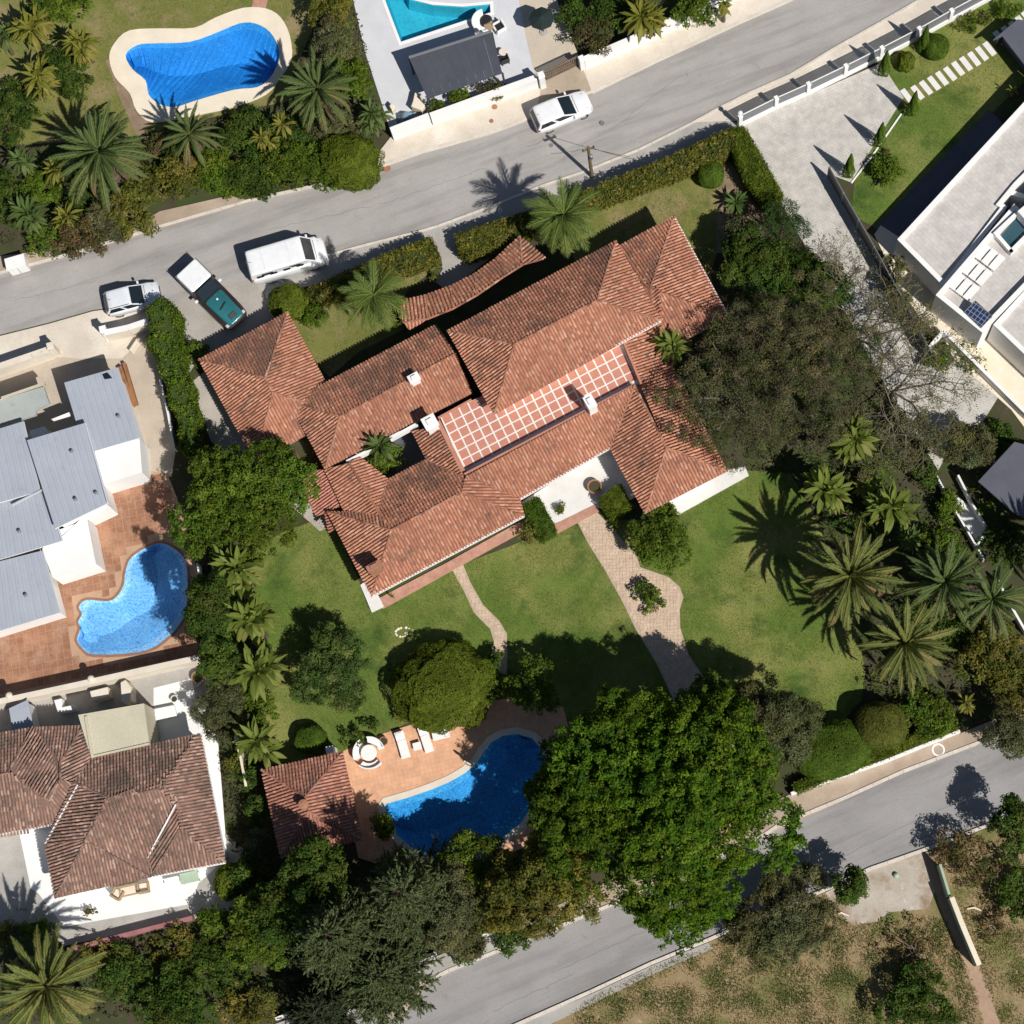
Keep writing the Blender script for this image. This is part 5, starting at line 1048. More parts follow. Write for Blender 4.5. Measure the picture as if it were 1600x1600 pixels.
# ---- main pool deck furniture
tb = thing('garden_table', 'round white table ringed by curved white benches on the pool deck', 'table', V(576, 1178, 0)); c = G(576, 1176, .75)
MB().lathe((c[0], c[1], 0), [(.25, .05), (.25, .1), (.06, .12), (.06, .68), (.50, .70), (.54, .73), (.52, .76)], 24).build('table_top', 'plastic_white', tb)
for k, (a0, a1, lab) in enumerate(((18,100,'curved white bench on the potted plant side of the round table'),(125,205,'curved white bench on the hedge side of the round table'),(232,322,'curved white bench on the open deck side of the round table'))):
    b = thing('curved_bench', lab, 'bench', (c[0], c[1], .05), 'curved benches at the round table')
    arcband(c[0], c[1], .66, 1.06, a0, a1, .38, .46).build('seat', 'plastic_white', b); arcband(c[0], c[1], 1.0, 1.07, a0, a1, .46, .74).build('backrest', 'plastic_white', b)
    for a in (a0 + 8, a1 - 8): MB().box((c[0] + .86 * math.cos(R(a)), c[1] + .86 * math.sin(R(a)), .21), (.36, .08, .34), R(a)).build('leg', 'plastic_white', b)
def lounger(label, c4, h=.36, group='sun loungers on the pool deck'):
    C = [Vector(G(*p, h)) for p in c4]; head, foot = (C[0] + C[1]) / 2, (C[2] + C[3]) / 2; L = (foot - head).length; W = (C[1] - C[0]).length; d = foot - head
    t = thing('sun_lounger', label, 'sun lounger', (*((head + foot) / 2), .05), group, rz=math.atan2(d.y, d.x), local=True)
    MB().box((0, 0, .24), (L, W, .06)).build('frame', 'plastic_white', t, bevel=.015)
    for sx in (-1, 1):
        for sy in (-1, 1): MB().box((sx * L * .42, sy * W * .42, .11), (.06, .06, .22)).build('leg', 'plastic_white', t)
    MB().box((L * .16, 0, .31), (L * .68, W * .96, .07)).build('mattress', 'plastic_white', t, bevel=.02)
    m = MB(); x0, x1 = -L * .5, -L * .19; m.loft([[(x0, -W * .48, .44), (x0, W * .48, .44), (x0, W * .48, .52), (x0, -W * .48, .52)], [(x1, -W * .48, .28), (x1, W * .48, .28), (x1, W * .48, .36), (x1, -W * .48, .36)]]); m.build('backrest', 'plastic_white', t, bevel=.015)
    MB().box((x0 + .18, 0, .535), (.22, W * .7, .05)).build('pillow', 'plastic_white', t, bevel=.02)
    return t
lounger('white sun lounger nearest the round table on the pool deck', [(616,1146),(630,1142),(642,1182),(627,1186)])
lounger('white sun lounger beside the small square table on the deck', [(652,1138),(666,1135),(679,1173),(664,1177)])
lounger('white sun lounger set crosswise under the clipped bush', [(699,1134),(704,1151),(677,1157),(673,1141)])
tb = thing('side_table', 'small square white table between two sun loungers', 'table', V(652, 1168, 0)); c = G(652, 1166, .35); MB().box((c[0], c[1], .38), (.55, .5, .05), R(15)).build('table_top', 'plastic_white', tb)
for sx in (-1, 1):
    for sy in (-1, 1): MB().box((c[0] + sx * .2, c[1] + sy * .18, .2), (.05, .05, .34), R(15)).build('leg', 'plastic_white', tb)
sh = thing('pool_shower', 'slim standing pool shower on the coping of the main pool', 'shower', V(734, 1196, 0)); x, y, _ = V(734, 1196, 0)
MB().tube([(x, y, .05), (x, y, 1.0), (x, y, 1.55)], [.07, .06, .05], 8).build('column', 'creamwall', sh); MB().box((x, y, 1.3), (.5, .1, .35), R(-30)).build('panel', 'creamwall', sh, bevel=.03); MB().tube([(x, y, .3), (x + .35, y - .1, .15)], .06, 6).build('foot_tap', 'creamwall', sh)
# ---- courtyard things of the brown tiled house
t = thing('garden_sofa', 'beige wicker sofa under the eaves of the brown tiled house', 'sofa', V(204, 1392, 0), rz=R(12), local=True)
MB().box((0, 0, .3), (1.2, .65, .2)).build('seat', 'wicker', t, bevel=.03); MB().box((0, .02, .44), (1.05, .5, .1)).build('cushion', 'creamwall', t, bevel=.03); MB().box((0, .3, .55), (1.2, .12, .5)).build('backrest', 'wicker', t, bevel=.03)
for s in (-1, 1): MB().box((s * .56, 0, .42), (.1, .6, .35)).build('armrest', 'wicker', t); MB().box((s * .5, -.25, .1), (.07, .07, .2)).build('leg', 'wicker', t)
armchair('garden_chair', 'wicker armchair in the middle of the terrace seating', 224, 1386, 190, .75, 'creamwall', 'wicker')
armchair('garden_chair', 'wicker armchair at the outer end of the terrace seating', 184, 1396, 150, .7, 'creamwall', 'wicker')
t = thing('garden_table', 'pale green table under the eaves near the round bush', 'table', V(300, 1372, 0), rz=R(12), local=True); MB().box((0, 0, .72), (1.2, .7, .06)).build('table_top', 'green_wall', t)
for sx in (-1, 1):
    for sy in (-1, 1): MB().box((sx * .52, sy * .28, .36), (.06, .06, .68)).build('leg', 'green_wall', t)
t = thing('garden_bench', 'white bench beside the pale green table', 'bench', V(272, 1378, 0), rz=R(12), local=True); MB().box((0, 0, .45), (1.0, .45, .06)).build('seat', 'plastic_white', t); MB().box((0, .2, .7), (1.0, .05, .45)).build('backrest', 'plastic_white', t)
for sx in (-1, 1): MB().box((sx * .42, 0, .22), (.07, .4, .42)).build('leg', 'plastic_white', t)
t = thing('patio_lamp', 'dark lamp post on the forecourt of the brown tiled house', 'lamp', V(42, 1422, 0)); x, y, _ = V(42, 1422, 0); MB().tube([(x, y, 0), (x, y, 1.5)], .04, 6).build('pole', 'dark_metal', t); MB().lathe((x, y, 1.5), [(.08, 0), (.16, .08), (.14, .3), (.04, .4)], 8).build('lantern', 'dark_metal', t)
t = thing('shed', 'small blue grey shed roof in the white courtyard', 'shed', V(35, 1130, 0)); MB().prism([G(*p, 1.9) for p in ((16,1110),(42,1098),(50,1136),(22,1145))], 0, 1.9).build('wall', 'bluewhite', t); MB().prism(inset([G(*p, 2.0) for p in ((16,1108),(42,1096),(50,1134),(22,1143))], -.08), 1.9, 2.0).build('roof', 'metal_roof', t)
for lab, pts, h in (('low white L shaped counter beside the shed', [(84,1094),(96,1091),(96,1105),(116,1101),(117,1108),(90,1113)], .9), ('cream barbecue block against the courtyard wall', [(140,1080),(168,1073),(170,1088),(144,1095)], 1.2), ('rounded cream oven beside the barbecue block', [(188,1066),(196,1062),(204,1072),(204,1094),(196,1100),(190,1096)], 1.5), ('low white courtyard platform beside the annex roof', [(238,1108),(272,1101),(276,1118),(240,1126)], .45)):
    t = thing('masonry_block', lab, 'masonry', V(pts[0][0], pts[0][1], 0)); MB().prism(GP(pts, h), 0, h).build('block', 'creamwall' if 'cream' in lab else 'white', t, bevel=.04)
    if 'oven' in lab:
        x, y = G(150, 1080, 1.5)
for lab, px, py, rr_, hh in (('round dark pot in the shade of the courtyard tree', 308, 1058, .42, .5), ('white planter under the olive bush in the courtyard', 272, 1092, .25, .4), ('brown plant pot beside the curved bench', 599, 1158, .3, .45), ('clay urn on the white patio', 929, 760, .5, .6), ('clay pot of the patio shrub', 877, 796, .22, .35), ('clay pot below the patio bush in the white courtyard', 137, 1424, .22, .35)):
    t = thing('plant_pot', lab, 'pot', V(px, py, 0)); x, y = G(px, py, hh); pot = MB().lathe((x, y, 0), [(rr_ * .6, 0), (rr_ * .9, hh * .8), (rr_, hh * .82), (rr_, hh), (rr_ * .82, hh), (rr_ * .8, hh * .86)], 14).build('pot', 'clay' if 'white' not in lab[:6] else 'plastic_white', t, smooth=False)
    MB().lathe((x, y, 0), [(rr_ * .8, hh * .8), (rr_ * .8, hh * .87)], 12).build('soil', 'soil', t)
# debris on the dry lot
for k, (px, py, L, a, lab) in enumerate(((1522,1420,.9,-10,'bleached white branch lying on the dry lot'),(1314,1428,1.0,8,'pale broken timber lying at the concrete pad'))):
    x, y = G(px, py); t = thing('fallen_branch', lab, 'branch', (x, y, 0)); MB().tube([(x - L / 2, y, .08), (x, y + .08, .12), (x + L / 2, y - .12, .06)], [.05, .07, .04], 6).build('limb', 'cream', t)
x, y = G(1400, 1368); t = thing('rubbish_bag', 'small green bag lying on the concrete pad', 'bag', (x, y, .03)); m = MB().lathe((x, y, .03), [(.1, 0), (.2, .06), (.18, .16), (.05, .24)], 9); m.build('bag', 'green_wall', t, smooth=True)
sc = thing('stone_circle', 'ring of pale stones set in the lawn', 'stones', V(630, 989, 0)); x, y = G(630, 989)
for k in range(16):
    a = k * 2.4; r_ = .12 + .42 * ((k * .618) % 1) ** .5; xx, yy = x + r_ * 1.25 * math.cos(a), y + r_ * .75 * math.sin(a); s = random.uniform(.06, .12)
    MB().lathe((xx, yy, 0), [(s, 0), (s * .9, s * .5), (s * .4, s * .8)], 6).build('stone', 'cream', sc)
# ------------------------------------------------------------------ vegetation
class Foliage:
    def __init__(s): s.v, s.q, s.c, s.n = [], [], [], 0
    def _add(s, v, q, c): s.v.append(v); s.q.append(q + s.n); s.c.append(c); s.n += len(v)
    def leaves(s, r, C, N, L, W, col, fold=.22, tang=None):
        n = len(C)
        if n == 0: return
        N = N / np.linalg.norm(N, axis=1, keepdims=True)
        t = r.normal(size=(n, 3)) if tang is None else tang + r.normal(0, .25, (n, 3))
        t -= N * (t * N).sum(1, keepdims=True); t /= np.linalg.norm(t, axis=1, keepdims=True) + 1e-9; b = np.cross(N, t)
        L = np.broadcast_to(L, n)[:, None] * r.uniform(.7, 1.25, (n, 1)); W = np.broadcast_to(W, n)[:, None] * r.uniform(.75, 1.2, (n, 1))
        v = np.stack([C - t * L * .5, C + b * W * .5 + N * W * fold + t * L * .05, C + t * L * .5 - N * L * .08, C - b * W * .5 + N * W * fold + t * L * .05], 1).reshape(-1, 3)
        q = np.arange(n * 4).reshape(-1, 4); s._add(v, q, np.repeat(col, 4, 0))
    def sticks(s, P0, P1, R0, R1, col):
        n = len(P0)
        if n == 0: return
        P0, P1 = np.asarray(P0), np.asarray(P1); d = P1 - P0; d /= np.linalg.norm(d, axis=1, keepdims=True) + 1e-9
        a = np.cross(d, np.where(np.abs(d[:, 2:]) > .9, (1.0, 0, 0), (0, 0, 1.0))); a /= np.linalg.norm(a, axis=1, keepdims=True) + 1e-9; b = np.cross(d, a)
        R0, R1 = np.broadcast_to(R0, n)[:, None], np.broadcast_to(R1, n)[:, None]; vs = []
        for P, Rr in ((P0, R0), (P1, R1)):
            for k in range(4): vs.append(P + (a * math.cos(k * math.pi / 2) + b * math.sin(k * math.pi / 2)) * Rr)
        v = np.stack(vs, 1).reshape(-1, 3); q0 = np.array([(k, (k + 1) % 4, 4 + (k + 1) % 4, 4 + k) for k in range(4)])
        s._add(v, (np.arange(n)[:, None, None] * 8 + q0[None]).reshape(-1, 4), np.repeat(np.broadcast_to(col, (n, 3)), 8, 0))
    def core(s, c, r, rot, col, n=10, k=.8):
        u = np.linspace(0, 2 * math.pi, 2 * n, endpoint=False); w = np.linspace(-.5, math.pi / 2 - .05, n)
        co, si = math.cos(rot), math.sin(rot); v = []
        for b in w:
            for a in u:
                x, y = r[0] * k * math.cos(a) * math.cos(b), r[1] * k * math.sin(a) * math.cos(b); v.append((c[0] + x * co - y * si, c[1] + x * si + y * co, c[2] + r[2] * k * math.sin(b)))
        m = 2 * n; q = [(j * m + i, j * m + (i + 1) % m, (j + 1) * m + (i + 1) % m, (j + 1) * m + i) for j in range(n - 1) for i in range(m)]
        s._add(np.array(v), np.array(q), np.tile(col, (len(v), 1)))
    def build(s, name, mat, parent=None):
        return np_mesh(name, np.concatenate(s.v), np.concatenate(s.q), np.concatenate(s.c), mat, parent)
A_ = np.array
PR = {
 'bright': dict(leaf=(.24,.11), cl=(.22,.46), dens=66, pal=A_([(.088,.158,.010),(.066,.130,.008),(.115,.182,.014),(.050,.105,.008)]), up=.6, lump=.35, fill=1.25),
 'mid':    dict(leaf=(.21,.10), cl=(.20,.44), dens=74, pal=A_([(.095,.150,.015),(.075,.125,.012),(.120,.172,.022)]), up=.55, lump=.32, fill=1.35),
 'dark':   dict(leaf=(.21,.10), cl=(.22,.46), dens=76, pal=A_([(.050,.095,.015),(.064,.112,.018),(.085,.125,.022)]), up=.5, lump=.32, fill=1.3),
 'olive':  dict(leaf=(.18,.07), cl=(.26,.5), dens=150, pal=A_([(.120,.130,.055),(.095,.108,.044),(.15,.155,.070)]), up=.4, lump=.3, fill=1.5, twig=.25),
 'yellow': dict(leaf=(.22,.11), cl=(.26,.5), dens=62, pal=A_([(.16,.155,.026),(.12,.13,.022),(.20,.175,.042),(.105,.12,.024)]), up=.55, lump=.3, fill=1.0),
 'rust':   dict(leaf=(.20,.09), cl=(.26,.5), dens=62, pal=A_([(.15,.10,.045),(.105,.10,.034),(.18,.125,.065),(.07,.08,.025)]), up=.5, lump=.3, fill=1.0),
 'clip':   dict(leaf=(.12,.065), cl=(.18,.30), dens=230, pal=A_([(.120,.158,.016),(.098,.138,.013),(.142,.175,.022)]), up=.45, lump=.22, fill=2.3, core=.70),
 'clipdark': dict(leaf=(.11,.06), cl=(.16,.26), dens=260, pal=A_([(.085,.145,.016),(.070,.125,.013),(.105,.165,.022)]), up=.45, lump=.05, fill=2.3, core=.70),
 'clipolive': dict(leaf=(.11,.06), cl=(.16,.26), dens=260, pal=A_([(.135,.15,.028),(.115,.13,.024)]), up=.45, lump=.04, fill=2.3, core=.70),
 'feather': dict(leaf=(.30,.06), cl=(.32,.6), dens=110, pal=A_([(.065,.11,.026),(.085,.13,.032),(.115,.145,.042)]), up=.4, lump=.4, fill=1.4, twig=.15),
 'needle': dict(leaf=(.20,.04), cl=(.25,.5), dens=110, pal=A_([(.055,.10,.03),(.07,.115,.034)]), up=.35, lump=.4, fill=.9),
 'twiggy': dict(leaf=(.14,.06), cl=(.28,.58), dens=95, pal=A_([(.125,.122,.058),(.092,.105,.042),(.165,.145,.080),(.064,.088,.028),(.11,.122,.040)]), up=.4, lump=.55, fill=.80, twig=1.6),
}
def prune(F, lobes, zmin):
    """drop leaves buried deep inside another lobe or under the crown, which nothing shows"""
    V_, C_ = np.concatenate(F.v), np.concatenate(F.c); Q = np.concatenate(F.q); ce = V_[Q].mean(1); bad = ce[:, 2] < zmin
    for c, k in lobes:
        d = (ce - A_(c)) / (A_(k) * .60); bad |= ((d ** 2).sum(1) < 1) & (ce[:, 2] < c[2] + k[2] * .2)
    Q = Q[~bad]; use, inv = np.unique(Q, return_inverse=True); F.v, F.c, F.q, F.n = [V_[use]], [C_[use]], [inv.reshape(Q.shape)], len(use)
_vs = [1000]
def clipped_into(F, c, r, rot, p, seed):
    g = np.random.default_rng(seed); area = 2 * math.pi * (r[0] * r[1] + r[0] * r[2] + r[1] * r[2]) / 3 * 1.3; N = int(area * 3.4 / (p['leaf'][0] * p['leaf'][1] * .5)); u = g.normal(size=(N * 2, 3)); u /= np.linalg.norm(u, axis=1, keepdims=True); u = u[u[:, 2] > -.45][:N]; N = len(u)
    nz = A_([mnoise.noise(Vector((d[0] * 2.2 + seed, d[1] * 2.2, d[2] * 2.2))) + .5 * mnoise.noise(Vector((d[0] * 7, d[1] * 7 + seed, d[2] * 7))) for d in u]); s = np.abs(u) ** .85 * np.sign(u); s /= np.maximum(np.linalg.norm(s, axis=1, keepdims=True), .2) ** .6
    k = (1 + p['lump'] * nz - np.abs(g.normal(0, .035, N)))[:, None]; off = s * A_(r) * k; co, si = math.cos(rot), math.sin(rot); pos = A_(c) + np.stack([off[:, 0] * co - off[:, 1] * si, off[:, 0] * si + off[:, 1] * co, off[:, 2]], 1)
    nr = u / A_(r); nr /= np.linalg.norm(nr, axis=1, keepdims=True); nr = np.stack([nr[:, 0] * co - nr[:, 1] * si, nr[:, 0] * si + nr[:, 1] * co, nr[:, 2]], 1); kp = pos[:, 2] > .03; pos, nr, nz = pos[kp], nr[kp], nz[kp]; N = len(pos)
    col = p['pal'][g.integers(0, len(p['pal']), N)] * g.uniform(.72, 1.25, (N, 1)) * (1 + .45 * nz[:, None])
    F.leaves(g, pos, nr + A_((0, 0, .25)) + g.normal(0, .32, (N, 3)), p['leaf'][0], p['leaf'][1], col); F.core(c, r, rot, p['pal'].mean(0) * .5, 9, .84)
    return pos[::max(1, N // 30)]
def crown_into(F, c, r, rot, p, seed):
    if p.get('core'): return clipped_into(F, c, r, rot, p, seed)
    g = np.random.default_rng(seed); rc = np.mean(p['cl']); area = 2 * math.pi * (r[0] * r[1] + r[0] * r[2] + r[1] * r[2]) / 3
    n = max(5, int(p['fill'] * area / (math.pi * rc * rc) * 1.15)); u = g.normal(size=(int(n * 1.5), 3)); u /= np.linalg.norm(u, axis=1, keepdims=True); u = u[u[:, 2] > -.35][:n]; n = len(u)
    nz = np.array([mnoise.noise(Vector((d[0] * 1.7 + seed * 3.1, d[1] * 1.7 + seed, d[2] * 1.7))) for d in u])
    k = np.where(g.random(n) < .80, g.uniform(.80, 1.0, n), g.uniform(.35, .8, n)) * (1 + p['lump'] * nz)
    cr = g.uniform(p['cl'][0], p['cl'][1], n); cr = np.minimum(cr, min(r) * .6)
    off = u * np.maximum(A_(r) * k[:, None] - cr[:, None] * .7, .05); co, si = math.cos(rot), math.sin(rot)
    C = A_(c) + np.stack([off[:, 0] * co - off[:, 1] * si, off[:, 0] * si + off[:, 1] * co, off[:, 2]], 1)
    ct = p['pal'][g.integers(0, len(p['pal']), n)] * g.uniform(.78, 1.2, (n, 1))
    m = np.maximum(6, (p['dens'] * .84 * 4 * math.pi * cr ** 2 * .5).astype(int)); idx = np.repeat(np.arange(n), m); N = len(idx)
    d = g.normal(size=(N, 3)); d[:, 2] += .35; d /= np.linalg.norm(d, axis=1, keepdims=True)
    pos = C[idx] + d * (cr[idx] * g.uniform(.5, 1.08, N))[:, None] * A_((1, 1, .75))
    keep = pos[:, 2] > .05; pos, d, idx = pos[keep], d[keep], idx[keep]; N = len(idx)
    nr = d * .55 + A_((0, 0, p['up'])) + g.normal(0, .38, (N, 3))
    F.leaves(g, pos, nr, p['leaf'][0], p['leaf'][1], ct[idx] * g.uniform(.72, 1.28, (N, 1)), tang=d if 'needle' in p.get('k', '') else None)
    if p.get('twig'):
        M = int(len(C) * 5 * p['twig']); i = g.integers(0, len(C), M); a = C[i] + g.normal(0, .3, (M, 3)) * cr[i][:, None]; dd = u[i] + g.normal(0, .7, (M, 3)); dd /= np.linalg.norm(dd, axis=1, keepdims=True)
        F.sticks(a, a + dd * g.uniform(.25, .7, (M, 1)), .014, .006, A_([(.15,.12,.085),(.10,.08,.055),(.19,.16,.12)])[g.integers(0, 3, M)])
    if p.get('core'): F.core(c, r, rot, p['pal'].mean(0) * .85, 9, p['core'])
    return C
def trunk_into(m, base, top, r0, limbs, seed):
    g = random.Random(seed); b, t = Vector(base), Vector(top); mid = b.lerp(t, .5) + Vector((g.uniform(-.2, .2), g.uniform(-.2, .2), 0)); m.tube([b, mid, t], [r0, r0 * .75, r0 * .5], 7)
    for L in limbs:
        s = b.lerp(t, g.uniform(.45, .95)); e = Vector(L); k = s.lerp(e, .5) + Vector((0, 0, g.uniform(.05, .4))); m.tube([s, k, e], [r0 * .42, r0 * .26, r0 * .08], 5)
def tree(name, label, cat, px, py, rx, ry, z0, z1, preset, rot=0.0, group=None, trunk='trunk', parts=True):
    _vs[0] += 1; seed = _vs[0]; p = PR[preset]; zc = z0 + (z1 - z0) * .42; x, y = G(px, py, zc + (z1 - zc) * .4); r = (rx * MPP, ry * MPP, (z1 - zc) / (1 if p['lump'] < .1 else 1.05))
    t = thing(name, label, cat, (x, y, 0), group); F = Foliage()
    if max(rx, ry) >= 36 and 'core' not in p:
        gl = np.random.default_rng(seed + 7000); nl = int(np.clip(max(rx, ry) / 9, 7, 16)); kb = .14 if nl < 9 else 0.0; C = []; LB = []
        for i in range(nl):
            a = i * 2.39996 + gl.uniform(-.4, .4); q = math.sqrt((i + .4) / nl) * .74; k = gl.uniform(.34, .52) + (.10 if i == 0 else 0) + kb; pt = dict(p); pt['pal'] = p['pal'] * gl.uniform(.72, 1.2) * A_((gl.uniform(.9, 1.14), 1.0, gl.uniform(.85, 1.1))); ks = (k * r[0], k * r[1], r[2] * gl.uniform(.42, .72) * (1.15 - .35 * q)); ox, oy = q * r[0] * math.cos(a), q * r[1] * math.sin(a); cz, sz = math.cos(rot), math.sin(rot)
            LB.append(((x + ox * cz - oy * sz, y + ox * sz + oy * cz, zc + r[2] * (1 - q * q) * .42), ks)); C.append(crown_into(F, (x + ox * cz - oy * sz, y + ox * sz + oy * cz, zc + r[2] * ((1 - q * q) * .42 + gl.uniform(-.12, .12))), ks, gl.uniform(0, 3), pt, seed * 31 + i))
        C = np.concatenate(C); prune(F, LB, zc - .45 * r[2])
    else: C = crown_into(F, (x, y, zc), r, rot, p, seed)
    F.build('crown' if 'tree' in name or 'conifer' in name else 'foliage', 'needle' if preset in ('needle', 'olive', 'feather', 'twiggy') else 'leaf', t)
    m = MB(); big = max(rx, ry) * MPP; sel = C[np.random.default_rng(seed).permutation(len(C))[:10 if big > 1.5 else 4]]
    trunk_into(m, (x, y, 0), (x, y, zc + (z1 - zc) * .2), max(.05, big * .06), sel, seed); m.build('trunk' if z1 > 2.2 else 'stem', trunk, t)
    return t
def hedge(name, label, poly_px, h, preset, group=None, rough=.08):
    _vs[0] += 1; g = np.random.default_rng(_vs[0]); p = PR[preset]; poly = A_([G(*q, h) for q in poly_px]); t = thing(name, label, 'hedge', (*poly.mean(0), 0), group); F = Foliage()
    x0, y0 = poly.min(0); x1, y1 = poly.max(0); area = 0.5 * abs(sum(poly[i][0] * poly[(i + 1) % len(poly)][1] - poly[(i + 1) % len(poly)][0] * poly[i][1] for i in range(len(poly))))
    L, W = p['leaf']; n = int(area * 2.8 / (L * W * .5)); pts = []
    while sum(map(len, pts)) < n:
        q = np.stack([g.uniform(x0 - .1, x1 + .1, 4000), g.uniform(y0 - .1, y1 + .1, 4000)], 1); pts.append(q[inside(poly, q + g.normal(0, .10, q.shape))])
    P = np.concatenate(pts)[:n]; nz = A_([mnoise.noise(Vector((a[0] * 1.6, a[1] * 1.6, 1))) + .6 * mnoise.noise(Vector((a[0] * 4.5, a[1] * 4.5, 7))) for a in P]); z = h + nz * rough * 1.4 - np.abs(g.normal(0, rough, n))
    tone = A_([mnoise.noise(Vector((a[0] * .9, a[1] * .9, 5))) for a in P]); pi = np.clip(((tone + .5) * len(p['pal'])).astype(int), 0, len(p['pal']) - 1); col = p['pal'][pi] * (1 + .6 * nz[:, None].clip(-.5, .5)) * g.uniform(.7, 1.3, (n, 1))
    F.leaves(g, np.column_stack([P, z]), A_((0, 0, .8)) + g.normal(0, .5, (n, 3)), L, W, col)
    for i in range(len(poly)):
        a, b = poly[i], poly[(i + 1) % len(poly)]; ln = np.linalg.norm(b - a); k = int(ln * h * 1.5 / (L * W * .5)); tt = g.random(k)[:, None]; zz = h * g.random(k) ** .8; nn = A_((b[1] - a[1], a[0] - b[0])) / ln; mid = (a + b) / 2
        if inside(poly, (mid + nn * .05)[None])[0]: nn = -nn
        Q = a + (b - a) * tt + nn * g.normal(0, .07, (k, 1)); F.leaves(g, np.column_stack([Q, zz]), np.column_stack([np.tile(nn, (k, 1)), np.full(k, .3)]) + g.normal(0, .45, (k, 3)), L, W, p['pal'][g.integers(0, len(p['pal']), k)] * g.uniform(.7, 1.25, (k, 1)))
    ins = inset([tuple(q) for q in poly], .10); m = len(ins); v = [(x, y, 0.0) for x, y in ins] + [(x, y, h - .12) for x, y in ins]; cc = p['pal'].mean(0) * .5
    F.build('foliage', 'leaf', t)
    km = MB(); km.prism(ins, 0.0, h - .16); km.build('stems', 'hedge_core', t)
    return t
# --- fronds and leaves shared between palms
def frond_mesh(name, L, bend, leaf_len, n, col, seed, mat='leafgloss', vee=.35, wid=.055):
    g = np.random.default_rng(seed); F = Foliage(); s = np.linspace(0, 1, 13); th = .12 - bend * s ** 1.3; x = np.concatenate([[0], np.cumsum(np.cos(th[1:]) * L / 12)]); z = np.concatenate([[0], np.cumsum(np.sin(th[1:]) * L / 12)])
    sw = np.cumsum(g.normal(0, .012, 13)) * L * .3; R_ = np.stack([x, sw, z], 1); F.sticks(R_[:-1], R_[1:], np.linspace(.045, .012, 12), np.linspace(.04, .01, 12), A_(col) * A_((1.5, 1.25, 1.3)))
    u = np.linspace(.10, 1.0, n); P = np.stack([np.interp(u, s, R_[:, k]) for k in range(3)], 1); T = np.stack([np.interp(u, s, np.gradient(R_[:, k], s)) for k in range(3)], 1); T /= np.linalg.norm(T, axis=1, keepdims=True)
    for side in (-1, 1):
        prof = np.clip(np.minimum(u / .22, 1.0), .35, 1) * np.clip((1.08 - u) / .35, .28, 1); ll = leaf_len * prof * g.uniform(.85, 1.1, n); S = np.tile((0, side, 0.0), (n, 1)); fw = .75 + .5 * u
        D = S * 1.0 + T * fw[:, None] + A_((0, 0, vee)) * (1 - .6 * u)[:, None] + g.normal(0, .09, (n, 3)); D /= np.linalg.norm(D, axis=1, keepdims=True); up = A_((0, 0, 1.0)) + S * -.3; bb = np.cross(D, up); bb /= np.linalg.norm(bb, axis=1, keepdims=True)
        tip = P + D * ll[:, None]; tip[:, 2] -= ll * .18; mid = P + D * (ll * .45)[:, None]; w = wid * prof[:, None]
        v = np.stack([P, mid + bb * w * .5, tip, mid - bb * w * .5], 1).reshape(-1, 3); F._add(v, np.arange(n * 4).reshape(-1, 4), np.repeat(A_(col) * g.uniform(.7, 1.3, (n, 1)), 4, 0))
    o = F.build(name, mat); me = o.data; bpy.data.objects.remove(o); return me
def paddle_mesh(name, L, W, bend, col, seed, petiole=.28, lobes=False):
    g = np.random.default_rng(seed); n = 9; s = np.linspace(0, 1, n); th = .1 - bend * s ** 1.2; x = np.concatenate([[0], np.cumsum(np.cos(th[1:]) * L / (n - 1))]); z = np.concatenate([[0], np.cumsum(np.sin(th[1:]) * L / (n - 1))]); v, q, c = [], [], []
    for i in range(n):
        t = max(0, (s[i] - petiole) / (1 - petiole)); w = W * .5 * (math.sin(math.pi * min(1, t ** .75)) ** .8 if 0 < t < 1 else .0) + .012; lift = .28 * w
        if lobes and i % 2: w *= .72
        for k, yy, zz in ((0, -w, lift), (1, -w * .5, lift * .35), (2, 0, 0), (3, w * .5, lift * .35), (4, w, lift)):
            v.append((x[i] + (-.04 if k in (0, 4) else 0), yy, z[i] + zz)); f = (1.25 if k == 2 else 1.0) * g.uniform(.88, 1.1); c.append(tuple(a * f for a in col))
    for i in range(n - 1): q += [(i * 5 + k, (i + 1) * 5 + k, (i + 1) * 5 + k + 1, i * 5 + k + 1) for k in range(4)]
    o = np_mesh(name, A_(v), A_(q), A_(c), 'leafgloss', smooth=True); me = o.data; bpy.data.objects.remove(o); return me
DATE = [frond_mesh('date_frond', 1.0, b, .105, 38, c, 40 + i, vee=.34, wid=.022) for i, (b, c) in enumerate(((.35,(.150,.178,.050)),(.6,(.132,.165,.045)),(.9,(.160,.178,.050)),(1.3,(.185,.175,.06))))]
DATEG = [frond_mesh('date_frond', 1.0, b, .105, 38, c, 50 + i, vee=.34, wid=.022) for i, (b, c) in enumerate(((.35,(.098,.148,.048)),(.6,(.088,.136,.042)),(.9,(.108,.142,.046)),(1.3,(.14,.148,.054))))]
QUEEN = [frond_mesh('feather_frond', 1.0, b, .20, 30, c, 60 + i, vee=.1, wid=.022) for i, (b, c) in enumerate(((.7,(.105,.155,.034)),(1.1,(.12,.165,.038)),(1.6,(.15,.168,.046))))]
PAD = [paddle_mesh('paddle_leaf', 1.0, .21, b, c, 70 + i, .25) for i, (b, c) in enumerate(((.3,(.15,.19,.036)),(.6,(.13,.172,.032)),(.95,(.165,.188,.042)),(1.3,(.19,.185,.055))))]
PADG = [paddle_mesh('paddle_leaf', 1.0, .17, b, c, 80 + i, .3) for i, (b, c) in enumerate(((.3,(.095,.145,.04)),(.6,(.08,.13,.034)),(.95,(.105,.14,.04)),(1.3,(.13,.145,.048))))]
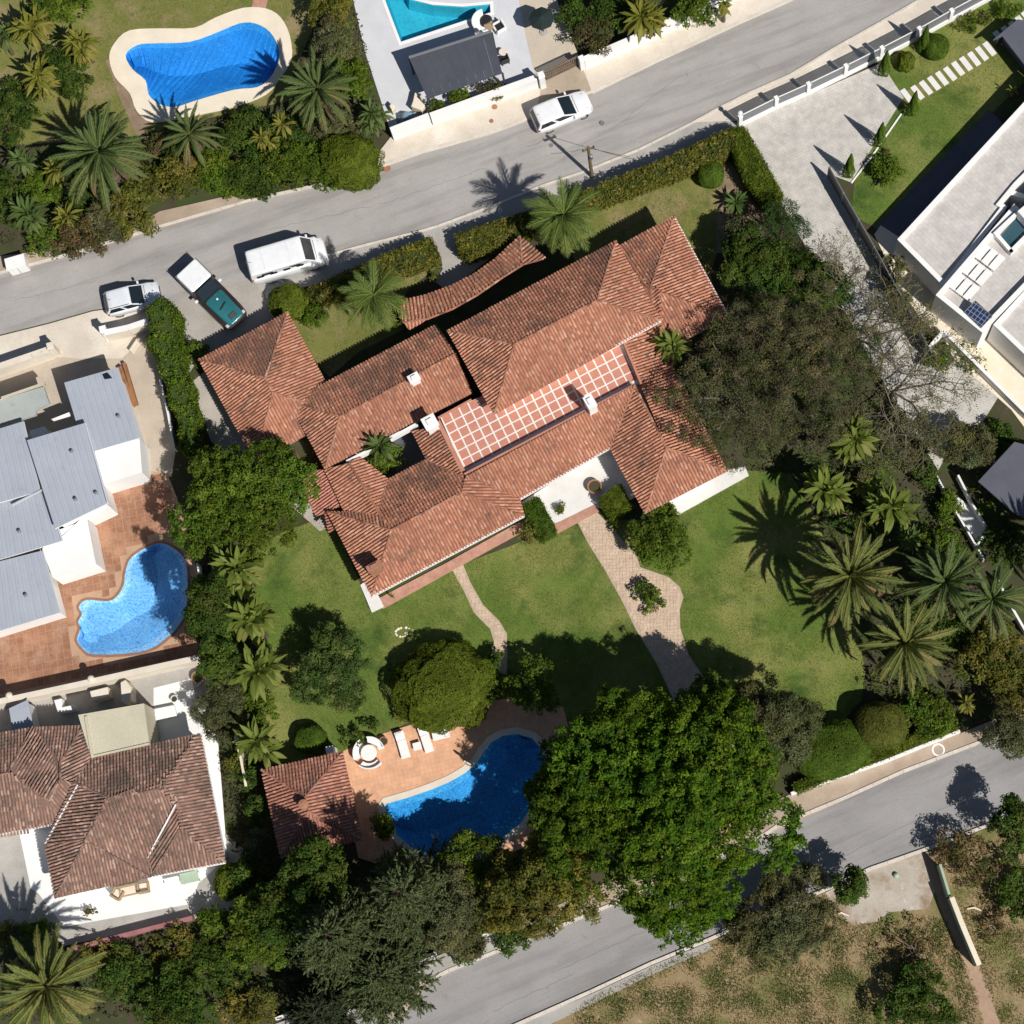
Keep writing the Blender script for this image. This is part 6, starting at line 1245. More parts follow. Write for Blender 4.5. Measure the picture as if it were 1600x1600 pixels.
PADY = [paddle_mesh('paddle_leaf', 1.0, .17, b, c, 90 + i, .3) for i, (b, c) in enumerate(((.3,(.185,.185,.03)),(.6,(.155,.168,.026)),(.95,(.195,.182,.036)),(1.3,(.22,.18,.048))))]
DEADF = frond_mesh('dead_frond', 1.0, 1.5, .09, 30, (.17,.135,.075), 99, vee=.0, wid=.02); DEADP = paddle_mesh('dead_leaf', 1.0, .13, 1.7, (.19,.15,.08), 98, .25)
def palm(name, label, px, py, rpx, h, meshes, n, lo=-25, hi=78, leaf='frond', tr=.2, group=None, fruit=0, jitter=8, squash=1.0, heads=1):
    _vs[0] += 1; g = random.Random(_vs[0]); x, y = G(px, py, h); t = thing(name, label, 'palm' if 'palm' in name else 'plant', (x, y, 0), group, local=True); Lm = rpx * MPP; off = g.uniform(0, 6.28)
    lean = Vector((g.uniform(-.15, .15), g.uniform(-.15, .15), 0)) if h > 2 else Vector()
    if h > .3:
        m = MB(); k = max(4, int(h / .35)); m.tube([tuple(lean * (1 - i / k) + Vector((0, 0, h * i / k))) for i in range(k + 1)], [tr * (1.25 - .35 * i / k) * (1.06 if i % 2 else .95) for i in range(k + 1)], 8); m.build('trunk', 'trunk', t)
        if tr > .15: MB().lathe((0, 0, h - .35), [(tr * .8, 0), (tr * 1.7, .25), (tr * 1.1, .5), (tr * .3, .7)], 9).build('crown_shaft', 'trunk', t)
    hd = [(0, 0, 0, 1.0)] + [(math.cos(a_) * Lm * .38, math.sin(a_) * Lm * .38, g.uniform(-.6, .1), g.uniform(.62, .9)) for a_ in [off + k_ * 2.1 + g.uniform(-.5, .5) for k_ in range(heads - 1)]]
    for i in range(n):
        hx, hy, hz, hs_ = hd[i % heads]; f = (i + .5) / n; pitch = hi + (lo - hi) * f ** .75 + g.uniform(-jitter, jitter); k = min(len(meshes) - 1, int(f * len(meshes) + g.uniform(-.4, .4))); o = bpy.data.objects.new(leaf, DEADF if leaf == 'frond' and f > .93 and g.random() < .6 else (DEADP if leaf == 'leaf' and f > .93 and g.random() < .5 else meshes[max(0, k)])); COL.objects.link(o); o.parent = t
        o.rotation_euler = (R(g.uniform(-14, 14)), -R(pitch), off + i * 2.39996 + g.uniform(-.22, .22)); s = Lm * (.80 + .25 * f) * g.uniform(.80, 1.12) * hs_; o.scale = (s, s * squash, s); o.location = (hx, hy, max(.1, h + hz) + .12 * (1 - f))
    for i in range(fruit):
        a = g.uniform(0, 6.28); MB().lathe((math.cos(a) * .45, math.sin(a) * .45, h - .25), [(.03, 0), (.16, .1), (.18, .25), (.05, .4)], 8).build('fruit_bunch', 'fruit', t)
    t.rotation_euler = (g.uniform(-.05, .05), g.uniform(-.05, .05), 0) if h > 1 else (0, 0, 0)
    return t
MT['fruit'] = surf('orange_dates', (0.36, 0.17, 0.03), (0.25, 0.11, 0.02), 9.0, 0.8, 0.8, 20)
# --- date palms
palm('date_palm', 'largest date palm of the right hand garden with orange fruit', 1335, 893, 88, 6.2, DATE, 62, fruit=3, tr=.34)
palm('date_palm', 'darker date palm between the largest one and the white wall', 1474, 905, 76, 5.6, DATEG, 54, fruit=2, tr=.32)
palm('date_palm', 'date palm at the right edge crossing the broken white wall', 1552, 940, 66, 5.6, DATEG, 42, fruit=1, tr=.3)
palm('date_palm', 'golden tinged date palm nearest the clipped mounds', 1415, 1010, 82, 5.6, DATE, 56, fruit=3, tr=.34)
palm('date_palm', 'date palm just beyond the right edge shading the carport', 1672, 860, 80, 5.5, DATE, 40, tr=.32)
palm('date_palm', 'large dark green palm beside the bean shaped pool', 157, 240, 92, 4.6, DATEG, 60, tr=.34)
palm('date_palm', 'date palm leaning over the bean shaped pool corner', 297, 212, 60, 3.8, DATEG, 40, tr=.28)
palm('date_palm', 'date palm between the bean shaped pool and the tall hedge trees', 492, 140, 76, 4.8, DATEG, 50, tr=.32)
palm('date_palm', 'pale date palm in the bottom left corner', 70, 1538, 96, 5.2, DATE, 64, fruit=2, tr=.36)
# --- feathery palms by the street hedge
palm('feather_palm', 'light green feathery palm on the front lawn below the van', 583, 462, 68, 5.6, QUEEN, 44, -45, 70, tr=.17, group=None, jitter=12)
palm('feather_palm', 'light green feathery palm behind the porch roof casting its shadow on the street', 884, 340, 72, 6.2, QUEEN, 50, -45, 70, tr=.17, jitter=12)
# --- broad-leaved rosettes
for lab, px, py, rp, h, ms, n in (
 ('broad leaved rosette plant below the bare branched tree', 1338, 684, 50, 4.4, PAD, 38), ('broad leaved rosette plant above the largest date palm', 1284, 768, 50, 3.6, PAD, 38), ('wide broad leaved plant between two rosettes and the white wedge', 1392, 792, 52, 3.4, PAD, 40),
 ('small broad leaved plant tucked behind the largest date palm', 1352, 758, 28, 2.0, PAD, 20), ('broad leaved plant touching the darker date palm', 1425, 842, 32, 1.8, PADG, 22), ('banana like plant growing against the upper roof corner', 1048, 540, 40, 3.6, PAD, 26),
 ('broad leaved rosette plant nearest the large leafy tree by the lawn', 370, 893, 56, 5.2, PAD, 40), ('broad leaved rosette plant, second along the lawn edge', 393, 973, 56, 5.4, PAD, 40), ('broad leaved rosette plant, third along the lawn edge', 406, 1050, 58, 5.2, PAD, 40), ('broad leaved rosette plant beside the pool house corner', 405, 1160, 48, 3.4, PAD, 34),
 ('yellow green rosette palm in the upper left corner', 52, 45, 48, 3.2, PADY, 34), ('yellow green rosette palm touching the bean shaped pool lawn', 128, 72, 42, 2.8, PADY, 30), ('yellow green rosette palm, third of the corner group', 58, 122, 44, 2.8, PADY, 30),
 ('dark rosette plant in the top left corner edge', 6, 60, 34, 2.4, PADG, 22), ('small grey green rosette at the left edge below the corner palms', 30, 252, 32, 2.2, PADG, 22), ('yellow green rosette between the left edge and the large dark palm', 86, 266, 34, 2.4, PADY, 22), ('grey green rosette above the rust coloured street shrub', 46, 334, 46, 2.6, PADG, 28), ('thin rosette beside the rust coloured street shrub', 104, 338, 32, 2.0, PADY, 18),
 ('pale small rosette palm in the street planting', 412, 214, 28, 2.8, PADY, 20), ('rosette palm beside the tarpaulin and the round street tree', 578, 178, 36, 2.6, PADG, 26), ('rosette plant behind the pale small rosette palm', 445, 195, 30, 2.2, PADY, 18),
 ('yellow green palm hanging over the white wall at the top', 1000, 28, 48, 3.0, PADY, 34), ('small palm at the top edge above the pavement', 1130, 4, 24, 2.6, PADY, 18), 
 ('dry rosette beside the road hedge', 1508, 1100, 24, 1.4, PADY, 16), ('pale spiky plant beside the round table hedge', 625, 1122, 14, .4, PADY, 14), ('low tropical plant beside the modern house passage', 1582, 142, 16, .8, PADY, 12), ('sago plant on the side lawn bed', 1150, 318, 30, .8, PADG, 30)):
    palm('rosette_palm' if 'palm' in lab else 'rosette_plant', lab, px, py, rp * .9, h, ms, int(n * 2.7), -35, 76, 'leaf', .12, jitter=15, heads=3 if rp > 34 else 2)
# --- trees
T = tree
T('broadleaf_tree', 'large leafy green tree between the grey roofed house and the lawn', 'tree', 384, 782, 122, 104, 2.0, 7.0, 'mid')
T('broadleaf_tree', 'huge bright green tree overhanging the south road', 'tree', 1040, 1264, 186, 160, 3.0, 11.0, 'bright')
T('broadleaf_tree', 'bright green tree leaning over the main pool edge', 'tree', 885, 1245, 72, 84, 2.0, 7.6, 'bright')
T('broadleaf_tree', 'bright green upright tree between the main pool and the wide path', 'tree', 1000, 1146, 78, 64, 3.0, 9.5, 'bright')
T('twiggy_tree', 'large brown twiggy tree shading the right wing of the villa', 'tree', 1255, 560, 130, 150, 2.5, 7.5, 'twiggy', trunk='trunk_pale')
T('twiggy_tree', 'brown twiggy tree over the tiled roof end of the villa', 'tree', 1160, 610, 110, 130, 2.5, 7.0, 'twiggy', trunk='trunk_pale')
T('twiggy_tree', 'brown twiggy tree beside the pale driveway planting', 'tree', 1320, 705, 56, 52, 1.2, 3.4, 'twiggy', trunk='trunk_pale')
T('evergreen_tree', 'dark feathery evergreen beside the driveway hedge', 'tree', 1222, 350, 44, 46, .8, 4.2, 'needle')
T('evergreen_tree', 'dark evergreen between the side lawn and the twiggy trees', 'tree', 1185, 420, 62, 58, 1.0, 4.5, 'dark')
T('evergreen_tree', 'olive evergreen at the corner of the side lawn', 'tree', 1160, 375, 36, 34, .8, 3.4, 'olive')
T('evergreen_tree', 'deep green tree under the driveway side of the twiggy trees', 'tree', 1270, 440, 50, 55, .8, 4.0, 'dark')
T('feathery_tree', 'dark feathery tree standing alone on the lawn', 'tree', 520, 1050, 58, 64, .8, 4.2, 'feather')
T('clipped_tree', 'wide clipped dome shaped bush above the sun loungers', 'bush', 690, 1070, 74, 68, .0, 3.0, 'clip', rot=R(25))
T('garden_shrub', 'dark shrub joined to the clipped dome bush', 'shrub', 762, 1068, 32, 32, .2, 2.2, 'mid'); T('garden_shrub', 'small upright shrub at the end of the narrow stone path', 'shrub', 772, 1030, 13, 20, .2, 2.2, 'dark'); T('garden_shrub', 'rounded leafy bush at the pool deck corner of the lawn', 'shrub', 834, 1072, 44, 42, .2, 3.4, 'mid')
T('round_shrub', 'small clipped round bush beside the pool house', 'bush', 484, 1155, 26, 22, .0, 1.4, 'clipdark')
T('broadleaf_tree', 'round leafy tree at the south corner of the villa', 'tree', 1030, 840, 52, 46, .8, 3.6, 'mid'); T('garden_shrub', 'leafy shrub against the white terrace strip of the villa', 'shrub', 1042, 800, 22, 20, .4, 2.6, 'mid')
T('olive_tree', 'grey olive tree between the lawn and the huge bright tree', 'tree', 1195, 1140, 72, 84, 1.5, 8.0, 'olive', trunk='trunk_pale'); T('broadleaf_tree', 'dark tree in the shade beside the grey olive tree', 'tree', 1110, 1105, 48, 46, 1.5, 7.5, 'dark')
T('clipped_shrub', 'long clipped bright green bush beside the south wall', 'bush', 1303, 1170, 62, 42, .0, 2.0, 'clipdark', rot=R(18)); T('clipped_shrub', 'olive clipped mound below the golden date palm', 'bush', 1377, 1132, 40, 36, .0, 2.6, 'clipolive')
T('garden_shrub', 'green spreading shrub under the golden date palm', 'shrub', 1448, 1110, 52, 34, .2, 1.8, 'mid'); T('broadleaf_tree', 'yellow green tree at the right edge below the palms', 'tree', 1555, 1035, 52, 58, .6, 3.6, 'yellow'); T('broadleaf_tree', 'yellow green tree running off the right edge above the road', 'tree', 1602, 1080, 40, 46, .6, 3.4, 'yellow'); T('olive_tree', 'small olive tree at the road end in the right corner', 'tree', 1578, 1148, 32, 40, .8, 3.4, 'olive')
T('olive_tree', 'wide grey olive tree below the south road', 'tree', 1212, 1440, 82, 72, .8, 4.6, 'olive', trunk='trunk_pale'); T('olive_tree', 'low grey olive beside the kerb under the wide olive tree', 'tree', 1262, 1372, 32, 24, .4, 2.6, 'olive'); T('round_tree', 'small dark round tree on the kerb of the south road', 'tree', 1330, 1380, 27, 32, .8, 4.6, 'dark')
T('field_shrub', 'rust tinged bush beside the pale green wall', 'bush', 1508, 1342, 44, 44, .2, 2.8, 'rust'); T('field_shrub', 'dark green bush by the road at the right edge', 'bush', 1585, 1292, 34, 40, .8, 4.8, 'dark'); T('field_shrub', 'dark bush at the right edge of the dry lot', 'bush', 1596, 1400, 30, 56, .2, 2.2, 'dark'); T('field_shrub', 'low brown green brush in the dry field', 'bush', 1430, 1485, 60, 38, .1, 1.0, 'rust'); T('field_shrub', 'dark round bush at the bottom of the dry field', 'bush', 1435, 1570, 56, 50, .2, 2.6, 'dark'); T('field_shrub', 'dry brown bush behind the pale green wall', 'bush', 1545, 1440, 26, 34, .1, 1.0, 'rust')
# street planting, upper left
for k, (lab, px, py, rx, ry, z1, pr) in enumerate((
 ('rust coloured shrub overhanging the street at the left', 120, 372, 60, 34, 2.4, 'rust'), ('yellow green shrub on the verge corner of the street', 205, 335, 46, 40, 2.4, 'yellow'), ('yellow shrub under the large dark palm', 232, 290, 40, 40, 2.2, 'yellow'), ('amber shrub in the middle of the street planting', 285, 275, 42, 40, 2.6, 'yellow'), ('green shrub beside the amber street shrub', 335, 268, 38, 42, 2.6, 'mid'), ('dark green shrub on the kerb of the street planting', 400, 275, 44, 42, 2.6, 'dark'), ('mid green shrub beside the round street tree', 450, 258, 44, 46, 2.8, 'mid'),
 ('bright round tree at the end of the street planting', 545, 248, 50, 46, 3.2, 'clip'), ('olive shrub between the two date palms of the planting', 385, 205, 46, 36, 2.4, 'dark'), ('rust shrub beside the bean shaped pool path', 250, 220, 30, 26, 1.8, 'rust'), ('dark shrub at the left edge below the corner palms', 8, 190, 30, 60, 2.4, 'dark'), ('dark shrub at the left edge of the street planting', 12, 310, 30, 50, 2.0, 'dark'), ('dark shrub between the yellow green corner palms', 100, 110, 56, 60, 2.0, 'dark'), ('leafy shrub behind the corner palms at the top edge', 90, 10, 50, 30, 2.0, 'mid'), ('dark shrub filling the left edge between the palms', 30, 160, 44, 40, 1.8, 'dark'), ('dark shrub under the large dark palm', 130, 300, 60, 44, 1.8, 'dark'), ('mid green shrub left of the large dark palm', 60, 290, 44, 36, 1.8, 'mid'), ('dark shrub behind the amber street shrub', 300, 240, 50, 30, 2.0, 'dark'), ('olive shrub on the street between yellow shrub and verge', 165, 345, 44, 36, 2.2, 'olive'), ('green shrub on the kerb beyond the verge', 365, 290, 34, 24, 2.0, 'mid'), ('dense green shrub next to the round street tree', 495, 258, 40, 40, 2.6, 'mid'), ('dark shrub behind the round street tree', 500, 180, 40, 30, 2.2, 'dark'), ('shrub in front of the grey green rosette', 70, 372, 40, 26, 1.6, 'mid'), ('dark green shrub under the pale small rosette palm', 470, 205, 50, 36, 2.0, 'dark'), ('olive shrub above the round street tree', 525, 195, 40, 34, 2.4, 'olive'),
 ('tall hedge tree at the top edge beside the turquoise terrace', 515, 15, 40, 40, 3.6, 'yellow'), ('tall hedge tree, second along the turquoise terrace', 525, 68, 42, 40, 3.6, 'olive'), ('tall hedge tree, third along the turquoise terrace', 545, 120, 38, 42, 3.4, 'mid'),
 ('rust and green bush beside the gate at the top', 925, 52, 38, 36, 2.6, 'rust'), ('dark shrub behind the white wall at the top', 955, 15, 50, 34, 2.4, 'dark'), ('green bush overhanging the pavement at the top', 1085, 15, 36, 32, 2.6, 'mid'), ('green shrub under the top wall palm', 1015, 40, 34, 26, 2.0, 'yellow'), ('dark shrub beside the parasol at the top edge', 895, 20, 26, 40, 2.0, 'dark'),
 ('small green shrub at the pergola corner by the wall', 682, 164, 18, 16, 1.4, 'mid'), ('green shrub in the middle of the pergola planting', 718, 150, 24, 18, 1.5, 'mid'), ('dark rust shrub at the pergola end of the wall', 764, 138, 30, 22, 1.8, 'rust'))):
    T('street_shrub' if 'tree' not in lab else 'hedge_tree', lab, 'shrub' if 'tree' not in lab else 'tree', px, py, rx, ry, .2, z1, pr)
# left boundary and bottom left garden
for lab, px, py, rx, ry, z1, pr in (
 ('dark tree behind the pale blue pool wall', 328, 950, 30, 52, 9.5, 'dark'), ('dark tree beside the pump box of the brown deck', 340, 1030, 28, 44, 8.5, 'dark'), ('leafy shrub under the first lawn edge rosette', 372, 930, 34, 40, 1.6, 'mid'), ('leafy shrub under the third lawn edge rosette', 392, 1015, 32, 36, 1.6, 'dark'), ('leafy shrub between the last rosettes of the lawn edge', 398, 1105, 30, 36, 1.6, 'mid'), ('dark olive bush shading the white courtyard', 345, 1105, 44, 46, 3.0, 'olive'), ('egg shaped bright bush at the terrace end of the brown tiled house', 355, 1377, 20, 27, 2.0, 'clip'), ('shrub between the courtyard wall and the pool house, first', 388, 1215, 18, 24, 1.8, 'dark'), ('shrub between the courtyard wall and the pool house, second', 398, 1265, 22, 28, 1.8, 'dark'), ('shrub between the courtyard wall and the pool house, third', 404, 1318, 24, 28, 1.8, 'olive'), ('yellow leafed shrub against the white wall post line', 365, 1200, 22, 24, 1.4, 'yellow'), ('dark shrub in the gap left of the pool house', 390, 1370, 30, 36, 2.4, 'dark'),
 ('deep green leafy tree in the bottom left garden', 400, 1465, 54, 52, 4.0, 'mid'), ('green shrub at the terrace end of the pink wall', 335, 1440, 30, 26, 2.6, 'mid'), ('blue green tree at the bottom edge beside the date palm', 275, 1572, 62, 44, 3.4, 'dark'), ('amber shrub at the bottom edge by the white gate post', 385, 1572, 46, 36, 2.2, 'yellow'), ('olive flowering shrub along the pink wall', 270, 1482, 44, 30, 1.8, 'yellow'), ('dark shrub in the middle of the bottom left garden', 195, 1525, 50, 42, 2.2, 'dark'), ('shrub along the pink wall nearest the date palm', 165, 1492, 36, 24, 1.6, 'yellow'), ('green bush below the courtyard lamp', 52, 1450, 30, 20, 1.4, 'mid'), ('low bush at the left edge below the courtyard', 10, 1458, 30, 20, 1.2, 'yellow'), ('dark shrub filling the middle of the south garden', 330, 1515, 50, 40, 2.0, 'dark'), ('brown shrub on a bare patch of the bottom left garden', 300, 1505, 30, 20, 1.2, 'rust'),
 ('dark tree in the shade behind the pool house', 480, 1380, 66, 50, 8.5, 'dark'), ('dark tree between the pool house and the conifers', 430, 1430, 44, 46, 5.0, 'dark'), ('small green shrub at the pool corner by the deck', 598, 1290, 22, 22, 2.2, 'mid'), ('grey green tree beside the south conifer', 700, 1430, 52, 66, 6.5, 'olive'), ('leafy green tree at the near end of the main pool', 735, 1350, 58, 46, 5.0, 'mid'), ('golden olive tree between the pool and the south wall', 790, 1405, 50, 62, 7.0, 'yellow'), ('golden green tree beside the huge bright tree', 862, 1385, 58, 72, 8.0, 'yellow'), ('dark shrub over the low white wall by the south road', 800, 1468, 30, 24, 2.2, 'dark'), ('drooping shrub over the verge of the south road', 728, 1478, 26, 30, 2.0, 'dark'), ('dark undergrowth shrub below the left conifer', 480, 1545, 50, 34, 2.0, 'olive')):
    nm = 'garden_tree' if ' tree' in lab else 'garden_shrub'; T(nm, lab, 'tree' if ' tree' in lab else 'shrub', px, py, rx, ry, .2 if z1 < 3 else .8, z1, pr)
# right hand planting
for lab, px, py, rx, ry, z1, pr in (
 ('dark olive tree overhanging the end of the driveway', 1512, 698, 42, 36, 3.4, 'olive'), ('green shrub beside the long thin white wall', 1482, 790, 22, 34, 1.6, 'mid'), ('dark shrub below the end of the driveway', 1448, 745, 24, 30, 1.4, 'dark'), ('green shrub between the two thin white walls', 1540, 772, 18, 44, 1.2, 'mid'), ('shrub between the carport and the driveway end', 1560, 680, 28, 30, 1.8, 'dark'), ('shrub beside the white paved wedge tip', 1572, 850, 40, 36, 1.6, 'dark'), ('dark shrub under the right edge date palm', 1500, 985, 46, 50, 2.0, 'dark'), ('dark undergrowth between the two rosettes and the twiggy tree', 1330, 805, 46, 46, 1.4, 'dark'), ('green undergrowth beside the middle rosette', 1360, 720, 36, 40, 1.5, 'mid'), ('dark undergrowth below the darker date palm', 1440, 960, 50, 46, 1.4, 'dark'), ('dark undergrowth at the foot of the golden date palm', 1390, 1070, 40, 30, 1.0, 'dark'), ('green undergrowth behind the darker date palm', 1470, 850, 44, 34, 1.4, 'mid'), ('leafy shrub in the modern house planter', 1510, 560, 40, 26, .9, 'mid'), ('shrub at the foot of the dark metal fence', 1462, 560, 26, 24, 1.2, 'mid'), ('climbing shrub on the dark metal fence', 1400, 440, 14, 60, 1.9, 'olive'), ('brown shrub at the white wall by the driveway end', 1430, 715, 26, 30, 1.2, 'rust'),
 ('round clipped bush on the side lawn', 1110, 270, 22, 22, 1.6, 'clipdark'), ('round bush beside the driveway cypresses', 1386, 264, 28, 30, 1.5, 'mid'), ('round bush beside the street fence cypress', 1463, 70, 21, 21, 1.5, 'clipdark'), ('small round bush between two street fence cypresses', 1416, 94, 14, 16, 1.1, 'clip'), ('low flowering shrub by the street fence', 1510, 36, 20, 16, .9, 'mid'), ('second flowering shrub by the street fence', 1535, 24, 22, 18, 1.0, 'yellow'), ('shrub at the top right corner by the street fence', 1572, 12, 24, 20, 1.1, 'mid'), ('amber shrub beside the round driveway bush', 1388, 236, 10, 10, .6, 'rust'),
 ('clipped bright bush at the street end of the forecourt', 450, 468, 32, 28, 1.8, 'clip'), ('leafy shrub joining the forecourt bush to the palm', 490, 490, 26, 26, 1.4, 'mid'), ('small yellow green shrub by the garden gate walk', 680, 432, 12, 10, .8, 'yellow'), ('dark shrub at the foot of the front lawn palm', 612, 490, 20, 28, 1.4, 'dark'), ('shrub at the foot of the porch palm', 860, 345, 30, 20, 1.6, 'mid'), ('spreading shrub beside the tall green hedge', 304, 552, 26, 22, 1.6, 'mid'),
 ('golden bush at the patio corner of the villa', 830, 826, 24, 26, 1.6, 'yellow'), ('leafy shrub filling the island of the wide stone path', 1020, 936, 24, 24, 1.0, 'mid'), ('feathery dark shrub at the head of the path island', 1002, 918, 20, 20, 1.0, 'dark'), ('patio shrub in the clay pot', 877, 794, 10, 10, .9, 'mid'), ('patio bush in the white courtyard pot', 137, 1422, 14, 12, .9, 'yellow'), ('flower bed shrub at the left of the round table', 548, 1150, 22, 18, 1.0, 'dark'), ('flower bed shrub behind the round table', 578, 1134, 18, 14, .9, 'dark'), ('courtyard plant in the inner courtyard of the villa', 600, 712, 34, 30, 3.4, 'mid'), ('low planting under the villa eaves corner', 608, 928, 12, 8, .5, 'mid')):
    nm = 'garden_tree' if ' tree' in lab else ('round_bush' if 'round' in lab or 'clipped' in lab else 'garden_shrub'); T(nm, lab, 'tree' if ' tree' in lab else 'shrub', px, py, rx, ry, .0 if 'clip' in pr else .15, z1, pr)
palm('rosette_plant', 'broad leaved plant rising from the inner courtyard', 597, 700, 34, 3.4, PADG, 26, -25, 70, 'leaf', .1)
# --- hedges
hedge('street_hedge', 'flowering street hedge between the van and the garden gate', [(480,452),(540,424),(600,398),(672,370),(686,402),(620,424),(560,442),(500,468)], 1.7, 'yellow', rough=.16)
hedge('street_hedge', 'street hedge between the garden gate and the porch palm', [(712,366),(760,350),(830,328),(852,350),(800,375),(732,400),(716,392)], 1.7, 'yellow', rough=.14)
hedge('street_hedge', 'long street hedge past the utility pole to the driveway corner', [(893,304),(960,279),(1060,238),(1140,200),(1153,222),(1130,240),(1040,275),(950,308),(905,326)], 1.8, 'yellow', rough=.13)
hedge('boundary_hedge', 'dark green clipped hedge along the pale driveway', [(1143,198),(1163,198),(1200,262),(1223,304),(1195,318),(1165,280),(1146,235)], 1.8, 'clip', rough=.1)
hedge('boundary_hedge', 'tall bright green hedge beside the silver hatchback', [(228,482),(244,468),(258,466),(276,484),(274,512),(283,545),(281,570),(297,600),(296,622),(308,645),(304,670),(314,704),(298,716),(280,700),(282,660),(264,630),(262,600),(248,576),(246,552),(230,540),(236,510)], 2.6, 'mid', rough=.36)
hedge('clipped_hedge', 'dark clipped hedge at the patio end of the villa', [(814,790),(840,776),(868,829),(846,842)], 1.3, 'clipdark', rough=.05)
hedge('clipped_hedge', 'bright clipped box hedge beside the wide stone path', [(936,780),(968,756),(986,790),(956,812)], 1.3, 'clip', rough=.04)
hedge('roadside_hedge', 'low clipped hedge behind the white wall of the south road', [(1240,1226),(1300,1198),(1400,1160),(1490,1124),(1497,1138),(1380,1184),(1246,1238)], .9, 'clip', rough=.06)
# --- cypresses
for lab, px, py in (('slim cypress lowest beside the driveway', 1325, 268), ('slim cypress, middle one beside the driveway', 1373, 220), ('slim cypress touching the stepping slabs', 1424, 172), ('slim cypress beside the street fence pillar', 1380, 110), ('slim cypress beside the round street fence bush', 1441, 72)):
    _vs[0] += 1; g = np.random.default_rng(_vs[0]); x, y = G(px, py + 6, 0); t = thing('cypress_tree', lab, 'tree', (x, y, 0), 'slim cypresses of the modern house garden'); F = Foliage(); h = 3.6; n = 3400
    f = g.random(n) ** .75; a = g.uniform(0, 6.283, n); rad = .40 * np.clip((1 - f) * 1.15, .02, 1) ** .8 * np.clip(f * 9 + .4, 0, 1) * (1 + .12 * np.sin(a * 5 + f * 9)); P = np.column_stack([x + rad * np.cos(a), y + rad * np.sin(a), .15 + f * (h - .15)])
    F.leaves(g, P, np.column_stack([np.cos(a), np.sin(a), np.full(n, .5)]) + g.normal(0, .4, (n, 3)), .13, .05, PR['clipdark']['pal'][g.integers(0, 3, n)] * g.uniform(.7, 1.3, (n, 1)), tang=np.tile((0, 0, 1.0), (n, 1)))
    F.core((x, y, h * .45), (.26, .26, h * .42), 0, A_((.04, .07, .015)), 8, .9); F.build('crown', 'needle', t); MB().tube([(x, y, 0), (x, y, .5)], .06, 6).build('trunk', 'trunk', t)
# --- conifers
def conifer(label, px, py, rpx, h, col, seed, tilt=(0, 0)):
    g = np.random.default_rng(seed); x, y = G(px, py, h * .55); t = thing('conifer_tree', label, 'tree', (x, y, 0)); F = Foliage(); Rm = rpx * MPP; B0, B1, sp, sd = [], [], [], []
    for i in range(120):
        f = .10 + .88 * i / 120; z = h * f; L = Rm * (1 - f) ** .75 * g.uniform(.75, 1.12) + .25; a = i * 2.39996 + g.uniform(-.3, .3); d = A_((math.cos(a), math.sin(a), g.uniform(.12, .4))); p0 = A_((x, y, z)); k = max(2, int(L / .32))
        pp = [p0 + d * L * j / k + A_((0, 0, -.10 * L * (j / k) ** 2)) for j in range(k + 1)]; B0 += pp[:-1]; B1 += pp[1:]
        for j in range(1, k + 1):
            for s in range(4):
                sd_ = d + A_((g.normal(0, .7), g.normal(0, .7), g.uniform(.1, .6))); sd_ /= np.linalg.norm(sd_); sp.append(pp[j] + sd_ * .05); sd.append(sd_)
    F.sticks(A_(B0), A_(B1), .03, .02, A_((.07, .055, .04))); sp, sd = A_(sp), A_(sd); ns = len(sp); m = 26; idx = np.repeat(np.arange(ns), m); u = g.random(len(idx)); ln = g.uniform(.35, .75, ns)[idx]
    C = sp[idx] + sd[idx] * (u * ln)[:, None]; rad = g.normal(size=(len(idx), 3)); C = C + rad * .055 * (1.2 - u)[:, None]; tone = g.uniform(.75, 1.25, ns)[idx][:, None]
    F.leaves(g, C, rad + A_((0, 0, .7)), .19, .06, A_(col)[g.integers(0, len(col), len(idx))] * tone * g.uniform(.75, 1.25, (len(idx), 1)), tang=sd[idx] + rad * .35)
    F.build('crown', 'needle', t); MB().tube([(x, y, 0), (x, y, h * .5), (x, y, h * .98)], [.28, .17, .03], 8).build('trunk', 'trunk', t)
GREY = [(.105,.135,.055),(.078,.108,.042),(.145,.165,.075)]
conifer('tall grey green conifer nearest the main pool', 640, 1400, 84, 11.5, GREY, 301); conifer('tall grey green conifer behind the pool house', 530, 1465, 88, 11.0, GREY, 302); conifer('lower grey green conifer by the south road wall', 600, 1525, 74, 6.5, GREY, 303); conifer('small dark conifer at the bottom edge', 500, 1580, 50, 4.5, [(.06,.075,.04),(.05,.062,.034)], 304)
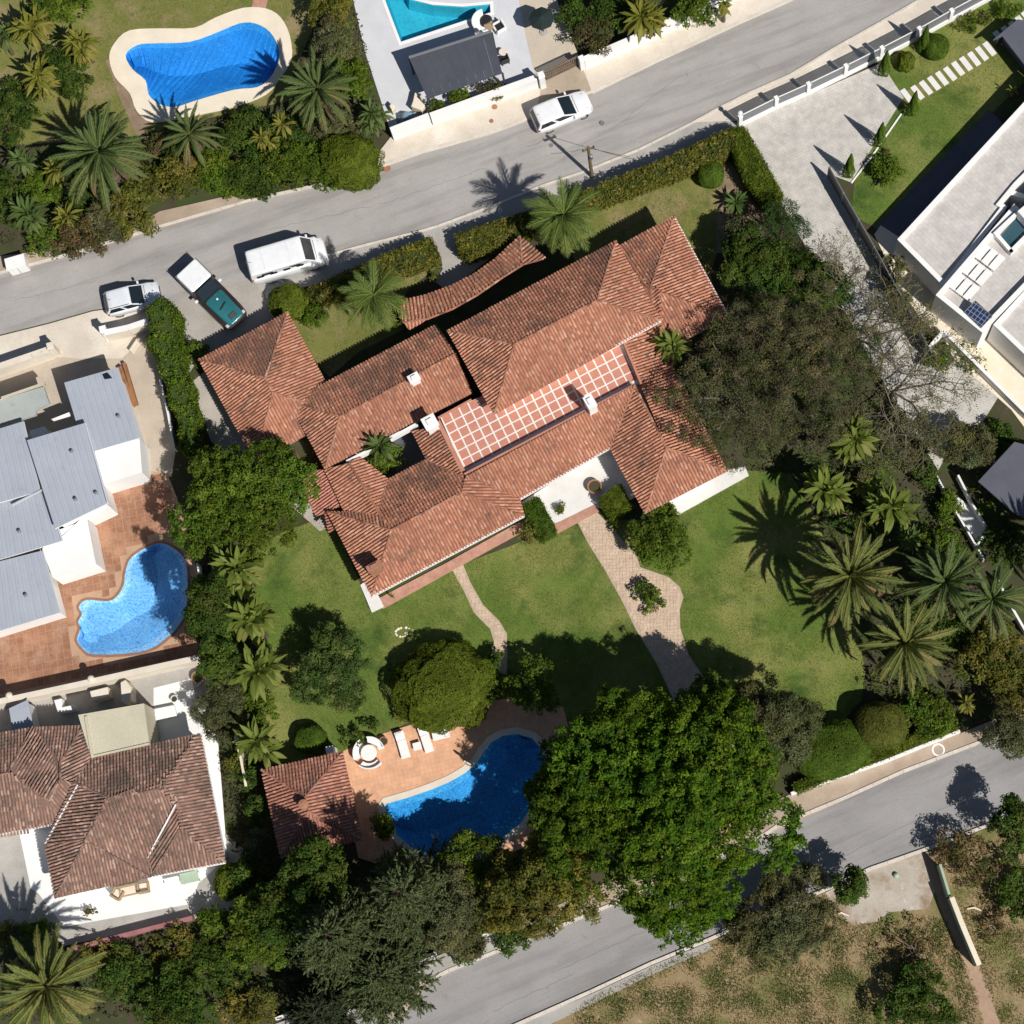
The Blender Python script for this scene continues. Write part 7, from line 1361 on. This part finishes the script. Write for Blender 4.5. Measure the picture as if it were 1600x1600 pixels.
# --- bare branched tree over the drive
def bare_tree(label, px, py, targets, seed, r0=.20, zt=4.2, leafc=((.14,.145,.055),(.18,.17,.07))):
    g = np.random.default_rng(seed); b = A_(V(px, py, 0)); t = thing('bare_tree', label, 'tree', tuple(b)); F = Foliage(); S0, S1, R0, R1, tips = [], [], [], [], []
    def grow(p, d, L, r, depth):
        k = 3
        for j in range(k):
            d = d + g.normal(0, .13, 3) + A_((0, 0, .02)); d /= np.linalg.norm(d); q = p + d * L / k; S0.append(p); S1.append(q); R0.append(r * (1 - .25 * j / k)); R1.append(r * (1 - .25 * (j + 1) / k)); p = q
            if depth > 0 and j > 0 and g.random() < .75:
                s = g.normal(0, .75, 3); s[2] *= .4; grow(p, (d + s) / np.linalg.norm(d + s), L * g.uniform(.45, .75), r * .55, depth - 1)
        if depth > 0:
            for _ in range(2):
                s = g.normal(0, .55, 3); s[2] *= .4; grow(p, (d + s) / np.linalg.norm(d + s), L * g.uniform(.55, .8), r * .62, depth - 1)
        else: tips.append(p)
    S0.append(b); S1.append(b + A_((0, 0, 1.4))); R0.append(r0); R1.append(r0 * .85); c = b + A_((0, 0, 1.4))
    for q in targets:
        e = A_(V(q[0], q[1], zt)); d = e - c; L = np.linalg.norm(d); grow(c, d / L, L * .55, r0 * .52, 4)
    F.sticks(A_(S0), A_(S1), A_(R0) * .75, A_(R1) * .75, A_((.26, .23, .18))); tips = A_(tips); m = 6; idx = np.repeat(np.arange(len(tips)), m); C = tips[idx] + g.normal(0, .13, (len(idx), 3))
    o = F.build('trunk', 'needle', t); F2 = Foliage(); F2.leaves(g, C, A_((0, 0, .6)) + g.normal(0, .5, C.shape), .13, .06, A_(leafc)[g.integers(0, 2, len(idx))] * g.uniform(.7, 1.3, (len(idx), 1))); F2.build('crown', 'leaf', t)
bare_tree('bare branched tree spreading over the lower driveway', 1392, 622, [(1440,590),(1500,610),(1480,655),(1430,680),(1470,560)], 401)
bare_tree('bare branched tree spreading over the middle of the driveway', 1338, 540, [(1365,440),(1400,470),(1410,520),(1340,420),(1385,560)], 402)
bare_tree('bare low tree at the driveway end wall', 1428, 665, [(1450,690),(1480,680),(1440,640)], 403, .14, 3.0)
# --- grass: blades too many to count
def blades(name, label, poly_px, n, h, cols, seed, excl=(), w=.03, patch=.5):
    g = np.random.default_rng(seed); poly = A_(GP(poly_px)); x0, y0 = poly.min(0); x1, y1 = poly.max(0); q = np.stack([g.uniform(x0, x1, n * 2), g.uniform(y0, y1, n * 2)], 1); k = inside(poly, q)
    for e in excl: k &= ~inside(A_(GP(e)), q)
    k &= (np.abs(q[:, 0]) < 40) & (np.abs(q[:, 1]) < 42); q = q[k][:n]; N = len(q); nz = A_([mnoise.noise(Vector((a[0] * patch, a[1] * patch, seed))) for a in q]); keep = g.random(N) < .55 + nz; q, nz = q[keep], nz[keep]; N = len(q)
    a = g.uniform(0, 6.283, N); hh = h * g.uniform(.5, 1.3, N); b = np.column_stack([q, np.full(N, .012)]); s = np.column_stack([np.cos(a), np.sin(a), np.zeros(N)]) * w; tip = b + np.column_stack([np.cos(a + 1.3) * hh * .8, np.sin(a + 1.3) * hh * .8, hh])
    v = np.stack([b - s, b + s, tip], 1).reshape(-1, 3); C = A_(cols); ci = np.clip(((nz + .5) * len(C) + g.normal(0, .8, N)).astype(int), 0, len(C) - 1)
    o = np_mesh(name, v, np.arange(N * 3).reshape(-1, 3), np.repeat(C[ci] * g.uniform(.75, 1.25, (N, 1)), 3, 0), 'grassblade', tri=True); tag(o, label, 'grass', kind='stuff')
GR = [(.075,.12,.025),(.105,.15,.03),(.145,.175,.042),(.21,.205,.06)]
blades('lawn_grass', 'short green grass of the main lawn', LAWN, 110000, .05, GR, 501, [PATH1, PATH2], .028)
blades('front_grass', 'worn grass of the front lawn', LAWN2, 12000, .05, GR, 502, [], .028); blades('side_grass', 'worn grass of the side lawn', LAWN3, 14000, .05, GR, 503, [], .028)
blades('field_grass', 'dry straw and green tufts over the field', [(810,1640),(930,1556),(1020,1512),(1110,1478),(1290,1398),(1330,1446),(1450,1430),(1480,1440),(1530,1560),(1545,1640)], 60000, .13, [(.33,.24,.13),(.27,.21,.10),(.17,.17,.06),(.11,.135,.04)], 504, [], .035, .8)
blades('lot_grass', 'dry tufts on the lot behind the pale green wall', [(1480,1360),(1600,1290),(1640,1300),(1640,1640),(1580,1640),(1540,1540)], 16000, .13, [(.33,.24,.13),(.29,.215,.11),(.22,.19,.075),(.15,.155,.05)], 505, [], .035, .8)
blades('east_grass', 'grass of the modern house lawn', LAWN5, 26000, .05, GR, 506, [[(1404,158),(1409,146),(1560,58),(1600,30),(1610,52),(1560,82),(1440,158),(1420,172)]], .028); blades('pool_grass', 'grass around the bean shaped pool', [(160,-20),(520,-20),(465,20),(440,25),(416,12),(380,11),(337,26),(304,42),(203,46),(172,80),(170,95),(195,150),(215,190),(60,225),(20,225),(60,150),(150,110)], 26000, .05, GR, 507, [], .028)
# ground litter under the planting
def litter(seed, n):
    g = np.random.default_rng(seed); regs = [[(0,0),(560,0),(600,215),(390,290),(240,320),(0,385)], [(400,1345),(560,1345),(640,1350),(870,1330),(860,1425),(460,1575),(0,1600),(0,1480),(110,1485),(310,1445),(385,1405)], [(1120,300),(1240,330),(1460,720),(1545,900),(1600,980),(1600,1130),(1350,1120),(1250,750),(1140,730),(1150,500)], [(320,700),(420,1000),(400,1340),(360,1330),(300,760)]]; F = Foliage()
    for rg in regs:
        poly = A_(GP(rg)); x0, y0 = poly.min(0); x1, y1 = poly.max(0); q = np.stack([g.uniform(x0, x1, n), g.uniform(y0, y1, n)], 1); k = inside(poly, q)
        for e in PW.values(): k &= ~inside(A_(inset(e, -.6)), q)
        for e in (LAWN4, LAWN): k &= ~inside(A_(GP(e)), q)
        q = q[k]; N = len(q); z = .04 + np.abs(g.normal(0, .12, N)); C = A_([(.04,.07,.018),(.06,.08,.022),(.11,.085,.05),(.03,.05,.015),(.15,.11,.07)]); F.leaves(g, np.column_stack([q, z]), A_((0, 0, .7)) + g.normal(0, .5, (N, 3)), .22, .1, C[g.integers(0, 5, N)])
    o = F.build('ground_cover', 'leaf'); tag(o, 'low ground cover and leaf litter under the garden planting', 'ground cover', kind='stuff')
litter(601, 9000)
for o in list(SC.objects):
    if 'local' in o: del o['local']
